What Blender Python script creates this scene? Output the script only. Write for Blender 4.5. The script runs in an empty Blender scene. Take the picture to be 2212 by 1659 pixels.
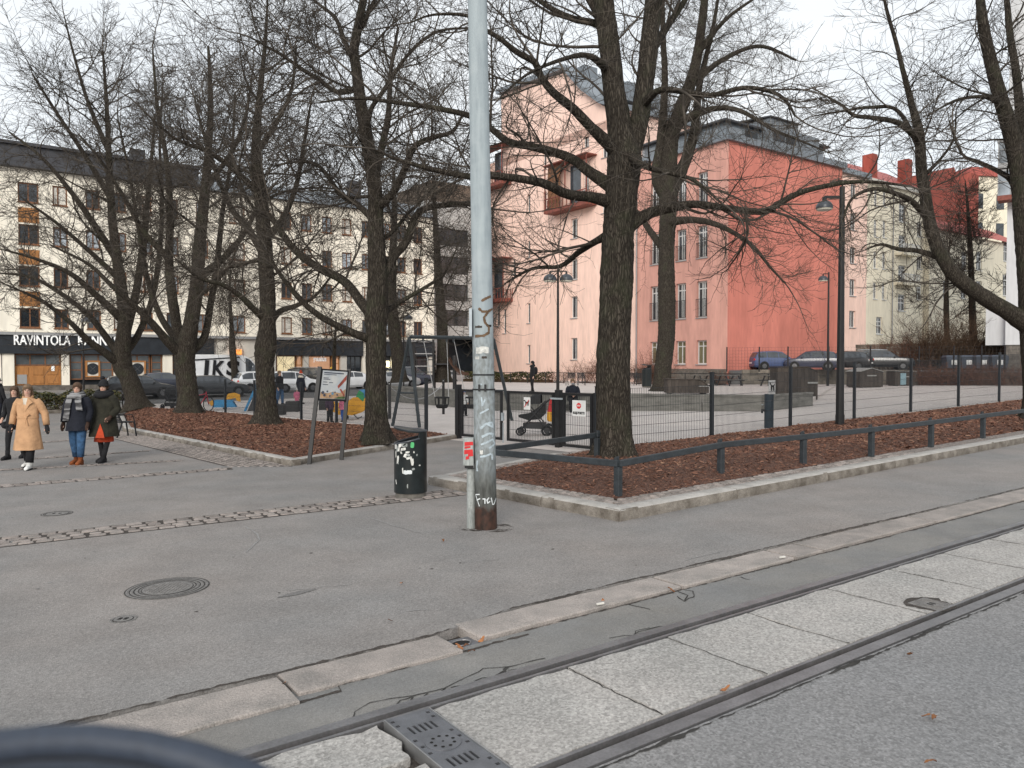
import bpy, math, random
import numpy as np
from mathutils import Vector, Matrix
# ------------------------------------------------------------------ camera, sky, sun, exposure
SC = bpy.context.scene
COL = SC.collection
FPX, CU, CV = 1693.0, 1106.0, 829.5
CAMH = 1.95
PITCH = math.atan((829.5 - 787.0) / FPX)
KX = 0.016
cd = bpy.data.cameras.new('camera')
cam = bpy.data.objects.new('camera', cd)
COL.objects.link(cam)
cam.location = (0, 0, CAMH)
cam.rotation_euler = (math.pi / 2 - PITCH, 0, 0)
cd.sensor_width = 36.0
cd.lens = 36.0 * FPX / 2212.0
cd.clip_start = 0.05
cd.clip_end = 3000
cd.dof.use_dof = True
cd.dof.focus_distance = 13.0
cd.dof.aperture_fstop = 8.0
SC.camera = cam
SUN_EL, SUN_AZ = math.radians(25), math.radians(190)
wd = bpy.data.worlds.new('World')
SC.world = wd
wd.use_nodes = True
nt = wd.node_tree
nt.nodes.clear()
wo = nt.nodes.new('ShaderNodeOutputWorld')
bg = nt.nodes.new('ShaderNodeBackground')
sky = nt.nodes.new('ShaderNodeTexSky')
sky.sky_type = 'NISHITA'
sky.sun_disc = False
sky.sun_elevation = SUN_EL
sky.sun_rotation = SUN_AZ
sky.air_density = 1.0
sky.dust_density = 2.5
tc = nt.nodes.new('ShaderNodeTexCoord')
mp = nt.nodes.new('ShaderNodeMapping')
mp.inputs['Scale'].default_value = (1.0, 1.0, 2.6)
no = nt.nodes.new('ShaderNodeTexNoise')
no.inputs['Scale'].default_value = 2.3
no.inputs['Detail'].default_value = 7
no.inputs['Roughness'].default_value = 0.55
cr = nt.nodes.new('ShaderNodeValToRGB')
cr.color_ramp.elements[0].position = 0.30
cr.color_ramp.elements[0].color = (0.80, 0.80, 0.80, 1)
cr.color_ramp.elements[1].position = 0.62
cr.color_ramp.elements[1].color = (0.99, 0.99, 0.99, 1)
mx = nt.nodes.new('ShaderNodeMix')
mx.data_type = 'RGBA'
cloud = nt.nodes.new('ShaderNodeRGB')
cloud.outputs[0].default_value = (6.25, 6.5, 6.7, 1)
nt.links.new(tc.outputs['Generated'], mp.inputs['Vector'])
nt.links.new(mp.outputs['Vector'], no.inputs['Vector'])
nt.links.new(no.outputs['Fac'], cr.inputs['Fac'])
nt.links.new(cr.outputs['Color'], mx.inputs['Factor'])
nt.links.new(sky.outputs['Color'], mx.inputs[6])
nt.links.new(cloud.outputs[0], mx.inputs[7])
nt.links.new(mx.outputs[2], bg.inputs['Color'])
bg.inputs['Strength'].default_value = 0.1
nt.links.new(bg.outputs[0], wo.inputs['Surface'])
sl = bpy.data.lights.new('sun', 'SUN')
sl.energy = 1.5
sl.angle = math.radians(28)
sl.color = (1.0, 0.95, 0.88)
so = bpy.data.objects.new('sun', sl)
COL.objects.link(so)
so.location = (-20, -30, 60)
sd = Vector((math.sin(SUN_AZ) * math.cos(SUN_EL), math.cos(SUN_AZ) * math.cos(SUN_EL), math.sin(SUN_EL)))
so.rotation_euler = sd.to_track_quat('Z', 'Y').to_euler()
vs = SC.view_settings
vs.view_transform = 'Standard'
vs.look = 'None'
vs.exposure = 0.72
vs.gamma = 1.0
vs.use_curve_mapping = False
SC.render.engine = 'CYCLES'
SC.cycles.max_bounces = 6
SC.cycles.diffuse_bounces = 3
SC.cycles.glossy_bounces = 3
SC.cycles.transmission_bounces = 4
SC.cycles.transparent_max_bounces = 8
SC.cycles.use_denoising = True
# ------------------------------------------------------------------ picture-to-place helpers
_cp, _sp = math.cos(PITCH), math.sin(PITCH)
def ray(u, v):
 x = (u - CU) / FPX
 y = -(v - CV) / FPX
 return (x, _cp + y * _sp, -_sp + y * _cp)
def zg(x, y=0.0):
 return KX * x
def G(u, v, dz=0.0):
 d = ray(u, v)
 t = (dz - CAMH) / (d[2] - KX * d[0])
 return Vector((d[0] * t, d[1] * t, CAMH + d[2] * t))
def GZ(u, v, z):
 d = ray(u, v)
 t = (z - CAMH) / d[2]
 return Vector((d[0] * t, d[1] * t, z))
def W(u, v, Y):
 d = ray(u, v)
 t = Y / d[1]
 return Vector((d[0] * t, Y, CAMH + d[2] * t))
# ------------------------------------------------------------------ materials
MATS = {}
def lin(c):
 return tuple(((x / 255.0) / 12.92 if x <= 10 else (((x / 255.0) + 0.055) / 1.055) ** 2.4) for x in c)
def pm(name, col, var=0.12, scale=6.0, rough=0.75, metal=0.0, bump=0.0, bscale=None, col2=None, spec=0.35,
  rnd=0.0, stretch=(1, 1, 1), detail=5.0, emis=None, estr=0.0, alpha=None, coat=0.0, trans=0.0, fine=0.0, fscale=150.0,
  lo=0.35, hi=0.65):
 if name in MATS:
  return MATS[name]
 m = bpy.data.materials.new(name)
 m.use_nodes = True
 n = m.node_tree.nodes
 L = m.node_tree.links
 b = n['Principled BSDF']
 b.inputs['Roughness'].default_value = rough
 b.inputs['Metallic'].default_value = metal
 b.inputs['Specular IOR Level'].default_value = spec
 if coat:
  b.inputs['Coat Weight'].default_value = coat
  b.inputs['Coat Roughness'].default_value = 0.08
 if trans:
  b.inputs['Transmission Weight'].default_value = trans
 t = n.new('ShaderNodeTexCoord')
 mpn = n.new('ShaderNodeMapping')
 mpn.inputs['Scale'].default_value = stretch
 L.new(t.outputs['Object'], mpn.inputs['Vector'])
 vec = mpn.outputs['Vector']
 if rnd:
  oi = n.new('ShaderNodeObjectInfo')
  vm = n.new('ShaderNodeVectorMath')
  vm.operation = 'MULTIPLY_ADD'
  cx = n.new('ShaderNodeCombineXYZ')
  for i in range(3):
   L.new(oi.outputs['Random'], cx.inputs[i])
  vm.inputs[1].default_value = (37, 61, 83)
  L.new(cx.outputs[0], vm.inputs[0])
  L.new(vec, vm.inputs[2])
  vec = vm.outputs[0]
 nz = n.new('ShaderNodeTexNoise')
 nz.inputs['Scale'].default_value = scale
 nz.inputs['Detail'].default_value = detail
 nz.inputs['Roughness'].default_value = 0.6
 L.new(vec, nz.inputs['Vector'])
 rp = n.new('ShaderNodeValToRGB')
 c1 = tuple(max(0, c * (1 - var)) for c in col)
 c2 = col2 if col2 else tuple(min(1, c * (1 + var)) for c in col)
 rp.color_ramp.elements[0].position = lo
 rp.color_ramp.elements[1].position = hi
 rp.color_ramp.elements[0].color = (*c1, 1)
 rp.color_ramp.elements[1].color = (*c2, 1)
 L.new(nz.outputs['Fac'], rp.inputs['Fac'])
 out = rp.outputs['Color']
 if fine:
  fz = n.new('ShaderNodeTexNoise')
  fz.inputs['Scale'].default_value = fscale
  fz.inputs['Detail'].default_value = 2.0
  L.new(vec, fz.inputs['Vector'])
  mr = n.new('ShaderNodeMapRange')
  mr.inputs[1].default_value = 0.3
  mr.inputs[2].default_value = 0.7
  mr.inputs[3].default_value = 1 - fine
  mr.inputs[4].default_value = 1 + fine
  L.new(fz.outputs['Fac'], mr.inputs[0])
  mm = n.new('ShaderNodeVectorMath')
  mm.operation = 'MULTIPLY'
  L.new(out, mm.inputs[0])
  L.new(mr.outputs[0], mm.inputs[1])
  out = mm.outputs[0]
 if rnd:
  hs = n.new('ShaderNodeHueSaturation')
  mr2 = n.new('ShaderNodeMapRange')
  mr2.inputs[3].default_value = 1 - rnd
  mr2.inputs[4].default_value = 1 + rnd
  L.new(oi.outputs['Random'], mr2.inputs[0])
  L.new(mr2.outputs[0], hs.inputs['Value'])
  L.new(out, hs.inputs['Color'])
  out = hs.outputs['Color']
 L.new(out, b.inputs['Base Color'])
 if bump:
  bz = n.new('ShaderNodeTexNoise')
  bz.inputs['Scale'].default_value = bscale or scale * 4
  bz.inputs['Detail'].default_value = 4.0
  L.new(vec, bz.inputs['Vector'])
  bp = n.new('ShaderNodeBump')
  bp.inputs['Strength'].default_value = min(1.0, bump)
  bp.inputs['Distance'].default_value = 0.02
  L.new(bz.outputs['Fac'], bp.inputs['Height'])
  L.new(bp.outputs['Normal'], b.inputs['Normal'])
 if emis:
  b.inputs['Emission Color'].default_value = (*emis, 1)
  b.inputs['Emission Strength'].default_value = estr
 if alpha is not None:
  b.inputs['Alpha'].default_value = alpha
 m['_'] = 0
 MATS[name] = m
 return m
# ------------------------------------------------------------------ mesh builder
class MB:
 def __init__(s):
  s.v = []
  s.f = []
 def add(s, vs_, fs):
  o = len(s.v)
  s.v.extend([tuple(p) for p in vs_])
  s.f.extend([tuple(i + o for i in f) for f in fs])
  return s
 def box(s, x0, x1, y0, y1, z0, z1):
  return s.add([(x0, y0, z0), (x1, y0, z0), (x1, y1, z0), (x0, y1, z0), (x0, y0, z1), (x1, y0, z1), (x1, y1, z1), (x0, y1, z1)],
      [(0, 3, 2, 1), (4, 5, 6, 7), (0, 1, 5, 4), (1, 2, 6, 5), (2, 3, 7, 6), (3, 0, 4, 7)])
 def bar(s, a, b, w, h=None, up=(0, 0, 1)):
  h = h or w
  a = Vector(a); b = Vector(b)
  t = (b - a)
  if t.length < 1e-6:
   return s
  t.normalize()
  u = Vector(up)
  if abs(t.dot(u)) > 0.97:
   u = Vector((0, 1, 0))
  x = t.cross(u).normalized()
  y = x.cross(t).normalized()
  vs_ = []
  for p in (a, b):
   for i, j in ((-1, -1), (1, -1), (1, 1), (-1, 1)):
    vs_.append(p + x * (i * w / 2) + y * (j * h / 2))
  return s.add(vs_, [(0, 1, 2, 3), (7, 6, 5, 4), (0, 4, 5, 1), (1, 5, 6, 2), (2, 6, 7, 3), (3, 7, 4, 0)])
 def tube(s, pts, r, n=8, caps=True, closed=False):
  pts = [Vector(p) for p in pts]
  m = len(pts)
  if not hasattr(r, '__len__'):
   r = [r] * m
  rings = []
  nrm = None
  for i, p in enumerate(pts):
   if closed:
    t = pts[(i + 1) % m] - pts[i - 1]
   else:
    t = pts[min(i + 1, m - 1)] - pts[max(i - 1, 0)]
   if t.length < 1e-9:
    t = Vector((0, 0, 1))
   t.normalize()
   if nrm is None:
    u = Vector((0, 0, 1)) if abs(t.z) < 0.9 else Vector((0, 1, 0))
    nrm = t.cross(u).normalized()
   else:
    nrm = nrm - t * nrm.dot(t)
    if nrm.length < 1e-6:
     nrm = t.orthogonal()
    nrm.normalize()
   bn = t.cross(nrm)
   rings.append([p + (nrm * math.cos(2 * math.pi * k / n) + bn * math.sin(2 * math.pi * k / n)) * r[i] for k in range(n)])
  vs_ = [q for ring in rings for q in ring]
  fs = []
  for i in range(m if closed else m - 1):
   for k in range(n):
    a = i * n + k
    b = i * n + (k + 1) % n
    c = ((i + 1) % m) * n + (k + 1) % n
    d = ((i + 1) % m) * n + k
    fs.append((a, b, c, d))
  if caps and not closed:
   fs.append(tuple(range(n - 1, -1, -1)))
   fs.append(tuple((m - 1) * n + k for k in range(n)))
  return s.add(vs_, fs)
 def cyl(s, x, y, z0, z1, r, n=16, r1=None):
  return s.tube([(x, y, z0), (x, y, z1)], [r, r if r1 is None else r1], n)
 def loft(s, rings, caps=True, close=True):
  n = len(rings[0])
  vs_ = [q for ring in rings for q in ring]
  fs = []
  for i in range(len(rings) - 1):
   for k in range(n if close else n - 1):
    fs.append((i * n + k, i * n + (k + 1) % n, (i + 1) * n + (k + 1) % n, (i + 1) * n + k))
  if caps:
   fs.append(tuple(range(n - 1, -1, -1)))
   fs.append(tuple((len(rings) - 1) * n + k for k in range(n)))
  return s.add(vs_, fs)
 def ell(s, c, r, n=12, m=8, zmin=-1.0, zmax=1.0):
  rings = []
  a0, a1 = math.asin(zmin), math.asin(zmax)
  for i in range(m + 1):
   a = a0 + (a1 - a0) * i / m
   cz, sz = max(math.cos(a), 1e-3), math.sin(a)
   rings.append([(c[0] + r[0] * cz * math.cos(2 * math.pi * k / n), c[1] + r[1] * cz * math.sin(2 * math.pi * k / n), c[2] + r[2] * sz) for k in range(n)])
  return s.loft(rings)
 def prism(s, poly, h0, h1):
  f0 = h0 if callable(h0) else (lambda x, y: h0)
  f1 = h1 if callable(h1) else (lambda x, y: h1)
  n = len(poly)
  vs_ = [(p[0], p[1], f0(p[0], p[1])) for p in poly] + [(p[0], p[1], f1(p[0], p[1])) for p in poly]
  fs = [tuple(range(n - 1, -1, -1)), tuple(range(n, 2 * n))]
  for k in range(n):
   fs.append((k, (k + 1) % n, n + (k + 1) % n, n + k))
  return s.add(vs_, fs)
 def poly(s, pts):
  return s.add(pts, [tuple(range(len(pts)))])
 def xf(s, fn, start=0):
  for i in range(start, len(s.v)):
   s.v[i] = tuple(fn(s.v[i]))
  return s
 def mesh(s, name, mat=None, smooth=False):
  me = bpy.data.meshes.new(name)
  me.from_pydata(s.v, [], s.f)
  if mat:
   me.materials.append(mat)
  if smooth:
   me.polygons.foreach_set('use_smooth', [True] * len(me.polygons))
  me.update()
  return me
 def build(s, name, mat=None, parent=None, loc=None, rz=None, smooth=False):
  return link(name, s.mesh(name, mat, smooth), parent, loc, rz)
def link(name, me, parent=None, loc=None, rz=None):
 o = bpy.data.objects.new(name, me)
 COL.objects.link(o)
 if parent:
  o.parent = parent
 if loc is not None:
  o.location = loc
 if rz is not None:
  o.rotation_euler = (0, 0, rz)
 return o
def tag(o, label=None, cat=None, group=None, kind=None):
 if label: o['label'] = label
 if cat: o['category'] = cat
 if group: o['group'] = group
 if kind: o['kind'] = kind
 return o
def thing(name, label, cat, loc=(0, 0, 0), rz=0.0, group=None):
 o = bpy.data.objects.new(name, None)
 COL.objects.link(o)
 o.empty_display_size = 0.1
 o.location = loc
 o.rotation_euler = (0, 0, rz)
 return tag(o, label, cat, group)
def copy_tree(o, parent=None):
 c = o.copy()
 COL.objects.link(c)
 c.parent = parent
 for ch in list(o.children):
  copy_tree(ch, c)
 return c
def bevel(o, w, seg=2):
 m = o.modifiers.new('bevel', 'BEVEL')
 m.width = w
 m.segments = seg
 m.limit_method = 'ANGLE'
 m.angle_limit = 0.6
 return o
def autosmooth(me, ang=0.6):
 me.polygons.foreach_set('use_smooth', [True] * len(me.polygons))
 try:
  me.set_sharp_from_angle(angle=ang)
 except Exception:
  pass
 return me
def rot2(a):
 c, s_ = math.cos(a), math.sin(a)
 return lambda x, y: (c * x - s_ * y, s_ * x + c * y)
A1 = math.radians(90 - 54.7)
D1 = Vector((math.cos(A1), math.sin(A1), 0))
D2 = Vector((-math.sin(A1), math.cos(A1), 0))
# ------------------------------------------------------------------ the ground: sheets, rails, kerbs, cobbles, beds
rng = np.random.default_rng(7)
random.seed(7)
def SN(s, n, dz=0.0):
 x = s * D1.x + n * D2.x
 y = s * D1.y + n * D2.y
 return Vector((x, y, KX * x + dz))
def s_of(p): return p[0] * D1.x + p[1] * D1.y
def n_of(p): return p[0] * D2.x + p[1] * D2.y
def asphalt(name, base, warm, speck=0.35, patch=0.10, sc=1.0, pscale=0.35):
 m = bpy.data.materials.new(name)
 m.use_nodes = True
 n, L = m.node_tree.nodes, m.node_tree.links
 b = n['Principled BSDF']
 b.inputs['Roughness'].default_value = 0.88
 b.inputs['Specular IOR Level'].default_value = 0.25
 g = n.new('ShaderNodeNewGeometry')
 def noise(scale, det=4.0, rough=0.55):
  z = n.new('ShaderNodeTexNoise')
  z.inputs['Scale'].default_value = scale
  z.inputs['Detail'].default_value = det
  z.inputs['Roughness'].default_value = rough
  L.new(g.outputs['Position'], z.inputs['Vector'])
  return z.outputs['Fac']
 def ramp(fac, p0, c0, p1, c1):
  r = n.new('ShaderNodeValToRGB')
  r.color_ramp.elements[0].position = p0
  r.color_ramp.elements[0].color = (*c0, 1)
  r.color_ramp.elements[1].position = p1
  r.color_ramp.elements[1].color = (*c1, 1)
  L.new(fac, r.inputs['Fac'])
  return r.outputs['Color']
 def mul(a, c):
  x = n.new('ShaderNodeVectorMath')
  x.operation = 'MULTIPLY'
  L.new(a, x.inputs[0])
  L.new(c, x.inputs[1])
  return x.outputs[0]
 c = ramp(noise(pscale, 6), 0.35, base, 0.68, warm)
 lo = 1 - patch
 c = mul(c, ramp(noise(1.3, 7, 0.65), 0.3, (lo,) * 3, 0.7, (1 + patch,) * 3))
 c = mul(c, ramp(noise(55 * sc, 3, 0.7), 0.33, (1 - speck * 0.75,) * 3, 0.67, (1 + speck * 0.75,) * 3))
 v = n.new('ShaderNodeTexVoronoi')
 v.inputs['Scale'].default_value = 95 * sc
 L.new(g.outputs['Position'], v.inputs['Vector'])
 c = mul(c, ramp(v.outputs['Color'], 0.1, (1 - speck,) * 3, 0.95, (1 + speck,) * 3))
 L.new(c, b.inputs['Base Color'])
 bp = n.new('ShaderNodeBump')
 bp.inputs['Strength'].default_value = 0.5
 bp.inputs['Distance'].default_value = 0.006
 L.new(v.outputs['Distance'], bp.inputs['Height'])
 L.new(bp.outputs['Normal'], b.inputs['Normal'])
 MATS[name] = m
 return m
M_pave = asphalt('pavement_asphalt', (0.210, 0.204, 0.199), (0.252, 0.228, 0.212), 0.21, 0.13)
M_road = asphalt('road_asphalt', (0.202, 0.202, 0.204), (0.226, 0.219, 0.215), 0.27, 0.08, 0.8)
M_strip = asphalt('gutter_asphalt', (0.182, 0.182, 0.180), (0.212, 0.202, 0.188), 0.13, 0.16, 1.2, 0.9)
M_slab = asphalt('track_concrete', (0.315, 0.305, 0.29), (0.375, 0.355, 0.335), 0.27, 0.12, 0.75, 1.2)
M_play = asphalt('playground_surface', (0.50, 0.46, 0.435), (0.57, 0.515, 0.48), 0.10, 0.08, 1.0)
M_far = asphalt('street_asphalt', (0.13, 0.13, 0.132), (0.16, 0.155, 0.15), 0.15, 0.1)
M_gran = pm('kerb_granite', (0.285, 0.262, 0.243), 0.20, 3.0, 0.85, bump=0.5, bscale=60, fine=0.25, fscale=110, rnd=0.10, col2=(0.345, 0.305, 0.28))
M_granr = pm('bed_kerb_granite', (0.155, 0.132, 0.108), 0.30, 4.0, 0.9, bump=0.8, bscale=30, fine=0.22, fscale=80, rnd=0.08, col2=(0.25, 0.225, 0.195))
M_sett = pm('sett_stone', (0.232, 0.212, 0.196), 0.22, 9.0, 0.85, bump=0.5, bscale=40, fine=0.2, fscale=90, rnd=0.26, col2=(0.30, 0.257, 0.235))
M_dirt = pm('joint_dirt', (0.055, 0.046, 0.040), 0.35, 12.0, 0.95, bump=0.6, bscale=60, fine=0.3, fscale=120)
M_crack = pm('crack_dark', (0.035, 0.033, 0.031), 0.3, 14.0, 0.95)
M_steel = pm('rail_steel', (0.25, 0.245, 0.25), 0.15, 5.0, 0.42, metal=0.7, stretch=(1, 1, 1), fine=0.12, fscale=60)
M_groove = pm('rail_groove_rust', (0.085, 0.060, 0.045), 0.4, 8.0, 0.8, fine=0.3, fscale=60)
def gsheet(name, poly, dz, mat, label, cat):
 b = MB()
 b.poly([(p[0], p[1], KX * p[0] + dz) for p in poly])
 o = b.build(name, mat)
 tag(o, label, cat, kind='structure')
 return o
b = MB()
xs = [-1800, -90, 90, 1800]
for i in range(3):
 b.add([(xs[i], -1800, KX * max(-90, min(90, xs[i])) - 0.16), (xs[i + 1], -1800, KX * max(-90, min(90, xs[i + 1])) - 0.16),
   (xs[i + 1], 1800, KX * max(-90, min(90, xs[i + 1])) - 0.16), (xs[i], 1800, KX * max(-90, min(90, xs[i])) - 0.16)], [(0, 1, 2, 3)])
tag(b.build('ground', M_far), 'grey asphalt ground spreading beyond the square', 'ground', kind='structure')
ROADZ = -0.024
N_R1, N_R2 = 3.99, 2.95
N_KN, N_KF = 4.66, 5.03
def edge_line(n0, s0, s1, step, jit):
 return [(s, n0 + random.uniform(-jit, jit)) for s in np.arange(s0, s1 + step, step)]
pe = [SN(s, n - 0.15 * max(0.0, min(1.0, (3.6 - s) / 0.8))) for s, n in edge_line(N_KF + 0.045, -12, 40, 0.22, 0.016)]
b = MB()
for i in range(len(pe) - 1):
 q0, q1 = pe[i], pe[i + 1]
 f0 = SN(s_of(q0), 9); f1 = SN(s_of(q1), 9)
 b.add([q0, q1, f1, f0], [(0, 1, 2, 3)])
 b.add([q0 - Vector((0, 0, 0.1)), q1 - Vector((0, 0, 0.1)), q1, q0], [(0, 1, 2, 3)])
b.poly([SN(-12, 9), SN(40.1, 9), SN(40.1, 60), SN(-12, 60)])
b.poly([SN(-60, N_KF), SN(-12, N_KF), SN(-12, 60), SN(-60, 60)])
b.poly([SN(40.1, N_KF), SN(90, N_KF), SN(90, 60), SN(40.1, 60)])
PAVE = tag(b.build('pavement', M_pave), 'worn grey asphalt pavement of the open square', 'pavement', kind='structure')
ROAD = gsheet('road', [SN(-60, -40), SN(100, -40), SN(100, N_R2 - 0.10), SN(-60, N_R2 - 0.10)], ROADZ, M_road, 'coarse grey asphalt roadway beside the tram rail', 'road')
b = MB()
gn = [SN(s, n, ROADZ) for s, n in edge_line(N_KN - 0.02, -12, 60, 0.2, 0.014)]
for i in range(len(gn) - 1):
 b.add([SN(s_of(gn[i]), N_R1 + 0.09, ROADZ), SN(s_of(gn[i + 1]), N_R1 + 0.09, ROADZ), gn[i + 1], gn[i]], [(0, 1, 2, 3)])
GUT = tag(b.build('gutter_strip', M_strip), 'cracked asphalt strip between kerb stones and the far tram rail', 'gutter strip', kind='structure')
b = MB()
b.poly([SN(-40, N_R2 - 0.2, -0.075), SN(90, N_R2 - 0.2, -0.075), SN(90, N_KF + 0.3, -0.075), SN(-40, N_KF + 0.3, -0.075)])
tag(b.build('gutter_soil', M_dirt), 'dark dirt in the joints between kerb, rails and slabs', 'soil', kind='structure')
def rail(nc, side, label):
 t = thing('tram_rail', label, 'rail', SN(0, nc, ROADZ))
 rz = A1
 def strip(name, n0, n1, z0, z1, mat):
  q = MB()
  ss = np.linspace(-8, 90, 50)
  for a, c in zip(ss[:-1], ss[1:]):
   za, zc = KX * a * D1.x, KX * c * D1.x
   q.add([(a, n0, z0 + za), (c, n0, z0 + zc), (c, n1, z0 + zc), (a, n1, z0 + za), (a, n0, z1 + za), (c, n0, z1 + zc), (c, n1, z1 + zc), (a, n1, z1 + za)],
     [(4, 5, 6, 7), (0, 1, 5, 4), (2, 3, 7, 6)])
  q.build(name, mat, t)
 if side > 0:
  strip('head', 0.005, 0.080, -0.08, 0.008, M_steel)
  strip('groove', -0.045, 0.005, -0.08, -0.036, M_groove)
  strip('lip', -0.068, -0.045, -0.08, 0.004, M_steel)
 else:
  strip('head', -0.088, 0.0, -0.08, 0.008, M_steel)
  strip('groove', 0.0, 0.058, -0.08, -0.036, M_groove)
  strip('lip', 0.058, 0.082, -0.08, 0.004, M_steel)
 t.rotation_euler = (0, 0, rz)
 return t
rail(N_R1, 1, 'grooved steel tram rail beside the cracked gutter strip')
rail(N_R2, -1, 'grooved steel tram rail bordering the coarse roadway')
def crack(pts_px, w=0.010, parent=None, dz=ROADZ + 0.004, px=True, name='crack'):
 pts = [G(u, v, dz) for u, v in pts_px] if px else [Vector(p) for p in pts_px]
 fine_ = []
 for a, c in zip(pts[:-1], pts[1:]):
  k = max(2, int((c - a).length / 0.05))
  for i in range(k):
   fine_.append(a.lerp(c, i / k) + Vector((random.gauss(0, 0.006), random.gauss(0, 0.006), 0)))
 fine_.append(pts[-1])
 L_, R_ = [], []
 for i, p in enumerate(fine_):
  d = (fine_[min(i + 1, len(fine_) - 1)] - fine_[max(i - 1, 0)])
  d.z = 0
  d.normalize()
  nn = Vector((-d.y, d.x, 0)) * (w / 2 * random.uniform(0.5, 1.4))
  L_.append((p.x + nn.x, p.y + nn.y, KX * p.x + dz)); R_.append((p.x - nn.x, p.y - nn.y, KX * p.x + dz))
 q = MB()
 n_ = len(L_)
 q.add(L_ + R_, [(i, i + 1, n_ + i + 1, n_ + i) for i in range(n_ - 1)])
 return q.build(name, M_crack, parent)
TB = tag(MB().build('track_bed', M_slab), 'pale exposed-aggregate concrete slabs between the two tram rails', 'track bed', kind='structure')
joints = [-4.2, -3.2, -2.2, -1.2, -0.3, 0.75, 1.885, 2.185, 3.2, 4.12, 5.02, 6.08] + [6.08 + 1.0 * k for k in range(1, 62)]
def jag_slab(s0, s1, n0, n1, name='slab', jit=0.012):
 q = MB()
 ring = []
 def edge(a, c, k, far):
  for i in range(k):
   f = i / k
   p = (a[0] + (c[0] - a[0]) * f, a[1] + (c[1] - a[1]) * f)
   ring.append((p[0] + random.uniform(-jit, jit), p[1] + random.uniform(-jit, jit)))
 edge((s0, n0), (s1, n0), 9, 0); edge((s1, n0), (s1, n1), 8, 0); edge((s1, n1), (s0, n1), 9, 0); edge((s0, n1), (s0, n0), 8, 0)
 bot = [SN(s, n, -0.09) for s, n in ring]
 cs, cn = (s0 + s1) / 2, (n0 + n1) / 2
 def ins(p, d):
  return (p[0] + (d if p[0] < cs else -d) * (abs(p[0] - cs) > 0.3 * (s1 - s0)), p[1] + (d if p[1] < cn else -d) * (abs(p[1] - cn) > 0.3 * (n1 - n0)))
 mid = [SN(s, n, ROADZ - 0.006) for s, n in ring]
 top = [SN(*ins(p, 0.003), ROADZ + 0.001) for p in ring]
 q.loft([bot, mid, top], caps=False)
 q.poly(top)
 return q.build(name, M_slab, TB)
n0, n1 = N_R2 + 0.10, N_R1 - 0.085
for i in range(len(joints) - 1):
 s0, s1 = joints[i] + 0.009, joints[i + 1] - 0.009
 if abs(joints[i] - 1.885) < 1e-6:
  continue
 if abs(joints[i] - 0.75) < 1e-6:
  jag_slab(s0, s1 - 0.01, n0, n0 + 0.34, jit=0.02)
  jag_slab(s0, s1 - 0.02, n0 + 0.44, n1, jit=0.03)
  continue
 jag_slab(s0, s1, n0, n1)
for sj_ in joints[6:40]:
 if abs(sj_ - 1.885) < 0.01 or abs(sj_ - 2.185) < 0.01: continue
 crack([SN(sj_, n1, ROADZ + 0.003), SN(sj_ + random.uniform(-.03, .03), (n0 + n1) / 2, ROADZ + 0.003), SN(sj_ + random.uniform(-.02, .02), n0, ROADZ + 0.003)], 0.009, TB, px=False, dz=ROADZ + 0.003)
M_plate = pm('drain_plate_steel', (0.20, 0.205, 0.22), 0.15, 7, 0.5, metal=0.7, fine=0.1)
M_edge = pm('drain_bright_edge', (0.42, 0.42, 0.42), 0.1, 7, 0.4, metal=0.8)
M_hole = pm('drain_hole_dark', (0.012, 0.011, 0.010), 0.2, 9, 0.9)
gl = Vector(SN(1.90, n0 + 0.01, 0))
gr = thing('track_drain', 'flat steel drain plate with slots spanning the concrete between rails', 'drain', (gl.x, gl.y, gl.z), A1)
gw, glen = 0.27, n1 - n0 - 0.02
holes = []
def rect(x0, x1, y0, y1): holes.append((x0, x1, y0, y1))
for j in range(5):
 x = 0.055 + j * 0.034
 rect(x, x + 0.016, 0.60, 0.69); rect(x, x + 0.016, 0.19, 0.28)
for y in (0.08, 0.15, 0.36, 0.44, 0.52, 0.72, 0.78):
 rect(0.014, 0.036, y, y + 0.024); rect(gw - 0.036, gw - 0.014, y, y + 0.024)
q = MB()
xs_ = sorted(set([0, gw] + [h[0] for h in holes] + [h[1] for h in holes]))
ys_ = sorted(set([0, glen] + [h[2] for h in holes] + [h[3] for h in holes]))
zt = ROADZ + 0.012
for i in range(len(xs_) - 1):
 for j in range(len(ys_) - 1):
  cx_, cy_ = (xs_[i] + xs_[i + 1]) / 2, (ys_[j] + ys_[j + 1]) / 2
  if any(h[0] < cx_ < h[1] and h[2] < cy_ < h[3] for h in holes):
   continue
  q.add([(xs_[i], ys_[j], zt), (xs_[i + 1], ys_[j], zt), (xs_[i + 1], ys_[j + 1], zt), (xs_[i], ys_[j + 1], zt)], [(0, 1, 2, 3)])
for x0, x1, y0, y1 in holes:
 for (a, c) in (((x0, y0), (x1, y0)), ((x1, y0), (x1, y1)), ((x1, y1), (x0, y1)), ((x0, y1), (x0, y0))):
  q.add([(a[0], a[1], zt - 0.02), (c[0], c[1], zt - 0.02), (c[0], c[1], zt), (a[0], a[1], zt)], [(0, 1, 2, 3)])
q.build('plate', M_plate, gr)
q = MB(); q.box(0.004, gw - 0.004, 0.004, glen - 0.004, zt - 0.08, zt - 0.021); q.build('sump', M_hole, gr)
q = MB(); q.box(-0.009, -0.001, 0, glen, zt - 0.09, zt + 0.005); q.box(gw + 0.001, gw + 0.009, 0, glen, zt - 0.09, zt + 0.005); q.build('edge_bar', M_edge, gr)
q = MB()
def disc(q, x, y, r, z, n=28): q.add([(x + r * math.cos(2 * math.pi * k / n), y + r * math.sin(2 * math.pi * k / n), z) for k in range(n)], [tuple(range(n))])
q.cyl(gw / 2, 0.435, zt - 0.01, zt + 0.006, 0.095, 32)
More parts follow.
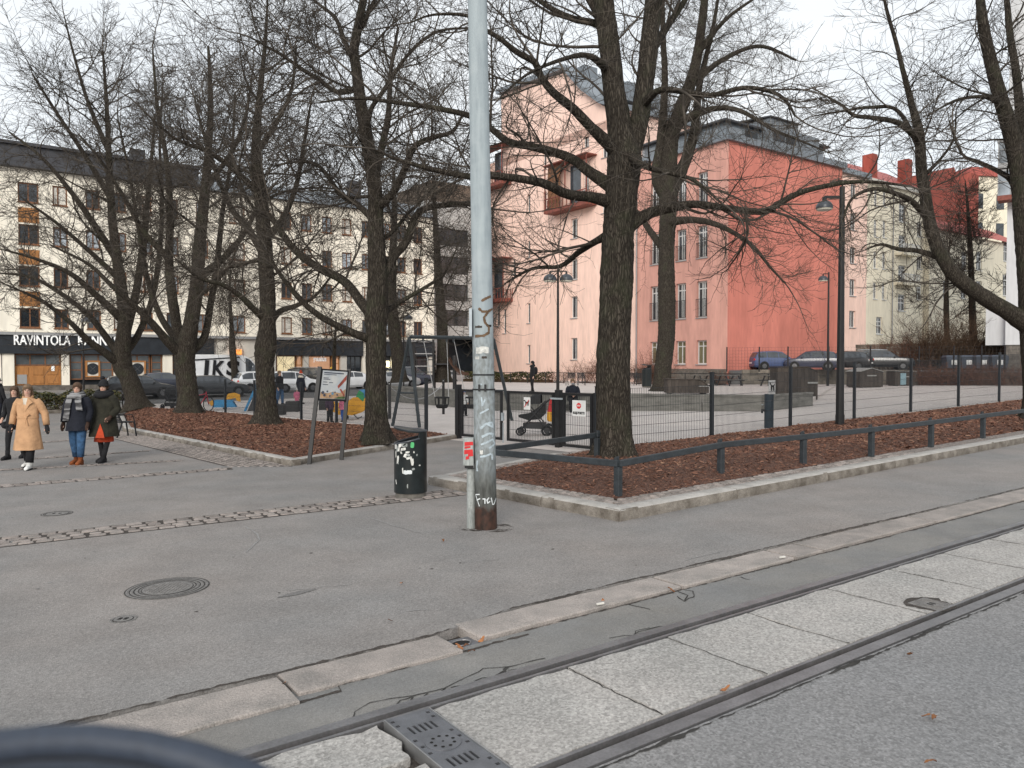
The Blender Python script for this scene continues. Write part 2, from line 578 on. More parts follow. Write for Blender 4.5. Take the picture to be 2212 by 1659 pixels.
cv_ = q.build('round_cover', M_plate, gr)
for k in range(9):
 a = 2 * math.pi * k / 9
 q = MB(); disc(q, gw / 2 + 0.06 * math.cos(a), 0.435 + 0.06 * math.sin(a), 0.010, zt + 0.0072, 10); q.build('cover_hole', M_hole, cv_)
q = MB(); disc(q, gw / 2, 0.435, 0.007, zt + 0.0072, 10); q.build('cover_hole', M_hole, cv_)
KB = tag(MB().build('kerb', M_gran), 'low kerb of long pinkish granite stones along the gutter', 'kerb', kind='structure')
def rough_block(s0, s1, n0, n1, z0, z1, parent, mat, name='kerb_stone', jit=0.007, bev=0.010, step=0.16, base=None):
 q = MB()
 ks = max(3, int((s1 - s0) / step))
 ring = [(s0 + (s1 - s0) * i / ks, n0) for i in range(ks + 1)] + [(s1, (n0 + n1) / 2)] + [(s1 - (s1 - s0) * i / ks, n1) for i in range(ks + 1)] + [(s0, (n0 + n1) / 2)]
 jr = [(s + random.uniform(-jit, jit), n + random.uniform(-jit, jit)) for s, n in ring]
 cn, cs = (n0 + n1) / 2, (s0 + s1) / 2
 def ins(p, d):
  return (p[0] + (d if p[0] < s0 + 0.05 else (-d if p[0] > s1 - 0.05 else 0)), p[1] + (d if p[1] < cn - 0.02 else (-d if p[1] > cn + 0.02 else 0)))
 f = base or SN
 r0 = [f(s, n, z0) for s, n in jr]
 r1 = [f(s, n, z1 - bev) for s, n in jr]
 r2 = [f(*ins(p, bev * 0.6), z1 - bev * 0.25) for p in jr]
 r3 = [f(*ins(p, bev * 1.6), z1 + random.uniform(-0.002, 0.002)) for p in jr]
 q.loft([r0, r1, r2, r3], caps=False)
 q.poly(r3)
 o = q.build(name, mat, parent)
 return o
ku = [-330, 120, 605, 985]
ks_ = [s_of(G(u, 1500 - 0.0 * u)) for u in ku]
s_joint = [-2.6, -0.95, 0.55 + 1.02, 2.80]
s_joint = [s_of(G(150, 1568)), s_of(G(605, 1466)), s_of(G(985, 1392))]
s_joint = [s_joint[0] - 1.7, s_joint[0]] + s_joint[1:]
for a, c in zip(s_joint[:-1], s_joint[1:]):
 rough_block(a + 0.01, c - 0.01, N_KN - 0.22 + 0.10 * (a > 0.5), N_KF - 0.16 + 0.04 * (a > 0.5), -0.09, 0.002, KB, M_gran, jit=0.008)
sj2 = [s_of(G(u, v)) for u, v in ((1040, 1383), (1420, 1250), (1660, 1190), (1722, 1176), (1955, 1116), (2212, 1052))]
while sj2[-1] < 60:
 sj2.append(sj2[-1] + random.uniform(1.4, 2.2))
for a, c in zip(sj2[:-1], sj2[1:]):
 w = random.uniform(-0.012, 0.012)
 rough_block(a + 0.02, c - 0.02, N_KN + w, N_KF + w * 0.4, -0.09, 0.003 + random.uniform(-0.003, 0.004), KB, M_gran)
gp = SN((s_joint[-1] + sj2[0]) / 2, N_KN + 0.08, 0)
t = thing('gutter_drain', 'small iron gutter drain set between two kerb stones', 'drain', (gp.x, gp.y, gp.z - 0.05), A1)
q = MB(); q.box(-0.13, 0.13, -0.11, 0.11, -0.04, 0.012); o = q.build('frame', M_plate, t); bevel(o, 0.012)
q = MB(); q.tube([(0.075 * math.cos(a), 0.055 * math.sin(a), 0.016) for a in np.linspace(0, 2 * math.pi, 20)[:-1]], 0.006, 6, closed=True); q.build('rim', M_steel, t)
q = MB(); q.add([(0.07 * math.cos(a), 0.05 * math.sin(a), 0.0155) for a in np.linspace(0, 2 * math.pi, 20)[:-1]], [tuple(range(19))]); q.build('opening', M_hole, t)
def c7(pts): return [((1200 + x * 0.6329) / 1.8517, (2300 + y * 0.6329) / 1.8517) for x, y in pts]
for pts, w in (([(325, 915), (350, 865), (450, 800), (650, 772), (800, 742), (920, 712), (1010, 660), (1170, 592), (1330, 575), (1550, 525)], 0.010),
    ([(580, 845), (640, 790), (700, 770), (790, 745)], 0.014), ([(700, 770), (705, 805)], 0.014), ([(790, 745), (785, 780), (905, 745), (920, 712)], 0.016),
    ([(950, 708), (1060, 700), (1150, 645), (1225, 650), (1320, 580)], 0.016), ([(1225, 650), (1290, 610), (1310, 580)], 0.02),
    ([(1320, 600), (1420, 590), (1480, 565)], 0.008), ([(2110, 378), (2130, 350), (2212, 332)], 0.008), ([(1960, 400), (2050, 380), (2150, 380)], 0.008)):
 crack(c7(pts), w * 0.8, GUT)
def c8(pts): return [((2500 + x * 0.7215) / 1.8517, (2200 + y * 0.7215) / 1.8517) for x, y in pts]
for pts in ([(285, 215), (375, 225), (380, 250), (330, 285), (290, 255)], [(300, 230), (345, 250), (330, 285)], [(20, 300), (140, 328)], [(640, 150), (690, 165)], [(50, 470), (70, 450), (200, 425), (330, 420)]):
 crack(c8(pts), 0.012, GUT)
for k in range(9):
 s0 = random.uniform(9, 30); nn = random.uniform(4.2, 4.55)
 crack([SN(s0, nn, ROADZ + 0.004), SN(s0 + random.uniform(0.3, 0.9), nn + random.uniform(-0.1, 0.1), ROADZ + 0.004)], 0.012, GUT, px=False)
def ragged(n_c, s0, s1, width, name, parent, mat, step=0.03, dz=ROADZ + 0.004, shift=None, gaps=0.0):
 q = MB()
 ss = np.arange(s0, s1, step)
 def smooth(k):
  r = rng.normal(0, 1, len(ss)); w = np.ones(k) / k
  return np.convolve(r, w, 'same') * math.sqrt(k)
 lo_ = width * np.clip(0.5 + 0.30 * smooth(3) + 0.35 * smooth(25), 0.02, 2.2)
 hi_ = width * np.clip(0.5 + 0.30 * smooth(3) + 0.35 * smooth(25), 0.02, 2.2)
 on = smooth(40) > gaps
 for k in range(len(ss) - 1):
  if gaps > -5 and not on[k]: continue
  sh0 = shift(ss[k]) if shift else 0.0; sh1 = shift(ss[k + 1]) if shift else 0.0
  q.add([SN(ss[k], n_c + sh0 - lo_[k], dz), SN(ss[k + 1], n_c + sh1 - lo_[k + 1], dz), SN(ss[k + 1], n_c + sh1 + hi_[k + 1], dz), SN(ss[k], n_c + sh0 + hi_[k], dz)], [(0, 1, 2, 3)])
 o = q.build(name, mat, parent)
 o['kind'] = 'stuff'
 return o
kshift = lambda s: -0.15 * max(0.0, min(1.0, (3.6 - s) / 0.8))
ragged(N_R2 - 0.125, -1, 40, 0.018, 'bitumen_crumb', ROAD, M_crack, 0.02, gaps=-9)
ragged(N_KN - 0.02, 3.4, 45, 0.016, 'gutter_dirt', GUT, M_dirt, 0.02, gaps=-9)
ragged(N_KN - 0.20, -3, 3.4, 0.022, 'gutter_dirt', GUT, M_dirt, 0.02, gaps=-9, shift=lambda s: 0.10 * (s > 1.9))
ragged(N_KF + 0.045, -3, 45, 0.022, 'kerb_dirt', PAVE, M_dirt, 0.02, dz=0.004, shift=kshift, gaps=-9)
# ------------------------------------------------------------------ cobbles
def cobble_mesh(i, lx, ly, h):
 random.seed(100 + i)
 q = MB()
 def ring(sx, sy, z, j):
  pts = []
  for k in range(12):
   a = 2 * math.pi * (k + 0.5) / 12
   c_, s_ = math.cos(a), math.sin(a)
   e = 0.42
   px = math.copysign(abs(c_) ** e, c_) * sx
   py = math.copysign(abs(s_) ** e, s_) * sy
   pts.append((px * (1 + random.uniform(-j, j)), py * (1 + random.uniform(-j, j)), z))
  return pts
 random.seed(100 + i)
 r0 = ring(lx / 2, ly / 2, -h, 0.06); random.seed(100 + i)
 r1 = ring(lx / 2 * 0.99, ly / 2 * 0.99, -0.014, 0.06); random.seed(100 + i)
 r2 = ring(lx / 2 * 0.86, ly / 2 * 0.84, 0.0, 0.06)
 q.loft([r0, r1, r2], caps=False)
 q.poly(r2)
 return autosmooth(q.mesh('cobble', M_sett), 0.9)
COB = [cobble_mesh(i, 0.155 + 0.02 * (i % 3), 0.125, 0.05) for i in range(6)]
SET = [cobble_mesh(20 + i, 0.114 + 0.010 * (i % 3), 0.093, 0.05) for i in range(6)]
random.seed(11)
def cobbles(parent, spots, meshes, limit=300, name='cobble'):
 spots = sorted(spots, key=lambda p: p[0] ** 2 + p[1] ** 2)
 for i, (x, y, z, a) in enumerate(spots[:limit]):
  o = link(name, random.choice(meshes), parent, (x, y, z + random.uniform(-0.004, 0.004)), a + random.choice((0, math.pi)) + random.gauss(0, 0.04))
  o.rotation_euler[0] = random.gauss(0, 0.02); o.rotation_euler[1] = random.gauss(0, 0.02)
  f = random.uniform(0.92, 1.07)
  o.scale = (f, random.uniform(0.93, 1.06), 1)
 rest = spots[limit:]
 if rest:
  q = MB()
  for x, y, z, a in rest:
   me = random.choice(meshes)
   r = rot2(a + random.gauss(0, 0.04))
   dz = random.uniform(-0.004, 0.004)
   vs_ = []
   for vv in me.vertices:
    xx, yy = r(vv.co.x, vv.co.y)
    vs_.append((x + xx, y + yy, z + vv.co.z + dz))
   q.add(vs_, [tuple(p.vertices) for p in me.polygons])
  o = q.build('cobble_mass', M_sett, parent)
  o['kind'] = 'stuff'
def strip(a, c, rows, label, lx=0.18, ly=0.137, dz=0.012, meshes=None, limit=300, side=0.0, maxlen=None):
 a = Vector(a); c = Vector(c)
 d = (c - a); d.z = 0
 L = d.length
 d.normalize()
 nn = Vector((-d.y, d.x, 0))
 par = tag(MB().build('cobble_strip', M_sett), label, 'paving', kind='structure')
 q = MB()
 w = rows * ly / 2 + 0.01
 o_ = nn * (side * rows * ly)
 base = [a + o_ + nn * w, a + o_ - nn * w, c + o_ - nn * w, c + o_ + nn * w]
 q.poly([(p.x, p.y, KX * p.x + 0.0045) for p in base])
 q.build('bedding', M_dirt, par)
 sp = []
 for r in range(rows):
  off = (r - (rows - 1) / 2) * ly
  t_ = random.uniform(0, lx)
  while t_ < L:
   p = a + o_ + d * t_ + nn * (off + random.uniform(-0.006, 0.006))
   sp.append((p.x, p.y, KX * p.x + dz, math.atan2(d.y, d.x)))
   t_ += lx * random.uniform(0.95, 1.12)
 cobbles(par, sp, meshes or COB, limit)
 return par
strip(G(-90, 1182), G(985, 1064), 4, 'wide band of worn cobbles crossing the square towards the litter bin', ly=0.152)
strip(G(-120, 1060), G(500, 1012), 3, 'narrow cobble band joining the sett apron at the bed corner', ly=0.12)
strip(G(-120, 1022), G(390, 995), 2, 'thin cobble line under the feet of the walking women')
strip(G(60, 992), G(320, 974), 2, 'thin cobble line behind the walking women')
strip(G(60, 958), G(250, 944), 2, 'faint far cobble line crossing the square')
# ------------------------------------------------------------------ planting beds
def offset_poly(poly, d):
 n = len(poly)
 ds = d if hasattr(d, '__len__') else [d] * n
 lines = []
 for i in range(n):
  a, c = poly[i], poly[(i + 1) % n]
  ex, ey = c[0] - a[0], c[1] - a[1]
  l = math.hypot(ex, ey)
  nx, ny = -ey / l, ex / l
  lines.append((a[0] + nx * ds[i], a[1] + ny * ds[i], ex / l, ey / l))
 out = []
 for i in range(n):
  x1, y1, a1, b1 = lines[i - 1]
  x2, y2, a2, b2 = lines[i]
  det = a1 * (-b2) + a2 * b1
  if abs(det) < 1e-6:
   out.append((x2, y2)); continue
  t_ = ((x2 - x1) * (-b2) + a2 * (y2 - y1)) / det
  out.append((x1 + a1 * t_, y1 + b1 * t_))
 return out
def ccw(poly):
 a = sum(poly[i][0] * poly[(i + 1) % len(poly)][1] - poly[(i + 1) % len(poly)][0] * poly[i][1] for i in range(len(poly)))
 return poly if a > 0 else poly[::-1]
def P2(u, v, dz=0.0):
 p = G(u, v, dz)
 return (p.x, p.y)
fenceR = [P2(1290, 972, 0.12), P2(1537, 946, 0.14), P2(1707, 923, 0.14), P2(1845, 905, 0.14), P2(1967, 890, 0.14), P2(2070, 878, 0.14), P2(2158, 868, 0.14), P2(2240, 859, 0.14)]
dfx, dfy = fenceR[-1][0] - fenceR[-3][0], fenceR[-1][1] - fenceR[-3][1]
fenceR += [(fenceR[-1][0] + dfx, fenceR[-1][1] + dfy), (fenceR[-1][0] + 2 * dfx, fenceR[-1][1] + 2 * dfy)]
cornerR = P2(1338, 1127)
streetR = P2(2212, 957)
sdx, sdy = streetR[0] - cornerR[0], streetR[1] - cornerR[1]
bedR = [cornerR, (cornerR[0] + sdx * 2.2, cornerR[1] + sdy * 2.2), fenceR[-1], fenceR[0], P2(1195, 992), P2(926, 1047)]
cornerL = P2(628, 1007)
fenceL = [P2(990, 946, 0.08), P2(921, 932, 0.1), P2(727, 915, 0.1), P2(651, 907, 0.1), P2(550, 897, 0.1), P2(487, 892, 0.1), P2(383, 885, 0.1), P2(294, 880, 0.1)]
bedL = [cornerL, P2(985, 948), fenceL[1], fenceL[3], fenceL[5], fenceL[7], P2(255, 905), P2(268, 932)]
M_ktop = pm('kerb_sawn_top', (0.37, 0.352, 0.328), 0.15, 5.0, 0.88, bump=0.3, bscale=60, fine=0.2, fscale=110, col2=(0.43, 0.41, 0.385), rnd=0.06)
def kerb_edge(parent, a, c, inner, z, name='kerb_stone', seg=1.5, mat=None, jit=0.012, width=0.26, rough=0.03):
 a = Vector((a[0], a[1])); c = Vector((c[0], c[1]))
 d = c - a
 L = d.length
 d.normalize()
 nn = Vector((-d.y, d.x))
 k = max(1, round(L / seg))
 cuts = [L * i / k + (random.uniform(-0.15, 0.15) if 0 < i < k else 0) for i in range(k + 1)]
 for i in range(k):
  s0, s1 = cuts[i] + 0.006, cuts[i + 1] - 0.006
  m = max(3, int((s1 - s0) / 0.11))
  secs = []
  for j in range(m + 1):
   s = s0 + (s1 - s0) * j / m
   p = a + d * s
   r1 = random.uniform(-rough, rough * 0.4); r2 = random.uniform(-rough * 0.2, rough * 0.2)
   prof = [(0.02 + r2 * 0.3, -0.12), (-0.012 + r1, z * 0.3), (-0.006 + r1 * 0.8, z * 0.65), (0.0 + r2 * 0.35, z - 0.016), (0.020, z - 0.002 + random.uniform(-0.002, 0.002)), (width - 0.015, z), (width, z - 0.012), (width, -0.12)]
   secs.append([Vector((p.x + nn.x * o, p.y + nn.y * o, KX * (p.x + nn.x * o) + h)) for o, h in prof])
  q = MB()
  q.loft(secs, caps=True)
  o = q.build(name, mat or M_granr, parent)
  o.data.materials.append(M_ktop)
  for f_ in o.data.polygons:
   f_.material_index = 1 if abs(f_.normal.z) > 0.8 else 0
  autosmooth(o.data, 0.7)
M_mulch = pm('mulch_bed', (0.110, 0.057, 0.040), 0.5, 25.0, 0.95, bump=1.0, bscale=70, fine=0.5, fscale=60, col2=(0.16, 0.080, 0.056))
def chips_mat():
 m = bpy.data.materials.new('bark_chip')
 m.use_nodes = True
 n, L = m.node_tree.nodes, m.node_tree.links
 b = n['Principled BSDF']
 b.inputs['Roughness'].default_value = 0.85
 b.inputs['Specular IOR Level'].default_value = 0.2
 g = n.new('ShaderNodeNewGeometry')
 r = n.new('ShaderNodeValToRGB')
 e = r.color_ramp.elements
 e[0].position = 0.0; e[0].color = (0.065, 0.032, 0.022, 1)
 e[1].position = 1.0; e[1].color = (0.33, 0.20, 0.13, 1)
 for p, c in ((0.35, (0.130, 0.060, 0.040, 1)), (0.7, (0.20, 0.094, 0.062, 1)), (0.93, (0.28, 0.145, 0.098, 1))):
  x = e.new(p); x.color = c
 L.new(g.outputs['Random Per Island'], r.inputs['Fac'])
 L.new(r.outputs['Color'], b.inputs['Base Color'])
 return m
M_chip = chips_mat()
def inside(px, py, poly):
 r = np.zeros(px.shape, bool)
 n = len(poly)
 for i in range(n):
  x1, y1 = poly[i]; x2, y2 = poly[(i + 1) % n]
  c = ((y1 > py) != (y2 > py)) & (px < (x2 - x1) * (py - y1) / (y2 - y1 + 1e-12) + x1)
  r ^= c
 return r
def np_mesh(name, verts, faces, mat, smooth=False):
 me = bpy.data.meshes.new(name)
 N, (M, k) = len(verts), faces.shape
 me.vertices.add(N)
 me.vertices.foreach_set('co', np.ascontiguousarray(verts, np.float32).ravel())
 me.loops.add(M * k)
 me.loops.foreach_set('vertex_index', np.ascontiguousarray(faces, np.int32).ravel())
 me.polygons.add(M)
 me.polygons.foreach_set('loop_start', np.arange(0, M * k, k, dtype=np.int32))
 if smooth:
  me.polygons.foreach_set('use_smooth', np.ones(M, bool))
 me.materials.append(mat)
 me.update(calc_edges=True)
 return me
def mulch(parent_label, poly, h, mound, count, name_label, zfun=None):
 px = np.array([p[0] for p in poly]); py = np.array([p[1] for p in poly])
 x0, x1, y0, y1 = px.min(), px.max(), py.min(), py.max()
 def edge_dist(X, Y):
  d = np.full(X.shape, 1e9)
  for i in range(len(poly)):
   ax, ay = poly[i]; bx, by = poly[(i + 1) % len(poly)]
   ex, ey = bx - ax, by - ay
   t_ = np.clip(((X - ax) * ex + (Y - ay) * ey) / (ex * ex + ey * ey), 0, 1)
   d = np.minimum(d, np.hypot(X - ax - t_ * ex, Y - ay - t_ * ey))
  return d
 ph = rng.uniform(0, 6, 8)
 def height(X, Y):
  w = 0.02 * (np.sin(1.7 * X + ph[0]) * np.sin(1.3 * Y + ph[1]) + 0.6 * np.sin(3.1 * X + 2.2 * Y + ph[2]) + 0.4 * np.sin(5.3 * Y - 4.1 * X + ph[3]))
  e = np.clip(edge_dist(X, Y) / 0.8, 0, 1)
  return KX * X + h + (mound + w) * e * e * (3 - 2 * e)
 b_ = MB()
 st = 0.35
 gx = np.arange(x0 - st, x1 + st, st); gy = np.arange(y0 - st, y1 + st, st)
 XX, YY = np.meshgrid(gx, gy, indexing='ij')
 ins_ = inside(XX, YY, poly)
 Z = height(XX, YY)
 idx = -np.ones(XX.shape, int); vs_ = []; fs = []
 def vid(i, j):
  if idx[i, j] < 0:
   idx[i, j] = len(vs_)
   X, Y = XX[i, j], YY[i, j]
   if not ins_[i, j]:
    best = None
    for k in range(len(poly)):
     ax, ay = poly[k]; bx, by = poly[(k + 1) % len(poly)]
     ex, ey = bx - ax, by - ay
     t_ = min(1, max(0, ((X - ax) * ex + (Y - ay) * ey) / (ex * ex + ey * ey)))
     qx, qy = ax + t_ * ex, ay + t_ * ey
     dd = (qx - X) ** 2 + (qy - Y) ** 2
     if best is None or dd < best[0]: best = (dd, qx, qy)
    X, Y = best[1], best[2]
    vs_.append((X, Y, KX * X + h))
   else:
    vs_.append((X, Y, Z[i, j]))
  return idx[i, j]
 for i in range(len(gx) - 1):
  for j in range(len(gy) - 1):
   if ins_[i, j] or ins_[i + 1, j] or ins_[i, j + 1] or ins_[i + 1, j + 1]:
    fs.append((vid(i, j), vid(i + 1, j), vid(i + 1, j + 1), vid(i, j + 1)))
 b_.add(vs_, fs)
 base = b_.build('mulch_bed', M_mulch, smooth=True)
 tag(base, parent_label, 'planting bed', kind='structure')
 X = rng.uniform(x0, x1, count * 30); Y = rng.uniform(y0, y1, count * 30)
 keep = inside(X, Y, poly)
 d = np.hypot(X, Y)
 keep &= rng.random(len(X)) < np.clip((15.0 / d) ** 1.3, 0.06, 1)
 X, Y = X[keep][:count], Y[keep][:count]
 N = len(X)
 Zc = height(X, Y) + rng.uniform(0.003, 0.028, N)
 ang = rng.uniform(0, 2 * math.pi, N)
 ln = rng.gamma(3.0, 0.0095, N) + 0.014
 ln *= np.clip(np.hypot(X, Y) / 14, 1, 1.8)
 wd_ = ln * rng.uniform(0.16, 0.42, N)
 tx, ty = rng.normal(0, 0.25, N), rng.normal(0, 0.3, N)
 loc = np.array([[-1, -0.6, 0], [1, -1, 0], [-0.8, 0, 1], [0.9, 0.1, 1], [-1, 1, 0], [0.8, 0.7, 0]])
 V = np.zeros((N, 6, 3))
 lx = loc[None, :, 0] * ln[:, None] / 2; ly = loc[None, :, 1] * wd_[:, None] / 2
 V[:, :, 0] = X[:, None] + lx * np.cos(ang)[:, None] - ly * np.sin(ang)[:, None]
 V[:, :, 1] = Y[:, None] + lx * np.sin(ang)[:, None] + ly * np.cos(ang)[:, None]
 V[:, :, 2] = Zc[:, None] + loc[None, :, 2] * (wd_ * 0.28)[:, None] + lx * tx[:, None] + ly * ty[:, None]
 F = np.array([[0, 1, 3, 2], [2, 3, 5, 4]])[None] + (np.arange(N) * 6)[:, None, None]
 o = link('bark_chips', np_mesh('bark_chips', V.reshape(-1, 3), F.reshape(-1, 4), M_chip), None)
 tag(o, name_label, 'bark mulch', kind='stuff')
 return height
KR = tag(MB().build('bed_kerb', M_granr), 'rough granite kerb around the bed with the low rail', 'kerb', kind='structure')
HK = 0.145
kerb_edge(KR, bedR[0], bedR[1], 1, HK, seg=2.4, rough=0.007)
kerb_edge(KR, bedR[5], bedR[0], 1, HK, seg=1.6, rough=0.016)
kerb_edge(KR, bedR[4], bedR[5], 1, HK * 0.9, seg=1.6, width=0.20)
inner = offset_poly(bedR, [0.265, 0.05, 0.02, 0.05, 0.21, 0.265])
setb = tag(MB().build('sett_border', M_sett), 'border of small reddish setts inside the granite kerb of the railed bed', 'paving', kind='structure')
b = MB()
b.poly([(p[0], p[1], KX * p[0] + HK - 0.03) for p in offset_poly(bedR, [0.2, 0.05, 0.02, 0.05, 0.15, 0.2])])
b.build('bedding', M_dirt, setb)
sp = []
ROWS = 3
for ei, (k0, k1) in enumerate(((0, 1), (5, 0), (4, 5))):
 for r in range(ROWS if ei < 2 else 2):
  off = 0.265 + 0.06 + r * 0.112
  ip = offset_poly(bedR, [off, 0.05, 0.02, 0.05, off - 0.05, off])
  a, c = Vector(ip[k0]), Vector(ip[k1])
  d = (c - a); L = d.length; d.normalize()
  t_ = random.uniform(0, 0.1)
  while t_ < L - 0.06:
   p = a + d * t_
   sp.append((p.x, p.y, KX * p.x + HK - 0.004, math.atan2(d.y, d.x)))
   t_ += 0.137 * random.uniform(0.96, 1.1)
cobbles(setb, sp, SET, 300, 'sett')
off = 0.265 + ROWS * 0.112 + 0.02
mbR = offset_poly(bedR, [off, 0.05, 0.02, 0.05, 0.21 + 0.24, off])
hR = mulch('red-brown bark mulch bed inside the low black rail', mbR, HK - 0.015, 0.10, 42000, 'loose red-brown bark chips under the low black rail')
KL = tag(MB().build('bed_kerb', M_granr), 'grey granite kerb around the bed with the information board', 'kerb', kind='structure')
nL = len(bedL)
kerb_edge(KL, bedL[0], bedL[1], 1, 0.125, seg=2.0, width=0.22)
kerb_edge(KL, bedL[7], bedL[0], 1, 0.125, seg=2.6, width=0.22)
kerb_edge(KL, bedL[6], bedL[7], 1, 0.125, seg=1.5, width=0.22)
mbL = offset_poly(bedL, [0.215, 0.1, 0.1, 0.1, 0.1, 0.1, 0.215, 0.215])
hL = mulch('red-brown bark mulch bed under the row of four trees', mbL, 0.10, 0.10, 34000, 'loose red-brown bark chips around the information board')
hL_label = None
M_conc = pm('concrete_edge', (0.36, 0.34, 0.315), 0.15, 6, 0.9, bump=0.3, bscale=40, fine=0.1)
def edging(pts, label, dz0=-0.1, dz1=0.15, w=0.12):
 par = tag(MB().build('fence_edging', M_conc), label, 'edging', kind='structure')
 for a, c in zip(pts[:-1], pts[1:]):
  a = Vector((a[0], a[1], KX * a[0])); c = Vector((c[0], c[1], KX * c[0]))
  d = (c - a).normalized() * 0.006
  q = MB(); q.bar(a + d + Vector((0, 0, (dz0 + dz1) / 2)), c - d + Vector((0, 0, (dz0 + dz1) / 2)), w, dz1 - dz0)
  q.build('edging_block', M_conc, par)
edging(fenceR, 'pale concrete edging under the fence along the railed bed')
edging(fenceL[1:], 'pale concrete edging under the fence behind the left bed', dz1=0.12)
ap = tag(MB().build('sett_apron', M_sett), 'apron of small worn setts along the kerb of the left bed', 'paving', kind='structure')
a, c = Vector(bedL[0]), Vector(bedL[7])
d = (c - a); L = d.length; d.normalize(); nn = Vector((d.y, -d.x))
if nn.dot(Vector((0, 0)) - a) < 0: nn = -nn
q = MB(); q.poly([(p.x, p.y, KX * p.x + 0.005) for p in (a - d * 0.1, c + d * 1.0, c + d * 1.0 + nn * 0.95, a + d * 1.0 + nn * 0.95)])
q.build('bedding', M_dirt, ap)
sp = []
for r in range(8):
 o_ = 0.07 + r * 0.113
 t_ = o_ * 1.0 + random.uniform(-0.05, 0.05)
 while t_ < L + 0.9:
  p = a + d * t_ + nn * o_
  sp.append((p.x, p.y, KX * p.x + 0.012, math.atan2(d.y, d.x)))
  t_ += 0.137 * random.uniform(0.96, 1.1)
cobbles(ap, sp, SET, 300, 'sett')
pl = [fenceL[0], fenceL[2], fenceL[4], fenceL[7], P2(150, 846), (-24, 62), (20, 75), (34, 70), (70, 62), fenceR[-1], fenceR[4], fenceR[1], fenceR[0], P2(1210, 975)]
gsheet('playground', pl, 0.006, M_play, 'pale sandy asphalt of the fenced playground', 'playground ground')
PLZ = 0.42
WTZ = 0.78
pA, pB, pC = GZ(1645, 853, WTZ), GZ(1060, 846, WTZ), GZ(1746, 847, WTZ)
PLAT = [(pA.x, pA.y), (pC.x, pC.y), (pC.x + 12, pC.y + 26), (-6, 82), (-7, 44), (pB.x, pB.y)]
M_wallc = pm('platform_concrete', (0.17, 0.165, 0.15), 0.25, 2.0, 0.92, bump=0.4, bscale=20, fine=0.15, stretch=(1, 1, 2.5))
b = MB(); b.prism(PLAT, -0.6, PLZ)
tag(b.build('platform', M_play), 'raised sandy platform in the playground', 'platform', kind='structure')
pw = tag(MB().build('platform_wall', M_wallc), 'low dark concrete wall holding the raised playground platform', 'wall')
def wall_run(par, a, c, z0, z1, th, mat, seg=2.4, cop=None, name='wall_panel'):
 a = Vector((a[0], a[1], 0)); c = Vector((c[0], c[1], 0))
 d = c - a; L = d.length; d.normalize()
 k = max(1, round(L / seg))
 for i in range(k):
  p, r = a + d * (L * i / k + 0.01), a + d * (L * (i + 1) / k - 0.01)
  q = MB(); q.bar((p.x, p.y, (z0 + z1) / 2), (r.x, r.y, (z0 + z1) / 2), th, z1 - z0)
  q.build(name, mat, par)
 if cop:
  q = MB(); q.bar((a.x, a.y, z1 + 0.042), (c.x, c.y, z1 + 0.042), th + 0.06, 0.08); q.build('coping', cop, par)
off_ = Vector((-0.6, -0.8)) * 0.1
wall_run(pw, (pB.x - 0.08, pB.y - 0.1), (pA.x - 0.02, pA.y - 0.12), -0.6, WTZ - 0.08, 0.16, M_wallc, cop=M_wallc)
wall_run(pw, (-7.1, 43.9), (pB.x - 0.1, pB.y), -0.6, WTZ - 0.08, 0.16, M_wallc, cop=M_wallc)
wall_run(pw, (pA.x + 0.02, pA.y - 0.12), (pC.x + 0.1, pC.y - 0.05), -0.6, WTZ - 0.08, 0.16, M_wallc, cop=M_wallc)
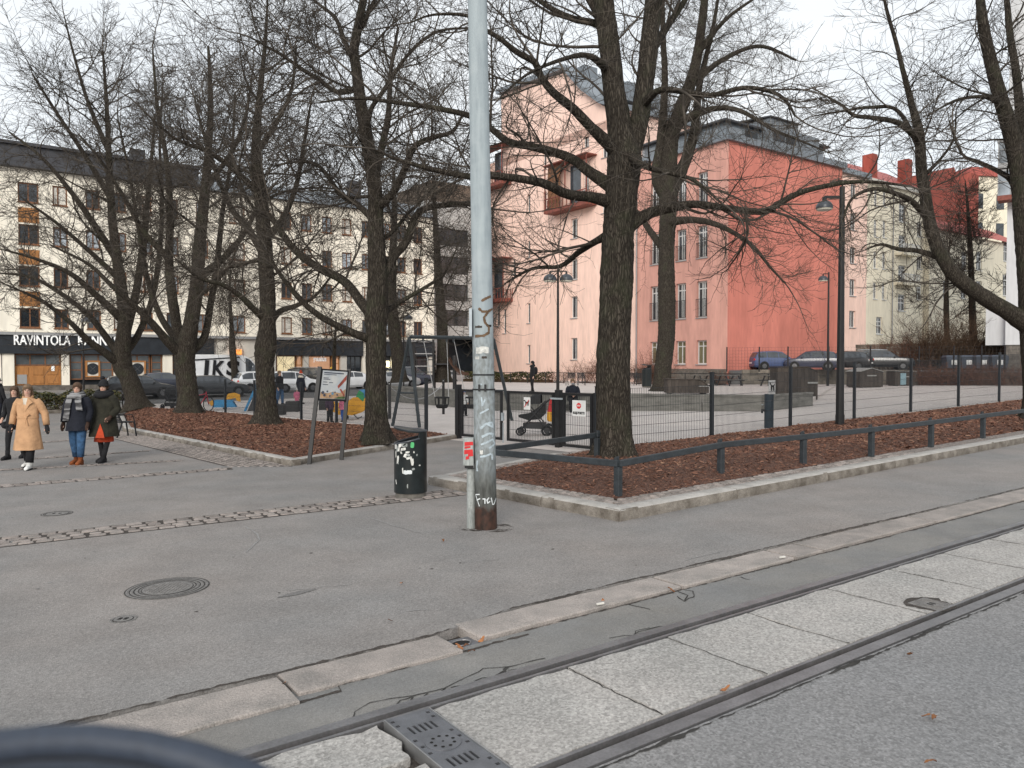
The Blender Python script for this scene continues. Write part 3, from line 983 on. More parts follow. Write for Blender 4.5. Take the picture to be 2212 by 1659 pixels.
# ------------------------------------------------------------------ manholes
M_iron = pm('cast_iron', (0.205, 0.196, 0.188), 0.2, 20, 0.7, metal=0.3, bump=0.6, bscale=90, fine=0.2, fscale=120)
def manhole(u, v, r, ri, label, rings=3, dz=0.0, slots=True):
 p = G(u, v, dz)
 t = thing('manhole_cover', label, 'manhole', (p.x, p.y, p.z), 0.0)
 t.rotation_euler = (0, -math.atan(KX), t.rotation_euler[2])
 n_ = 48
 q = MB()
 rr = np.linspace(ri, r, rings * 2 + 1)
 prof = [(ri, 0.001)]
 for i, x in enumerate(rr[1:-1]):
  prof += [(x - 0.004, 0.006 if i % 2 else 0.0035), (x + 0.004, 0.0035 if i % 2 else 0.006)]
 prof += [(r, 0.0045), (r + 0.004, -0.01)]
 q.loft([[(a * math.cos(2 * math.pi * k / n_), a * math.sin(2 * math.pi * k / n_), z) for k in range(n_)] for a, z in prof], caps=False)
 q.build('frame', M_iron, t)
 q = MB()
 q.loft([[(a * math.cos(2 * math.pi * k / n_), a * math.sin(2 * math.pi * k / n_), z) for k in range(n_)] for a, z in ((ri - 0.006, -0.01), (ri - 0.006, 0.0055))], caps=True)
 lid = q.build('lid', M_iron, t)
 q = MB()
 g_ = 0.032
 for i in range(-8, 9):
  for j in range(-8, 9):
   x, y = i * g_, j * g_
   if math.hypot(x, y) < ri - 0.035 and ri > 0.15:
    q.box(x - 0.011, x + 0.011, y - 0.011, y + 0.011, 0.0056, 0.0085)
 if q.v: q.build('stud_pattern', M_iron, lid)
 q = MB(); q.loft([[(a * math.cos(2 * math.pi * k / n_), a * math.sin(2 * math.pi * k / n_), 0.0045) for k in range(n_)] for a in (ri - 0.006, ri + 0.001)], caps=False); q.build('joint', M_crack, t)
 for k_ in range(rings + 1 if r > 0.15 else 0):
  x = ri + (r - ri) * (k_ + 0.6) / (rings + 0.6)
  q = MB(); q.loft([[(a * math.cos(2 * math.pi * k / n_), a * math.sin(2 * math.pi * k / n_), 0.0064) for k in range(n_)] for a in (x - 0.0045, x + 0.0045)], caps=False); q.build('ring_groove', M_crack, t)
 if slots:
  for sx in (-1, 1):
   q = MB(); q.box(sx * ri * 0.3 - 0.012, sx * ri * 0.3 + 0.012, -0.022, 0.022, 0.0056, 0.0092); q.build('lifting_slot', M_hole, lid)
 return t
manhole(362, 1271, 0.345, 0.215, 'large ringed cast-iron manhole cover in the asphalt square', 3, slots=False)
manhole(266, 1338, 0.10, 0.075, 'small round iron cover with two dark slots', 1)
manhole(123, 1110, 0.19, 0.14, 'round iron cover sunk beyond the wide cobble band', 1)
manhole(14, 1172, 0.10, 0.08, 'pale round cover set into the wide cobble band', 1)
manhole(1115, 986, 0.33, 0.26, 'dark round cover in the path behind the tall pole', 2, slots=False)
p = SN(s_of(G(2012, 1306, ROADZ)), n_of(G(2012, 1306, ROADZ)), ROADZ)
t = thing('manhole_cover', 'square iron track cover with concentric rings beside the rail', 'manhole', (p.x, p.y, p.z), A1)
q = MB(); q.box(-0.13, 0.13, -0.13, 0.13, -0.03, 0.005); bevel(q.build('frame', M_iron, t), 0.004)
q = MB()
for r in (0.06, 0.08, 0.10, 0.118):
 q.tube([(r * math.cos(a), r * math.sin(a), 0.006) for a in np.linspace(0, 2 * math.pi, 33)[:-1]], 0.003, 5, closed=True)
q.build('ring_pattern', M_iron, t)
for sx in (-0.02, 0.02):
 q = MB(); q.box(sx - 0.008, sx + 0.008, -0.025, 0.025, 0.0052, 0.0075); q.build('lifting_slot', M_hole, t)
q = MB(); q.poly([((0.155 + random.uniform(0, 0.05) * (math.sin(a) > 0)) * math.cos(a) * (1 + .18 * abs(math.sin(2 * a))), (0.15 + random.uniform(0, 0.06) * (math.sin(a) > 0)) * math.sin(a) * (1 + .18 * abs(math.sin(2 * a))), 0.0035) for a in np.linspace(0, 2 * math.pi, 25)[:-1]])
q.build('patch_rim', M_dirt, t)
M_chalk = pm('asphalt_scuff', (0.262, 0.256, 0.25), 0.1, 9, 0.9)
M_tar = asphalt('asphalt_patch', (0.150, 0.146, 0.143), (0.175, 0.165, 0.158), 0.2, 0.12)
def ribbon_mat(pts, w, mat, name, dz=0.0042):
 o = crack(pts, w, PAVE, dz, name=name); o.data.materials.clear(); o.data.materials.append(mat); return o
for pts, w in (([(530, 1137), (553, 1152), (561, 1164), (545, 1180), (533, 1192)], 0.02), ([(800, 1118), (850, 1135), (915, 1153)], 0.018), ([(880, 1320), (925, 1316)], 0.012), ([(1000, 1214), (1080, 1208)], 0.01), ([(1480, 1210), (1560, 1190)], 0.012), ([(480, 1003), (560, 1013), (600, 1030)], 0.015), ([(1890, 1112), (1960, 1098)], 0.012), ([(620, 1275), (760, 1262)], 0.008)):
 ribbon_mat(pts, w, M_chalk, 'scuff')
def blot(u, v, r, asp, mat, name, n=14):
 c = G(u, v, 0.0042)
 q = MB(); ph = random.uniform(0, 6)
 pts = []
 for k in range(n):
  a = 2 * math.pi * k / n
  rr = r * (1 + 0.25 * math.sin(2 * a + ph) + random.uniform(-0.15, 0.15))
  x, y = rr * asp * math.cos(a), rr * math.sin(a)
  x, y = rot2(A1)(x, y)
  pts.append((c.x + x, c.y + y, KX * (c.x + x) + 0.0042))
 q.poly(pts); return q.build(name, mat, PAVE)
blot(640, 1281, 0.05, 3.0, M_tar, 'tar_patch')
for k in range(70):
 d_ = random.uniform(5.6, 15) ; u_ = random.uniform(-50, 1500); v_ = 787 + 1.95 * FPX / d_
 c = G(u_, v_)
 if n_of(c) > N_KF + 0.3 and n_of(c) < 6.8 + (9 if u_ < 850 else 0): blot(u_, v_, random.uniform(0.008, 0.018), 1.2, random.choice((M_tar, M_chalk, M_dirt)), 'gum_spot', 7)
# ------------------------------------------------------------------ buildings
def stucco(name, c, var=0.06, sc=0.6, **k):
 return pm(name, c, var * 1.3, sc * 1.6, 0.9, bump=0.15, bscale=30, fine=0.07, fscale=3.5, stretch=(1, 1, 0.22), detail=8, **k)
M_cream = stucco('cream_render', (0.86, 0.805, 0.69))
M_pink = stucco('pink_render', (0.84, 0.60, 0.51), 0.06)
M_salm = stucco('salmon_render', (0.63, 0.335, 0.275), 0.08)
M_red = stucco('coral_render', (0.555, 0.195, 0.150), 0.10, 0.35)
M_yel = stucco('yellow_render', (0.78, 0.715, 0.57), 0.05)
M_white = stucco('white_render', (0.55, 0.555, 0.565), 0.04)
M_brick = stucco('firewall_red', (0.33, 0.085, 0.062), 0.14)
M_greyt = pm('grey_tile', (0.42, 0.42, 0.41), 0.12, 3, 0.7, fine=0.12, fscale=14)
M_metal = pm('roof_metal', (0.21, 0.235, 0.26), 0.12, 1.5, 0.45, metal=0.3)
M_dmetal = pm('dark_roof_metal', (0.062, 0.063, 0.070), 0.2, 1.5, 0.5, metal=0.2)
M_redroof = pm('red_roof_metal', (0.42, 0.105, 0.085), 0.12, 1.0, 0.6)
M_glass = pm('window_glass', (0.035, 0.042, 0.05), 0.5, 0.8, 0.06, spec=0.8, rnd=0.5)
M_glassb = pm('bright_window_glass', (0.26, 0.29, 0.32), 0.4, 0.6, 0.08, spec=0.8, rnd=0.4)
M_wood = pm('window_wood', (0.19, 0.085, 0.04), 0.2, 8, 0.6)
M_owood = pm('orange_wood', (0.38, 0.17, 0.055), 0.15, 5, 0.55, stretch=(1, 1, 0.3))
M_wframe = pm('white_window_frame', (0.60, 0.60, 0.585), 0.05, 8, 0.5)
M_gframe = pm('grey_window_frame', (0.30, 0.30, 0.30), 0.05, 8, 0.5)
M_band = pm('shop_band_dark', (0.022, 0.026, 0.032), 0.2, 2, 0.5)
M_letter = pm('sign_letter_white', (0.80, 0.80, 0.78), 0.03, 4, 0.5, emis=(1, 1, 1), estr=0.15)
M_stone = pm('plinth_stone', (0.13, 0.115, 0.10), 0.3, 4, 0.9, bump=0.5, bscale=12, fine=0.2)
M_pale = pm('pale_panel', (0.62, 0.59, 0.53), 0.06, 3, 0.8, fine=0.06)
M_shade = pm('shop_grey_glass', (0.085, 0.095, 0.10), 0.3, 0.7, 0.1, spec=0.7)
M_warm = pm('lit_shop_glass', (0.30, 0.17, 0.10), 0.5, 0.7, 0.1, spec=0.6, emis=(1.0, 0.52, 0.28), estr=0.22)
M_yellowlit = pm('lit_yellow_glass', (0.45, 0.38, 0.22), 0.3, 0.5, 0.1, spec=0.6, emis=(1.0, 0.82, 0.5), estr=0.35)
M_lamp = pm('lit_sign', (0.9, 0.8, 0.5), 0.02, 3, 0.4, emis=(1.0, 0.85, 0.5), estr=3.0)
M_balc = pm('balcony_red_brown', (0.20, 0.062, 0.045), 0.2, 4, 0.65)
M_rail = pm('railing_dark', (0.03, 0.03, 0.032), 0.15, 6, 0.5)
M_curt = pm('curtain_green', (0.16, 0.145, 0.085), 0.25, 3, 0.9, stretch=(6, 1, 0.4))
WCACHE = {}
def window_meshes(w, h, style):
 key = (round(w, 2), round(h, 2), style)
 if key in WCACHE: return WCACHE[key]
 mull, trans, fm, pmn, fw, deep = style
 q = MB()
 d0, d1 = deep, deep + 0.07
 q.box(0, fw, d0, d1, 0, h); q.box(w - fw, w, d0, d1, 0, h)
 q.box(fw, w - fw, d0, d1, 0, fw); q.box(fw, w - fw, d0, d1, h - fw, h)
 for m in mull:
  q.box(w * m - fw * 0.45, w * m + fw * 0.45, d0 + 0.006, d1 - 0.006, fw, h - fw)
 for t_ in trans:
  q.box(fw, w - fw, d0 + 0.012, d1 - 0.012, h * t_ - fw * 0.4, h * t_ + fw * 0.4)
 fme = q.mesh('window', MATS[fm])
 q = MB(); q.add([(fw * 0.5, d0 + 0.035, fw * 0.5), (w - fw * 0.5, d0 + 0.035, fw * 0.5), (w - fw * 0.5, d0 + 0.035, h - fw * 0.5), (fw * 0.5, d0 + 0.035, h - fw * 0.5)], [(0, 1, 2, 3)])
 pme = q.mesh('pane', MATS[pmn])
 WCACHE[key] = (fme, pme)
 return WCACHE[key]
ST_CREAM = ((0.5,), (), 'window_wood', 'window_glass', 0.09, 0.12)
ST_CREAMB = ((0.5,), (), 'window_wood', 'bright_window_glass', 0.09, 0.12)
ST_CREAMC = ((0.36,), (), 'window_wood', 'pale_panel', 0.09, 0.12)
ST_WHITE = ((0.5,), (0.70,), 'white_window_frame', 'window_glass', 0.11, 0.20)
ST_PINK = ((0.55,), (), 'white_window_frame', 'window_glass', 0.09, 0.18)
ST_SALM = ((0.42, 0.62), (0.80,), 'white_window_frame', 'window_glass', 0.11, 0.22)
ST_SALM1 = ((0.5,), (0.76,), 'white_window_frame', 'curtain_green', 0.10, 0.22)
ST_YEL = ((0.5,), (0.5, 0.74), 'white_window_frame', 'window_glass', 0.12, 0.14)
ST_NARR = ((), (), 'white_window_frame', 'window_glass', 0.07, 0.18)
ST_DARK = ((0.33, 0.66), (), 'railing_dark', 'window_glass', 0.08, 0.15)
def facade(bld, P, ang, L, z0, z1, mat, opens, name='wall', top=None, depth=10.0, reveal=0.30):
 xs_ = sorted(set([0.0, L] + [round(v, 3) for o in opens for v in (o[0], o[0] + o[2]) if 0 < v < L]))
 zs_ = sorted(set([z0, z1] + [round(v, 3) for o in opens for v in (o[1], o[1] + o[3]) if z0 < v < z1]))
 q = MB()
 for i in range(len(xs_) - 1):
  for j in range(len(zs_) - 1):
   cx_, cz_ = (xs_[i] + xs_[i + 1]) / 2, (zs_[j] + zs_[j + 1]) / 2
   if any(o[0] < cx_ < o[0] + o[2] and o[1] < cz_ < o[1] + o[3] for o in opens): continue
   q.add([(xs_[i], 0, zs_[j]), (xs_[i + 1], 0, zs_[j]), (xs_[i + 1], 0, zs_[j + 1]), (xs_[i], 0, zs_[j + 1])], [(0, 1, 2, 3)])
 for o in opens:
  x, z, w, h = o[:4]
  r = reveal
  q.add([(x, 0, z), (x + w, 0, z), (x + w, 0, z + h), (x, 0, z + h), (x, r, z), (x + w, r, z), (x + w, r, z + h), (x, r, z + h)],
    [(0, 4, 5, 1), (1, 5, 6, 2), (2, 6, 7, 3), (3, 7, 4, 0)])
 if top:
  q.poly([(x, 0, z) for x, z in top])
 if depth:
  q.add([(0, 0, z0), (0, depth, z0), (0, depth, z1), (0, 0, z1)], [(0, 1, 2, 3)])
  q.add([(L, 0, z0), (L, depth, z0), (L, depth, z1), (L, 0, z1)], [(3, 2, 1, 0)])
  q.add([(0, depth, z0), (L, depth, z0), (L, depth, z1), (0, depth, z1)], [(3, 2, 1, 0)])
  q.add([(0, 0.31, z1), (L, 0.31, z1), (L, depth, z1), (0, depth, z1)], [(0, 1, 2, 3)])
 lx, ly = P[0] - bld.location.x, P[1] - bld.location.y
 wo_ = q.build(name, mat, bld, (lx, ly, 0), ang)
 r_ = rot2(ang)
 for o in opens:
  if o[4] is None: continue
  fme, pme = window_meshes(o[2], o[3], o[4])
  ox, oy = r_(o[0], 0)
  win = link('window', fme, bld, (lx + ox, ly + oy, o[1]), ang)
  pane = link('pane', pme, win)
  if len(o) > 5 and o[5]:
   sm = WCACHE.get(('sill', round(o[2], 2), o[5]))
   if sm is None:
    s_ = MB(); s_.box(-0.05, o[2] + 0.05, -0.09, 0.16, -0.07, -0.003)
    sm = s_.mesh('sill', MATS[o[5]]); WCACHE[('sill', round(o[2], 2), o[5])] = sm
   link('sill', sm, win)
 return wo_
def s_at(u, P, ang):
 dx, dy = math.cos(ang), math.sin(ang)
 r = (u - CU) / FPX
 return (r * P[1] - P[0]) / (dx - r * dy)
def y_at(u, P, ang):
 return P[1] + math.sin(ang) * s_at(u, P, ang)
def z_at(u, v, P, ang):
 return W(u, v, y_at(u, P, ang)).z
def lbox(bld, P, ang, name, mat, x0, x1, y0, y1, z0, z1, parent=None):
 q = MB(); q.box(x0, x1, y0, y1, z0, z1)
 return q.build(name, mat, parent or bld, (P[0] - bld.location.x, P[1] - bld.location.y, 0) if parent is None else None, ang if parent is None else None)
PC = (-40.0, 50.8)
cb = thing('cream_building', 'long cream apartment block with dark shop band and wooden windows', 'building', (PC[0], PC[1], -0.8))
cb.location.z = 0
LC = s_at(938, PC, A1)
ZG = 0.28
zl = z_at(300, 722, PC, A1)
def sx(u): return s_at(u, PC, A1)
ops = []
ST = 2.92
cols = [67, 135, 205, 262, 318, 375, 440, 515, 575, 620.6, 664.5, 708.5, 751, 793, 835, 868.4, 903.8]
W1 = 0.90
litw = set()
for ci, u in enumerate(cols):
 w = 1.25 if u < 80 or abs(u - 515) < 3 else 0.92
 x = sx(u) - w / 2
 if x < 0.3: continue
 for fl in range(4):
  z = zl + 0.30 + fl * ST
  ops.append((round(x, 3), round(z, 3), w, 1.38, random.choice((ST_CREAM, ST_CREAM, ST_CREAMB, ST_CREAMC)), 'window_wood'))
zt_ = zl + 4 * ST - 0.30
for x in (1.0,):
 for fl in range(4):
  ops.append((x, zl + 0.30 + fl * ST, 0.92, 1.38, ST_CREAM, 'window_wood'))
facade(cb, PC, A1, LC, zl, zt_, M_cream, ops, depth=12)
for fl in range(3):
 lbox(cb, PC, A1, 'spandrel_panel', M_owood, sx(67) - 0.62, sx(67) + 0.62, -0.03, 0.02, zl + 0.30 + fl * ST + 1.50, zl + 0.30 + fl * ST + 2.55)
lbox(cb, PC, A1, 'ledge', M_gframe, -0.2, LC + 0.1, -0.45, 0.0, zl - 0.22, zl - 0.03)
xr = sx(430)
lbox(cb, PC, A1, 'attic', M_dmetal, -2, xr, -0.5, 10, zt_ + 0.02, zt_ + 1.45)
lbox(cb, PC, A1, 'attic_eave', M_dmetal, -2.1, xr + 0.1, -0.75, 10, zt_ + 1.47, zt_ + 1.68)
q = MB()
q.add([(xr, -0.4, zt_ + 0.02), (LC + 0.3, -0.4, zt_ + 0.02), (LC + 0.3, 4.5, zt_ + 2.1), (xr, 4.5, zt_ + 2.1), (LC + 0.3, 12, zt_ + 0.02), (xr, 12, zt_ + 0.02)], [(0, 1, 2, 3), (3, 2, 4, 5), (1, 4, 2), (0, 3, 5)])
q.build('roof', M_metal, cb, (0, 0, 0), A1)
for u in (300, 780):
 lbox(cb, PC, A1, 'chimney', M_dmetal, sx(u), sx(u) + 1.0, 2, 3, zt_, zt_ + 3.0)
zb = zl - 0.22
HB = 1.3
for (u0, u1) in ((-60, 461), (596, 782), (833, 936)):
 lbox(cb, PC, A1, 'shop_band', M_band, max(0, sx(u0)), sx(u1), -0.30, 0.25, zb - HB, zb - 0.004)
zs = zb - HB
def pier(u0, u1, mat=M_cream, y=-0.12): lbox(cb, PC, A1, 'pier', mat, max(0, sx(u0)), sx(u1), y, 0.6, ZG, zs - 0.004)
for a_, c_ in ((-60, 3), (5, 31), (133, 150), (246, 268), (352, 372)): pier(a_, c_)
lbox(cb, PC, A1, 'pier', M_pale, sx(461.5), sx(595.5), -0.10, 0.6, ZG, zb - 0.01)
lbox(cb, PC, A1, 'pier', M_cream, sx(782.5), sx(800), -0.10, 0.6, ZG, zb - 0.01)
lbox(cb, PC, A1, 'pier', M_pale, sx(800.5), sx(832.5), -0.06, 0.6, zb - 0.9, zb - 0.01)
pier(655, 666, M_pale); pier(735, 748, M_pale); pier(846, 870); pier(925, 937, M_pale)
def shop_window(u0, u1, mat, frame='window_wood', mull=(0.5,), trans=(), z0=None, z1=None, y=0.15):
 w = sx(u1) - sx(u0)
 z0 = ZG + 0.55 if z0 is None else z0
 z1 = zs - 0.005 if z1 is None else z1
 fme, pme = window_meshes(w, z1 - z0, (mull, trans, frame, mat, 0.09, 0.0))
 r_ = rot2(A1)
 ox, oy = r_(sx(u0), y)
 win = link('window', fme, cb, (ox, oy, z0), A1)
 link('pane', pme, win)
 return win
lbox(cb, PC, A1, 'back_wall', M_band, 0, LC, 0.55, 0.7, ZG, zl - 0.25)
lbox(cb, PC, A1, 'stone_base', M_stone, 0, LC, -0.16, 0.09, ZG - 1.2, ZG + 0.18)
shop_window(32, 132, 'shop_grey_glass', mull=(0.33, 0.66), z0=zs - 0.85)
dz0, dz1 = ZG + 0.2, zs - 0.86
dd = lbox(cb, PC, A1, 'door', M_owood, sx(32.5), sx(131.5), 0.10, 0.25, dz0, dz1)
wd_ = sx(131.5) - sx(32.5)
for k in range(3):
 for (za, zb_) in ((0.06, 0.47), (0.53, 0.94)):
  q = MB()
  xa, xb = sx(32.5) + wd_ * (k / 3 + 0.04), sx(32.5) + wd_ * ((k + 1) / 3 - 0.04)
  q.box(xa, xb, 0.065, 0.098, dz0 + (dz1 - dz0) * za, dz0 + (dz1 - dz0) * zb_)
  bevel(q.build('door_panel', M_owood, dd), 0.03, 1)
q = MB(); q.box(sx(37), sx(58), 0.03, 0.062, dz0 + 0.1, dz0 + 0.75); q.build('vent_grille', M_gframe, dd)
q = MB(); q.box(sx(111), sx(118), 0.03, 0.062, dz0 + 1.0, dz0 + 1.35); q.build('notice', M_letter, dd)
q = MB(); q.box(sx(135), sx(148), -0.20, -0.125, ZG + 1.6, ZG + 2.9); q.build('menu_case', M_pale, cb, (0, 0, 0), A1)
for (u0, u1) in ((151, 179), (181, 245), (269, 325), (327, 351), (373, 458)):
 shop_window(u0, u1, 'shop_grey_glass', mull=(0.5,) if u1 - u0 > 40 else (), trans=(0.38, 0.68))
for (u0, u1, uc) in ((189, 213, 201), (283, 312, 298)):
 x0, x1 = sx(u0), sx(u1)
 z0, z1 = z_at(uc, 812, PC, A1), z_at(uc, 782, PC, A1)
 q = MB()
 for (a_, c_, e_, f_) in ((x0 - 0.12, x0, z0 - 0.1, z1 + 0.1), (x1, x1 + 0.12, z0 - 0.1, z1 + 0.1), (x0, x1, z0 - 0.1, z0), (x0, x1, z1, z1 + 0.1)):
  q.box(a_, c_, 0.07, 0.145, e_, f_)
 fr = q.build('sash', M_owood, cb, (0, 0, 0), A1)
 q = MB(); q.box(x0, x1, 0.12, 0.14, z0, z1); q.build('frosted_pane', M_pale, fr)
 q = MB()
 xc, zc, r = (x0 + x1) / 2, (z0 + z1) / 2, (z1 - z0) * 0.42
 q.loft([[(xc + r * math.cos(2 * math.pi * k / 24), y, zc + r * math.sin(2 * math.pi * k / 24)) for k in range(24)] for y in (0.119, 0.10)])
 em = q.build('emblem', M_band, fr)
 q = MB()
 for sgn in (-1, 1):
  q.bar((xc - sgn * r * 0.45, 0.097, zc - r * 0.45), (xc + sgn * r * 0.45, 0.097, zc + r * 0.45), 0.05, 0.004)
 q.build('crossed_cutlery', M_gframe, em)
shop_window(598, 640, 'lit_yellow_glass', mull=())
shop_window(641, 654.5, 'lit_shop_glass', frame='orange_wood', mull=(), trans=(0.62,), z0=ZG + 0.3)
gw_ = shop_window(667, 716, 'lit_shop_glass', mull=(), trans=())
shop_window(717, 734.5, 'lit_shop_glass', frame='orange_wood', mull=(), trans=(0.68,), z0=ZG + 0.3)
shop_window(749, 781.5, 'window_glass', frame='railing_dark', mull=(0.3, 0.6), z0=ZG + 0.3)
shop_window(801, 832, 'window_glass', frame='railing_dark', mull=(0.5,), z0=ZG + 0.3)
shop_window(871, 924, 'window_glass', frame='railing_dark', mull=(0.3, 0.6), z0=ZG + 0.3)
q = MB(); q.box(sx(832), sx(845.5), 0.2, 0.3, ZG + 0.4, zs); q.build('entrance_door', M_band, cb, (0, 0, 0), A1)
q = MB(); q.box(sx(836), sx(842), 0.10, 0.19, zs - 1.0, zs - 0.45); q.build('lit_sign_box', M_lamp, cb, (0, 0, 0), A1)
q = MB(); q.box(sx(499), sx(520), -0.35, -0.105, zs + 0.05, zs + 0.45); q.build('shop_lamp', pm('shop_lamp_orange', (0.6, 0.2, 0.05), 0.05, 3, 0.5, emis=(1.0, 0.35, 0.08), estr=0.7), cb, (0, 0, 0), A1)
def text_mesh(body, size, ext, mat, bold=0.0, name='lettering'):
 cu_ = bpy.data.curves.new(name, 'FONT')
 cu_.body = body
 cu_.size = size
 cu_.extrude = ext
 cu_.offset = bold
 cu_.resolution_u = 3
 tmp = bpy.data.objects.new(name, cu_)
 COL.objects.link(tmp)
 dg = bpy.context.evaluated_depsgraph_get()
 me = bpy.data.meshes.new_from_object(tmp.evaluated_get(dg))
 bpy.data.objects.remove(tmp)
 me.materials.clear()
 me.materials.append(mat)
 return me
def place_text(body, size, ext, mat, parent, origin, ang, width=None, bold=0.0, name='lettering', spacing=True):
 me = text_mesh(body, size, ext, mat, bold, name)
 xs2 = [v.co.x for v in me.vertices]
 w = max(xs2) - min(xs2)
 o = link(name, me, parent, origin)
 o.rotation_euler = (math.pi / 2, 0, ang)
 if width:
  o.scale = (width / w, 1, 1)
 return o
r_ = rot2(A1)
def cpt(u, v, y):
 ox, oy = r_(sx(u), y)
 return (ox, oy, z_at(u, v, PC, A1))
place_text('RAVINTOLA', 1.0, 0.04, M_letter, cb, cpt(29, 744.5, -0.36), A1, sx(151) - sx(29), 0.018)
place_text('KANNAS', 1.0, 0.04, M_letter, cb, cpt(167, 745, -0.36), A1, sx(253) - sx(167), 0.018)
place_text('greenshake', 0.62, 0.02, M_letter, cb, cpt(678, 780, 0.10), A1, sx(706) - sx(678), 0.012)
place_text('eatery', 0.30, 0.02, M_letter, cb, cpt(686, 784.5, 0.10), A1, sx(699) - sx(686), 0.004) if False else None
PG = (-8.6, 78.0)
gb = thing('grey_building', 'grey tiled block with dark ribbon windows and a garage mouth', 'building', (PG[0], PG[1], 0))
ag = A1
LG = s_at(1060, PG, ag)
ops = []
for v0, v1 in ((495, 532), (555, 592), (614, 650), (670, 704)):
 z0, z1 = z_at(980, v1, PG, ag), z_at(980, v0, PG, ag)
 ops.append((s_at(944, PG, ag), z0, s_at(1012, PG, ag) - s_at(944, PG, ag), z1 - z0, ST_DARK))
zga = z_at(980, 728, PG, ag)
ops.append((s_at(968, PG, ag), -0.9, s_at(1030, PG, ag) - s_at(968, PG, ag), zga + 0.9, None))
facade(gb, PG, ag, LG, -0.9, z_at(980, 440, PG, ag), M_greyt, ops, depth=10, reveal=0.4)
q = MB(); q.box(s_at(950, PG, ag), LG - 0.2, 2.5, 2.6, -0.85, zga + 0.3); q.build('garage_back', M_band, gb, (0, 0, 0), ag)
lbox(gb, PG, ag, 'roof_house', pm('brown_cladding', (0.15, 0.115, 0.09), 0.2, 2, 0.8), 1.5, LG, 1.5, 9, z_at(980, 440, PG, ag) + 0.02, z_at(980, 388, PG, ag))
CR = (16.4, 60.0)
a2 = A1 - math.pi / 2
def back(sdist): return (CR[0] - math.cos(a2) * sdist, CR[1] - math.sin(a2) * sdist)
L_sal = -s_at(1372, CR, a2)
PS = back(L_sal)
sb = thing('salmon_building', 'salmon building with a windowless coral gable and tall French windows', 'building', (PS[0], PS[1], 0))
def sxs(u): return s_at(u, PS, a2)
Yc = y_at(1515, PS, a2)
def zc_(v, u=1515): return W(u, v, y_at(u, PS, a2)).z
zE = W(1568, 303, CR[1]).z
ops = []
ZB = 0.3
for u in (1414, 1470, 1515):
 w = 1.06
 for ri, (v0, v1) in enumerate(((735, 787), (607, 686), (487, 557), (371, 440))):
  z0, z1 = zc_(v1), zc_(v0)
  ops.append((round(sxs(u) - w / 2, 3), round(z0, 3), w, round(z1 - z0, 3), ST_SALM1 if ri == 0 else ST_SALM, 'grey_window_frame'))
facade(sb, PS, a2, L_sal, ZB, zE, M_salm, ops, depth=0, reveal=0.34)
for u in (1414, 1470, 1515):
 for (v0, v1) in ((646, 686), (524, 557), (408, 440)):
  z0, z1 = zc_(v1) - 0.02, zc_(v0)
  x0 = sxs(u) - 0.56
  q = MB()
  q.bar((x0, -0.05, z1), (x0 + 1.12, -0.05, z1), 0.04); q.bar((x0, -0.05, z0 + 0.1), (x0 + 1.12, -0.05, z0 + 0.1), 0.03)
  for k in range(9):
   q.bar((x0 + 0.14 * k, -0.05, z0 + 0.1), (x0 + 0.14 * k, -0.05, z1), 0.018)
  q.build('balcony_grille', M_rail, sb, (0, 0, 0), a2)
q = MB(); q.box(-0.1, L_sal + 0.04, -0.06, -0.002, ZB - 1, zc_(797)); q.build('plinth', M_stone, sb, (0, 0, 0), a2)
Lg = s_at(1815, CR, A1)
q = MB()
q.add([(0, 0, ZB), (Lg, 0, ZB), (Lg, 0, zE), (0, 0, zE)], [(0, 1, 2, 3)])
q.add([(Lg, 0, ZB), (Lg, 12, ZB), (Lg, 12, zE), (Lg, 0, zE)], [(0, 1, 2, 3)])
lc = (CR[0] - PS[0], CR[1] - PS[1], 0)
g_ = q.build('gable_wall', M_red, sb, lc, A1)
q = MB(); q.box(-0.02, 0.10, -0.012, 0.6, ZB, zE); q.build('corner_strip', M_salm, sb, lc, A1)
q = MB(); q.box(-0.35, Lg + 0.3, -0.3, 0.5, zE + 0.004, zE + 0.50); q.build('parapet', M_metal, sb, lc, A1)
q = MB(); q.box(-0.4, L_sal + 0.3, -0.3, 0.5, zE + 0.008, zE + 0.46); q.build('eave', M_metal, sb, (0, 0, 0), a2)
q = MB(); q.add([(0, 0.4, zE + 0.40), (Lg, 0.4, zE + 0.40), (Lg, L_sal, zE + 0.40), (0, L_sal, zE + 0.40)], [(0, 1, 2, 3)]); q.build('roof', M_metal, sb, lc, A1)
at = MB(); at.box(0.8, Lg - 1.5, 0.9, L_sal + 2, zE + 0.41, zE + 1.75); ato = at.build('attic', M_metal, sb, lc, A1)
q = MB(); q.box(0.3, Lg - 1.0, 0.5, L_sal + 2, zE + 1.76, zE + 1.90); q.build('attic_roof', M_dmetal, ato)
for k in range(6):
 q = MB(); q.box(1.2 + k * 1.95, 2.7 + k * 1.95, 0.84, 0.895, zE + 0.8, zE + 1.5); q.build('attic_window', M_glassb if k % 2 == 0 else M_glass, ato)
for k in range(5):
 q = MB(); q.box(0.74, 0.795, 1.6 + k * 2.0, 3.0 + k * 2.0, zE + 0.8, zE + 1.5); q.build('attic_window', M_glassb, ato)
q = MB(); q.box(5.0, 8.6, -0.1, 5, zE + 0.52, zE + 2.6); q.box(9.4, 12.2, 0.3, 5, zE + 0.52, zE + 2.2); dm = q.build('dormer', M_metal, ato)
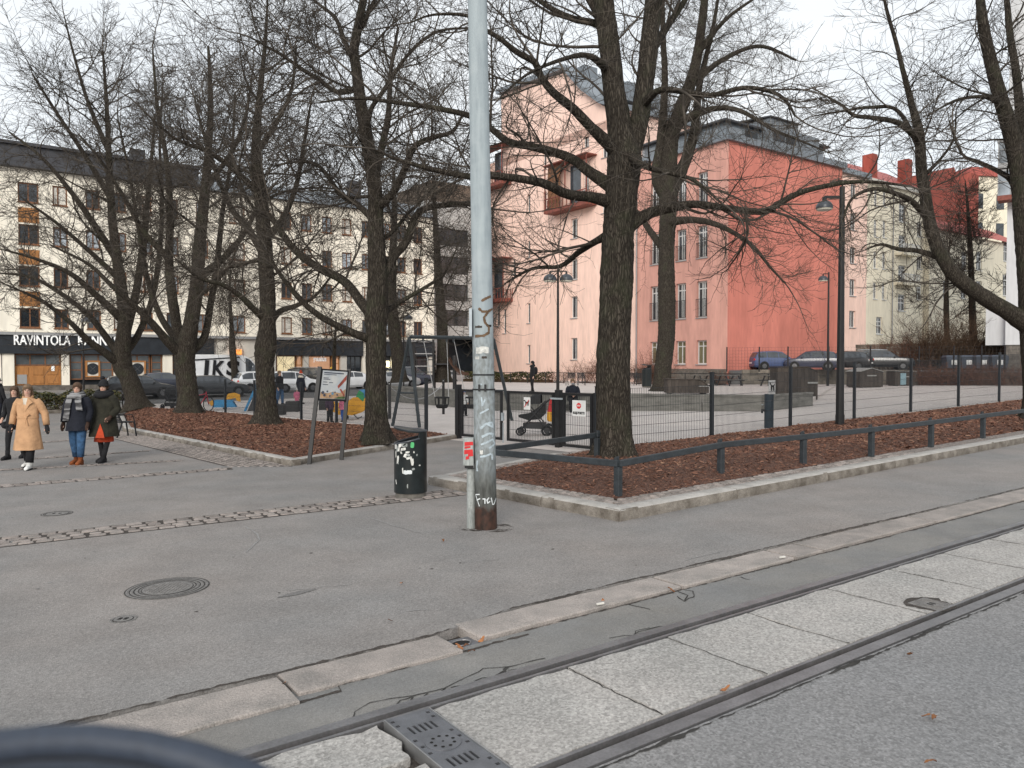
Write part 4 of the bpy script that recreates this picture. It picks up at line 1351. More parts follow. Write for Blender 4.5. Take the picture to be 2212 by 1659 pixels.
q = MB(); q.add([(4.8, -0.3, zE + 2.6), (8.8, -0.3, zE + 2.6), (8.8, 5, zE + 3.1), (4.8, 5, zE + 3.1), (4.8, -0.3, zE + 2.7), (8.8, -0.3, zE + 2.7), (8.8, 5, zE + 3.2), (4.8, 5, zE + 3.2)],
    [(0, 3, 2, 1), (4, 5, 6, 7), (0, 1, 5, 4), (1, 2, 6, 5), (2, 3, 7, 6), (3, 0, 4, 7)]); q.build('dormer_roof', M_dmetal, ato)
q = MB(); q.box(5.4, 6.8, -0.17, -0.105, zE + 0.9, zE + 1.6); q.box(7.0, 8.3, -0.17, -0.105, zE + 0.9, zE + 1.6); q.build('dormer_window', M_glass, ato)
for k in range(7):
 q = MB(); q.box(5.0 + k * 0.6, 5.03 + k * 0.6, -0.14, -0.102, zE + 1.75, zE + 2.58); q.build('seam', M_gframe, ato)
q = MB(); q.box(10.3, 11.4, 2.0, 3.2, zE + 2.2, zE + 3.2); q.build('vent_house', M_dmetal, ato)
PKx = L_sal + 0.4
L_pk_all = -s_at(1030, CR, a2)
PK = (CR[0] - math.cos(a2) * L_pk_all + D1.x * 0.25, CR[1] - math.sin(a2) * L_pk_all + D1.y * 0.25)
pk = thing('pink_building', 'tall pale pink apartment block with red-brown box balconies', 'building', (PK[0], PK[1], 0))
Lp = L_pk_all - L_sal
def sxp(u): return s_at(u, PK, a2)
def zp(u, v): return W(u, v, y_at(u, PK, a2)).z
ops = []
for (u, w, v0, v1) in ((1240, 0.95, 730, 777), (1240, 0.95, 640, 687), (1240, 0.95, 560, 604), (1240, 0.95, 472, 515), (1142, 0.55, 655, 698), (1142, 0.55, 745, 785),
      (1090, 0.6, 668, 720), (1076, 0.7, 660, 704), (1176, 0.6, 415, 455), (1176, 0.6, 330, 366), (1265, 0.8, 280, 318), (1265, 0.8, 372, 410),
      (1305, 0.8, 300, 340), (1305, 0.8, 420, 460), (1062, 0.7, 455, 490), (1142, 0.55, 420, 458), (1142, 0.55, 520, 556), (1330, 0.95, 560, 604), (1330, 0.95, 640, 687), (1110, 0.6, 560, 600)):
 z0, z1 = zp(u, v1), zp(u, v0)
 ops.append((round(sxp(u) - w / 2, 3), round(z0, 3), w, round(z1 - z0, 3), ST_PINK if w > 0.7 else ST_NARR, 'grey_window_frame'))
zlow = zp(1083, 345)
zhi = zp(1083, 203)
sL = sxp(1083)
tops = [(sL, zlow), (Lp + 0.0, zlow), (Lp, zp(1372, 250)), (sxp(1300), zp(1300, 228)), (sxp(1262), zp(1262, 200)), (sxp(1221), zp(1221, 155)), (sL, zhi)]
ops_lo = [o for o in ops if o[1] + o[3] < zlow]
ops_hi = [o for o in ops if o[1] + o[3] >= zlow and o[0] > sL]
facade(pk, PK, a2, Lp, -0.3, zlow, M_pink, ops_lo, depth=12, reveal=0.26)
zmid = min(zp(1372, 252), zhi) - 0.2
facade(pk, (PK[0] + math.cos(a2) * sL, PK[1] + math.sin(a2) * sL), a2, Lp - sL, zlow + 0.001, zmid, M_pink, [(o[0] - sL, o[1], o[2], o[3], o[4], o[5]) for o in ops_hi if o[1] + o[3] < zmid], name='upper_wall', depth=12,
  reveal=0.26, top=[(0, zmid), (Lp - sL, zmid), (Lp - sL, zp(1372, 250)), (sxp(1300) - sL, zp(1300, 228)), (sxp(1262) - sL, zp(1262, 200)), (sxp(1221) - sL, zp(1221, 155)), (0, zhi)])
q = MB()
rl = [(sL - 0.3, zhi - 0.05), (sxp(1221), zp(1221, 151)), (sxp(1262), zp(1262, 197)), (sxp(1300), zp(1300, 225)), (Lp + 0.2, zp(1372, 247))]
for (xa, za), (xb, zb_) in zip(rl[:-1], rl[1:]):
 q.add([(xa, -0.5, za), (xb, -0.5, zb_), (xb, 12, zb_), (xa, 12, za), (xa, -0.5, za + 0.5), (xb, -0.5, zb_ + 0.5), (xb, 12, zb_ + 0.5), (xa, 12, za + 0.5)], [(0, 3, 2, 1), (4, 5, 6, 7), (0, 1, 5, 4), (0, 4, 7, 3), (1, 2, 6, 5)])
q.build('roof', M_metal, pk, (0, 0, 0), a2)
lbox(pk, PK, a2, 'chimney', M_metal, sxp(1212), sxp(1212) + 1.6, 1.5, 3.2, zp(1221, 165), zp(1221, 138))
lbox(pk, PK, a2, 'roof_house', M_metal, sxp(1275), sxp(1335), 1.0, 5, zp(1300, 225), zp(1300, 185))
def balcony(u0, u1, vt, vb):
 x0, x1 = sxp(u0), sxp(u1)
 um = (u0 + u1) / 2
 z0, z1 = zp(um, vb), zp(um, vt)
 q = MB(); q.box(x0, x1, -1.3, -0.005, z0, z0 + 0.35)
 bo = q.build('balcony', M_balc, pk, (0, 0, 0), a2)
 q = MB()
 for x in np.linspace(x0 + 0.05, x1 - 0.05, 12):
  q.box(x - 0.04, x + 0.04, -1.28, -1.22, z0 + 0.36, z0 + 1.35)
 q.box(x0, x1, -1.3, -1.2, z0 + 1.36, z0 + 1.45)
 for y in np.linspace(-1.2, -0.1, 5):
  q.box(x0 + 0.01, x0 + 0.06, y, y + 0.08, z0 + 0.36, z0 + 1.35); q.box(x1 - 0.06, x1 - 0.01, y, y + 0.08, z0 + 0.36, z0 + 1.35)
 q.build('balustrade', M_balc, bo)
 q = MB()
 for x in (x0 + 0.06, (x0 + x1) / 2, x1 - 0.06):
  q.box(x - 0.05, x + 0.05, -1.27, -1.19, z0 + 1.46, z1 - 0.12)
 q.box(x0 - 0.05, x1 + 0.05, -1.4, -0.005, z1 - 0.11, z1)
 q.build('canopy_frame', M_balc, bo)
 q = MB(); q.box(x0 + 0.1, x0 + 0.1 + (x1 - x0) * 0.3, -0.9, -0.85, z0 + 0.4, z1 - 0.2); q.build('screen', M_wood, bo)
 q = MB(); q.box((x0 + x1) / 2 - 0.6, (x0 + x1) / 2 + 0.9, -0.06, -0.004, z0 + 0.4, z1 - 0.4); q.build('balcony_door', M_glass, bo)
for a_ in ((1050, 1105, 322, 408), (1197, 1288, 348, 455), (1045, 1108, 562, 655)):
 balcony(*a_)
PY = (38.8 - math.cos(A1) * 8, 83.0 - math.sin(A1) * 8)
yb = thing('yellow_building', 'yellow courtyard building with white cross windows and small balconies', 'building', (PY[0], PY[1], 0))
def sxy(u): return s_at(u, PY, A1)
def zy(u, v): return W(u, v, y_at(u, PY, A1)).z
ZY0 = -0.5
zr = zy(1890, 398)
x_a = sxy(1863)
ops = []
def yo(u, v0, v1, w, st=ST_YEL, off=0.0):
 z0, z1 = zy(u, v1), zy(u, v0)
 return (round(sxy(u) - w / 2 - off, 3), round(z0, 3), w, round(z1 - z0, 3), st, 'white_window_frame')
L_y1 = sxy(1992) - x_a
for u in (1888, 1907):
 for v0, v1 in ((475, 512), (543, 580), (610, 646), (410, 445)):
  ops.append(yo(u, v0 + (u - 1888) * 0.08, v1 + (u - 1888) * 0.08, 0.72, ST_YEL, x_a))
ops.append(yo(1898, 685, 722, 1.15, ST_YEL, x_a))
for v0, v1 in ((508, 545), (573, 610), (636, 672), (440, 480)):
 ops.append(yo(1946, v0, v1, 1.55, ST_YEL, x_a))
for v0, v1 in ((545, 581), (612, 648), (480, 512)):
 ops.append(yo(1983, v0, v1, 1.2, ST_YEL, x_a))
PYa = (PY[0] + math.cos(A1) * x_a, PY[1] + math.sin(A1) * x_a)
facade(yb, PYa, A1, L_y1, ZY0, zr, M_yel, ops, depth=10, reveal=0.22)
for (v, ) in ((548,), (612,), (672,)):
 x0, x1 = sxy(1930), sxy(1966)
 z = zy(1946, v)
 if v != 672:
  q = MB(); q.box(x0, x1, -0.95, -0.004, z - 0.28, z); bo = q.build('balcony', M_yel, yb, (0, 0, 0), A1)
  q = MB()
  for x in np.linspace(x0 + 0.04, x1 - 0.04, 12): q.box(x - 0.05, x + 0.05, -0.93, -0.88, z, z + 0.85)
  q.box(x0, x1, -0.95, -0.86, z + 0.86, z + 0.93); q.build('balustrade', M_wframe, bo)
lbox(yb, PY, A1, 'cornice', M_pale, x_a - 0.1, x_a + L_y1 + 0.2, -0.35, 0.4, zr + 0.004, zr + 0.4)
q = MB(); q.add([(x_a - 9, -0.2, zr + 0.41), (x_a + L_y1 + 1, -0.2, zr + 0.41), (x_a + L_y1 + 1, 5, zr + 3.6), (x_a - 9, 5, zr + 3.6), (x_a - 9, 5, zr + 0.41), (x_a + L_y1 + 1, 5, zr + 0.41)], [(0, 1, 2, 3), (0, 3, 4), (1, 5, 2), (3, 2, 5, 4)])
q.build('roof', M_redroof, yb, (0, 0, 0), A1)
for u in (1897, 1972):
 x = sxy(u)
 q = MB(); q.box(x - 0.45, x + 0.45, 0.6, 1.8, zr + 0.3, zr + 3.4 + (0.5 if u > 1950 else 0)); q.build('chimney', M_brick, yb, (0, 0, 0), A1)
L_y2 = sxy(2190) - sxy(1993)
P2y = (PY[0] + math.cos(A1) * sxy(1993) + D2.x * -0.6, PY[1] + math.sin(A1) * sxy(1993) + D2.y * -0.6)
zr2 = zy(2060, 508)
ops = []
x_b = sxy(1993)
for u, rows in ((2030, ((608, 646),)), (2068, ((545, 585), (608, 646))), (2100, ((545, 585), (608, 646))), (2158, ((523, 566), (594, 640), (655, 690)))):
 for v0, v1 in rows:
  ops.append(yo(u, v0, v1, 1.45, ST_YEL, x_b))
facade(yb, P2y, A1, L_y2, ZY0, zr2, M_yel, ops, name='wing_wall', depth=10, reveal=0.22)
lp2 = (P2y[0] - PY[0], P2y[1] - PY[1], 0)
q = MB(); q.add([(-0.4, -0.6, zr2), (L_y2 + 0.3, -0.6, zr2), (L_y2 + 0.3, 4, zr2 + 2.6), (-0.4, 4, zr2 + 2.6), (-0.4, -0.6, zr2 + 0.12), (L_y2, -0.6, zr2 + 0.12)], [(0, 1, 2, 3)]); q.build('wing_roof', M_redroof, yb, lp2, A1)
Pf = (PY[0] + D2.x * 4.2, PY[1] + D2.y * 4.2)
def fxz(u, v): return (s_at(u, Pf, A1), W(u, v, y_at(u, Pf, A1)).z)
prof = [(s_at(1996, Pf, A1), zr2 + 0.6), (s_at(2108, Pf, A1), zr2 + 0.6), fxz(2108, 378), fxz(2090, 372), fxz(2086, 399), fxz(2066, 397), fxz(2055, 361), fxz(1996, 374)]
q = MB()
q.add([(x, 4.2, z) for x, z in prof] + [(x, 6.2, z) for x, z in prof], [tuple(range(8)), tuple(range(15, 7, -1))] + [(i, (i + 1) % 8, 8 + (i + 1) % 8, 8 + i) for i in range(8)])
q.build('firewall', M_brick, yb, (0, 0, 0), A1)
pst = thing('pink_court_wing', 'narrow pale pink wing with one column of windows beside the coral gable', 'building', (PY[0], PY[1], 0))
xs0 = sxy(1800)
ops = []
for v0, v1 in ((672, 708), (604, 640), (535, 570), (462, 498), (398, 428)):
 z0, z1 = zy(1833, v1), zy(1833, v0)
 ops.append((round(sxy(1833) - 0.55 - xs0, 3), round(z0, 3), 1.1, round(z1 - z0, 3), ST_PINK, 'grey_window_frame'))
PPs = (PY[0] + math.cos(A1) * xs0 - D2.x * 0.35, PY[1] + math.sin(A1) * xs0 - D2.y * 0.35)
facade(pst, PPs, A1, x_a - xs0 - 0.05, ZY0, zy(1840, 383), M_pink, ops, depth=8, reveal=0.25)
q = MB(); q.box(-0.3, x_a - xs0 + 0.2, -0.35, 8, zy(1840, 383) + 0.004, zy(1840, 383) + 0.5); q.build('roof_edge', M_metal, pst, (PPs[0] - PY[0], PPs[1] - PY[1], 0), A1)
fb = thing('far_house', 'pale yellow house with red roof edges glimpsed behind the firewall', 'building', (72, 118, 0))
q = MB(); q.box(-4, 9, 0, 10, -1, 30); q.build('wall', M_yel, fb, (0, 0, 0), A1 * 0.3)
q = MB(); q.box(-4.3, 9.3, -0.4, 10, 30.01, 31.2); q.build('roof', M_redroof, fb, (0, 0, 0), A1 * 0.3)
for i in range(3):
 for j in range(5):
  q = MB(); q.box(-3 + i * 3.6, -1.7 + i * 3.6, -0.06, -0.004, 8 + j * 4.3, 10.2 + j * 4.3); q.build('window', M_glass, fb, (0, 0, 0), A1 * 0.3)
PW = W(2172, 700, 58)
wb = thing('white_building', 'white house wall with a stack of glazed balconies', 'building', (PW.x, PW.y, 0))
zw0 = W(2172, 745, 58).z
q = MB(); q.box(0, 14, 0, 9, zw0, 44); q.build('wall', M_white, wb, (0, 0, 0), -0.62)
q = MB(); q.box(0.06, 14, 0.05, 9, -1, zw0 - 0.004); q.build('stone_base', M_stone, wb, (0, 0, 0), -0.62)
q = MB(); q.box(-1.3, 0.3, 0.6, 6, zw0, W(2172, 655, 58).z); q.build('side_wing', M_white, wb, (0, 0, 0), -0.62)
q = MB(); q.box(-0.6, 14, -0.5, 9, 44.004, 45); q.build('cornice', M_greyt, wb, (0, 0, 0), -0.62)
for vt, vb in ((302, 362), (366, 432)):
 z0, z1 = W(2172, vb, 57).z, W(2172, vt, 57).z
 q = MB(); q.box(-0.55, 3.5, -1.3, -0.005, z0, z0 + 0.35); bo = q.build('balcony', M_balc if vb > 400 else M_gframe, wb, (0, 0, 0), -0.62)
 q = MB(); q.box(-0.5, 3.4, -1.25, -0.006, z0 + 0.36, z1 - 0.13); q.build('glazing', M_glassb, bo)
 q = MB()
 for x in np.linspace(-0.52, 3.4, 6): q.box(x - 0.03, x + 0.03, -1.29, -1.255, z0 + 0.36, z1 - 0.13)
 q.box(-0.55, 3.45, -1.30, -1.26, z0 + 1.3, z0 + 1.36)
 q.build('glazing_frame', M_gframe, bo)
 q = MB(); q.box(-0.6, 3.5, -1.35, -0.005, z1 - 0.125, z1); q.build('slab', M_gframe, bo)
LOTZ = 1.50
lot = [(CR[0] + D1.x * 0.3 - D2.x * 1.2, CR[1] + D1.y * 0.3 - D2.y * 1.2)]
l2 = (lot[0][0] + D1.x * 9, lot[0][1] + D1.y * 9 - 3.4)
q1_, q2_ = W(1985, 800, 56), W(2330, 800, 50)
lotp = [lot[0], l2, (q1_.x, q1_.y), (q2_.x, q2_.y), (q2_.x + 18, q2_.y + 30), (CR[0] + D1.x * 34 + D2.x * 2, CR[1] + D1.y * 34 + D2.y * 2), (CR[0] + D1.x * 0.3, CR[1] + D1.y * 0.3 - 0.1)]
b = MB(); b.prism(lotp, -0.6, LOTZ)
tag(b.build('parking_court', M_far), 'raised asphalt parking court beside the coral gable', 'parking lot', kind='structure')
rw = tag(MB().build('retaining_wall', M_stone), 'rough stone retaining wall under the parked cars', 'wall')
def stone_wall(par, a, c, z0, z1, th, mat, course=0.42, name='stone'):
 a = Vector((a[0], a[1], 0)); c = Vector((c[0], c[1], 0))
 d = c - a; L = d.length; d.normalize()
 nn = Vector((d.y, -d.x, 0))
 z = z0
 while z < z1 - 0.05:
  h = min(course * random.uniform(0.85, 1.1), z1 - z)
  if z1 - z - h < 0.12: h = z1 - z
  t_ = -random.uniform(0, 0.5)
  while t_ < L:
   l = random.uniform(0.55, 1.1)
   s0, s1 = max(0, t_), min(L, t_ + l)
   t_ += l
   if s1 - s0 < 0.08: continue
   o = random.uniform(0, 0.03)
   p, r = a + d * (s0 + 0.008) + nn * o, a + d * (s1 - 0.008) + nn * o
   q = MB(); q.bar((p.x, p.y, z + h / 2), (r.x, r.y, z + h / 2), th, h - 0.016)
   q.build(name, mat, par)
  z += h
M_wst = pm('wall_stone', (0.165, 0.145, 0.12), 0.25, 3, 0.92, bump=0.7, bscale=14, fine=0.2, rnd=0.25)
stone_wall(rw, lotp[0], lotp[1], 0.35, LOTZ + 0.06, 0.3, M_wst)
stone_wall(rw, lotp[1], lotp[2], 0.30, LOTZ + 0.06, 0.3, M_wst)
bw = tag(MB().build('garden_wall', M_stone), 'long dark stone garden wall behind the parked cars', 'wall')
ga, gb_ = W(1850, 760, 76), W(2180, 760, 66)
stone_wall(bw, (ga.x, ga.y), (gb_.x, gb_.y), LOTZ, W(1950, 742, 72).z, 0.35, M_wst, 0.5)
bk = GZ(1990, 818, 0.45)
b = MB()
bank = [(q1_.x - 0.2, q1_.y - 0.4), (q2_.x + 0.5, q2_.y - 1.0), (q2_.x + 2, q2_.y + 1), (q1_.x, q1_.y + 0.2)]
b.prism(bank, -0.6, LOTZ - 0.1)
tag(b.build('bank', pm('bank_soil', (0.09, 0.06, 0.045), 0.4, 3, 0.95, bump=1.0, bscale=10, fine=0.3)), 'brown planted bank below the bins of the parking court', 'bank', kind='structure')
for bld_, PP, an_, u_, za_, zb2 in ((yb, PY, A1, 1924, ZY0, zr), (yb, PY, A1, 1866, ZY0, zr), (sb, PS, a2, 1376, ZB, zE)):
 x_ = s_at(u_, PP, an_)
 q = MB(); q.cyl(x_, -0.1, za_, zb2, 0.06, 8); q.build('downpipe', M_gframe, bld_, (0, 0, 0), an_)
# ------------------------------------------------------------------ bare trees
def bark_mat(name, dark, light, moss, sc=1.0):
 m = bpy.data.materials.new(name)
 m.use_nodes = True
 n, L = m.node_tree.nodes, m.node_tree.links
 b = n['Principled BSDF']
 b.inputs['Roughness'].default_value = 0.95
 b.inputs['Specular IOR Level'].default_value = 0.15
 g = n.new('ShaderNodeNewGeometry')
 mpn = n.new('ShaderNodeMapping')
 mpn.inputs['Scale'].default_value = (1, 1, 0.17)
 L.new(g.outputs['Position'], mpn.inputs['Vector'])
 v = n.new('ShaderNodeTexVoronoi')
 v.feature = 'DISTANCE_TO_EDGE'
 v.inputs['Scale'].default_value = 27 * sc
 v.inputs['Randomness'].default_value = 1.0
 wz = n.new('ShaderNodeTexNoise')
 wz.inputs['Scale'].default_value = 9 * sc
 wz.inputs['Detail'].default_value = 5
 L.new(mpn.outputs[0], wz.inputs['Vector'])
 vm = n.new('ShaderNodeVectorMath'); vm.operation = 'MULTIPLY_ADD'
 vm.inputs[1].default_value = (0.16, 0.16, 0.22)
 L.new(wz.outputs['Color'], vm.inputs[0]); L.new(mpn.outputs[0], vm.inputs[2])
 L.new(vm.outputs[0], v.inputs['Vector'])
 z = n.new('ShaderNodeTexNoise')
 z.inputs['Scale'].default_value = 34 * sc
 z.inputs['Detail'].default_value = 6
 z.inputs['Roughness'].default_value = 0.7
 L.new(mpn.outputs[0], z.inputs['Vector'])
 r = n.new('ShaderNodeValToRGB')
 r.color_ramp.elements[0].position = 0.02; r.color_ramp.elements[0].color = (*[c * 0.55 for c in dark], 1)
 r.color_ramp.elements[1].position = 0.30; r.color_ramp.elements[1].color = (*light, 1)
 e = r.color_ramp.elements.new(0.09); e.color = (*dark, 1)
 L.new(v.outputs['Distance'], r.inputs['Fac'])
 mz = n.new('ShaderNodeTexNoise'); mz.inputs['Scale'].default_value = 2.2; mz.inputs['Detail'].default_value = 5
 L.new(g.outputs['Position'], mz.inputs['Vector'])
 mr = n.new('ShaderNodeValToRGB')
 mr.color_ramp.elements[0].position = 0.52; mr.color_ramp.elements[0].color = (0, 0, 0, 1)
 mr.color_ramp.elements[1].position = 0.72; mr.color_ramp.elements[1].color = (0.5, 0.5, 0.5, 1)
 L.new(mz.outputs['Fac'], mr.inputs['Fac'])
 mx_ = n.new('ShaderNodeMix'); mx_.data_type = 'RGBA'
 L.new(mr.outputs['Color'], mx_.inputs['Factor']); L.new(r.outputs['Color'], mx_.inputs[6]); mx_.inputs[7].default_value = (*moss, 1)
 sc2 = n.new('ShaderNodeValToRGB')
 sc2.color_ramp.elements[0].position = 0.3; sc2.color_ramp.elements[0].color = (0.62, 0.62, 0.62, 1)
 sc2.color_ramp.elements[1].position = 0.7; sc2.color_ramp.elements[1].color = (1.35, 1.35, 1.35, 1)
 L.new(z.outputs['Fac'], sc2.inputs['Fac'])
 ml = n.new('ShaderNodeVectorMath'); ml.operation = 'MULTIPLY'
 L.new(mx_.outputs[2], ml.inputs[0]); L.new(sc2.outputs['Color'], ml.inputs[1])
 L.new(ml.outputs[0], b.inputs['Base Color'])
 ad = n.new('ShaderNodeMath'); ad.operation = 'MULTIPLY_ADD'; ad.inputs[1].default_value = 0.25
 cl = n.new('ShaderNodeMath'); cl.operation = 'MINIMUM'; cl.inputs[1].default_value = 0.25
 L.new(v.outputs['Distance'], cl.inputs[0])
 L.new(z.outputs['Fac'], ad.inputs[0]); L.new(cl.outputs[0], ad.inputs[2])
 bp = n.new('ShaderNodeBump'); bp.inputs['Strength'].default_value = 1.0; bp.inputs['Distance'].default_value = 0.05
 L.new(ad.outputs[0], bp.inputs['Height']); L.new(bp.outputs['Normal'], b.inputs['Normal'])
 MATS[name] = m
 return m
M_bark = bark_mat('bark', (0.042, 0.035, 0.028), (0.078, 0.067, 0.054), (0.055, 0.060, 0.036))
M_twig = pm('twig_bark', (0.046, 0.038, 0.031), 0.35, 3.0, 0.9, col2=(0.098, 0.082, 0.066))
trng = np.random.default_rng(21)
DM = (2.05, 1.55, 1.1)
def _norm(a):
 return a / np.maximum(np.linalg.norm(a, axis=-1, keepdims=True), 1e-9)
def grow(P0, D0, Ln, S, jit, trop):
 N = len(P0)
 out = np.zeros((N, S + 1, 3))
 out[:, 0] = P0
 D = D0.copy()
 cur = trng.normal(0, 1, (N, 3))
 for k in range(S):
  cur = 0.55 * cur + trng.normal(0, 1, (N, 3)) * 0.8
  D = D + cur * jit
  D[:, 2] += trop(k / max(1, S - 1))
  D = _norm(D)
  out[:, k + 1] = out[:, k] + D * (Ln / S)[:, None]
 return out
def sample(P, R, T, idx):
 S = P.shape[1] - 1
 f = np.clip(T * S, 0, S - 1e-4)
 k = f.astype(int)
 w = (f - k)[:, None]
 a, c = P[idx, k], P[idx, k + 1]
 return a * (1 - w) + c * w, _norm(c - a), R[idx, k] * (1 - w[:, 0]) + R[idx, k + 1] * w[:, 0]
def tubes(P, R, n):
 N, S1, _ = P.shape
 T = np.empty_like(P)
 T[:, 1:-1] = P[:, 2:] - P[:, :-2]
 T[:, 0] = P[:, 1] - P[:, 0]
 T[:, -1] = P[:, -1] - P[:, -2]
 T = _norm(T)
 ref = np.zeros((N, 1, 3)); ref[:, :, 0] = 0.31; ref[:, :, 1] = 0.87; ref[:, :, 2] = 0.38
 A = _norm(np.cross(T, ref))
 B = np.cross(T, A)
 ang = np.arange(n) * 2 * math.pi / n
 V = P[:, :, None] + R[:, :, None, None] * (A[:, :, None] * np.cos(ang)[None, None, :, None] + B[:, :, None] * np.sin(ang)[None, None, :, None])
 base = (np.arange(N) * S1 * n)[:, None, None]
 i = np.arange(S1 - 1)[None, :, None] * n
 k = np.arange(n)[None, None, :]
 k2 = (k + 1) % n
 F = np.stack([base + i + k, base + i + k2, base + i + n + k2, base + i + n + k], -1)
 return V.reshape(-1, 3), F.reshape(-1, 4)
def resample(pts, rad, step):
 pts = np.array(pts, float); rad = np.array(rad, float)
 m = len(pts)
 out, ro = [], []
 for i in range(m - 1):
  p0, p1, p2, p3 = pts[max(i - 1, 0)], pts[i], pts[i + 1], pts[min(i + 2, m - 1)]
  k = max(2, int(np.linalg.norm(p2 - p1) / step))
  for j in range(k):
   t = j / k
   out.append(0.5 * ((2 * p1) + (-p0 + p2) * t + (2 * p0 - 5 * p1 + 4 * p2 - p3) * t * t + (-p0 + 3 * p1 - 3 * p2 + p3) * t ** 3))
   ro.append(rad[i] * (1 - t) + rad[i + 1] * t)
 out.append(pts[-1]); ro.append(rad[-1])
 return np.array(out), np.array(ro)
def bark_tube(pts, rad, n, amp, step=0.07, flare=0.0, zbase=0.0):
 P, R = resample(pts, rad, step)
 N = len(P)
 if flare:
  h = np.clip((P[:, 2] - zbase) / 0.75, 0, 1)
  R = R * (1 + flare * (1 - h) ** 2.2)
 V, F = tubes(P[None], R[None], n)
 V = V.reshape(N, n, 3)
 C = P[:, None]
 d = V - C
 ph = trng.uniform(0, 6.28, 6)
 s = np.cumsum(np.r_[0, np.linalg.norm(np.diff(P, axis=0), axis=1)])[:, None]
 a = (np.arange(n) * 2 * math.pi / n)[None]
 lump = 0.5 * np.sin(2 * a + 0.9 * s + ph[0]) + 0.4 * np.sin(3 * a - 1.3 * s + ph[1]) + 0.35 * np.sin(1 * a + 2.3 * s + ph[2])
 rid = np.abs(np.sin(6.5 * a + 1.6 * np.sin(2.1 * s + ph[3]) + ph[4])) - 0.6
 f = 1 + amp * (0.5 * lump + 0.8 * rid) + trng.normal(0, amp * 0.35, (N, n))
 for _ in range(7 if flare else 3):
  s0, a0, w0 = trng.uniform(0.15, 0.95) * s[-1, 0], trng.uniform(0, 6.28), trng.uniform(0.06, 0.16)
  da = np.abs((a - a0 + math.pi) % (2 * math.pi) - math.pi)
  f = f + trng.uniform(0.06, 0.22) * np.exp(-((s - s0) / w0) ** 2 - (da / 0.45) ** 2)
 if flare:
  root = np.clip(1 - (P[:, 2:3] - zbase) / 0.5, 0, 1) ** 1.5
  f = f + root * 0.22 * np.sin(5 * a + ph[5])
 V = C + d * f[:, :, None]
 return V.reshape(-1, 3), F
def join(parts):
 vs_, fs, o = [], [], 0
 for V, F in parts:
  vs_.append(V); fs.append(F + o); o += len(V)
 return np.concatenate(vs_), np.concatenate(fs)
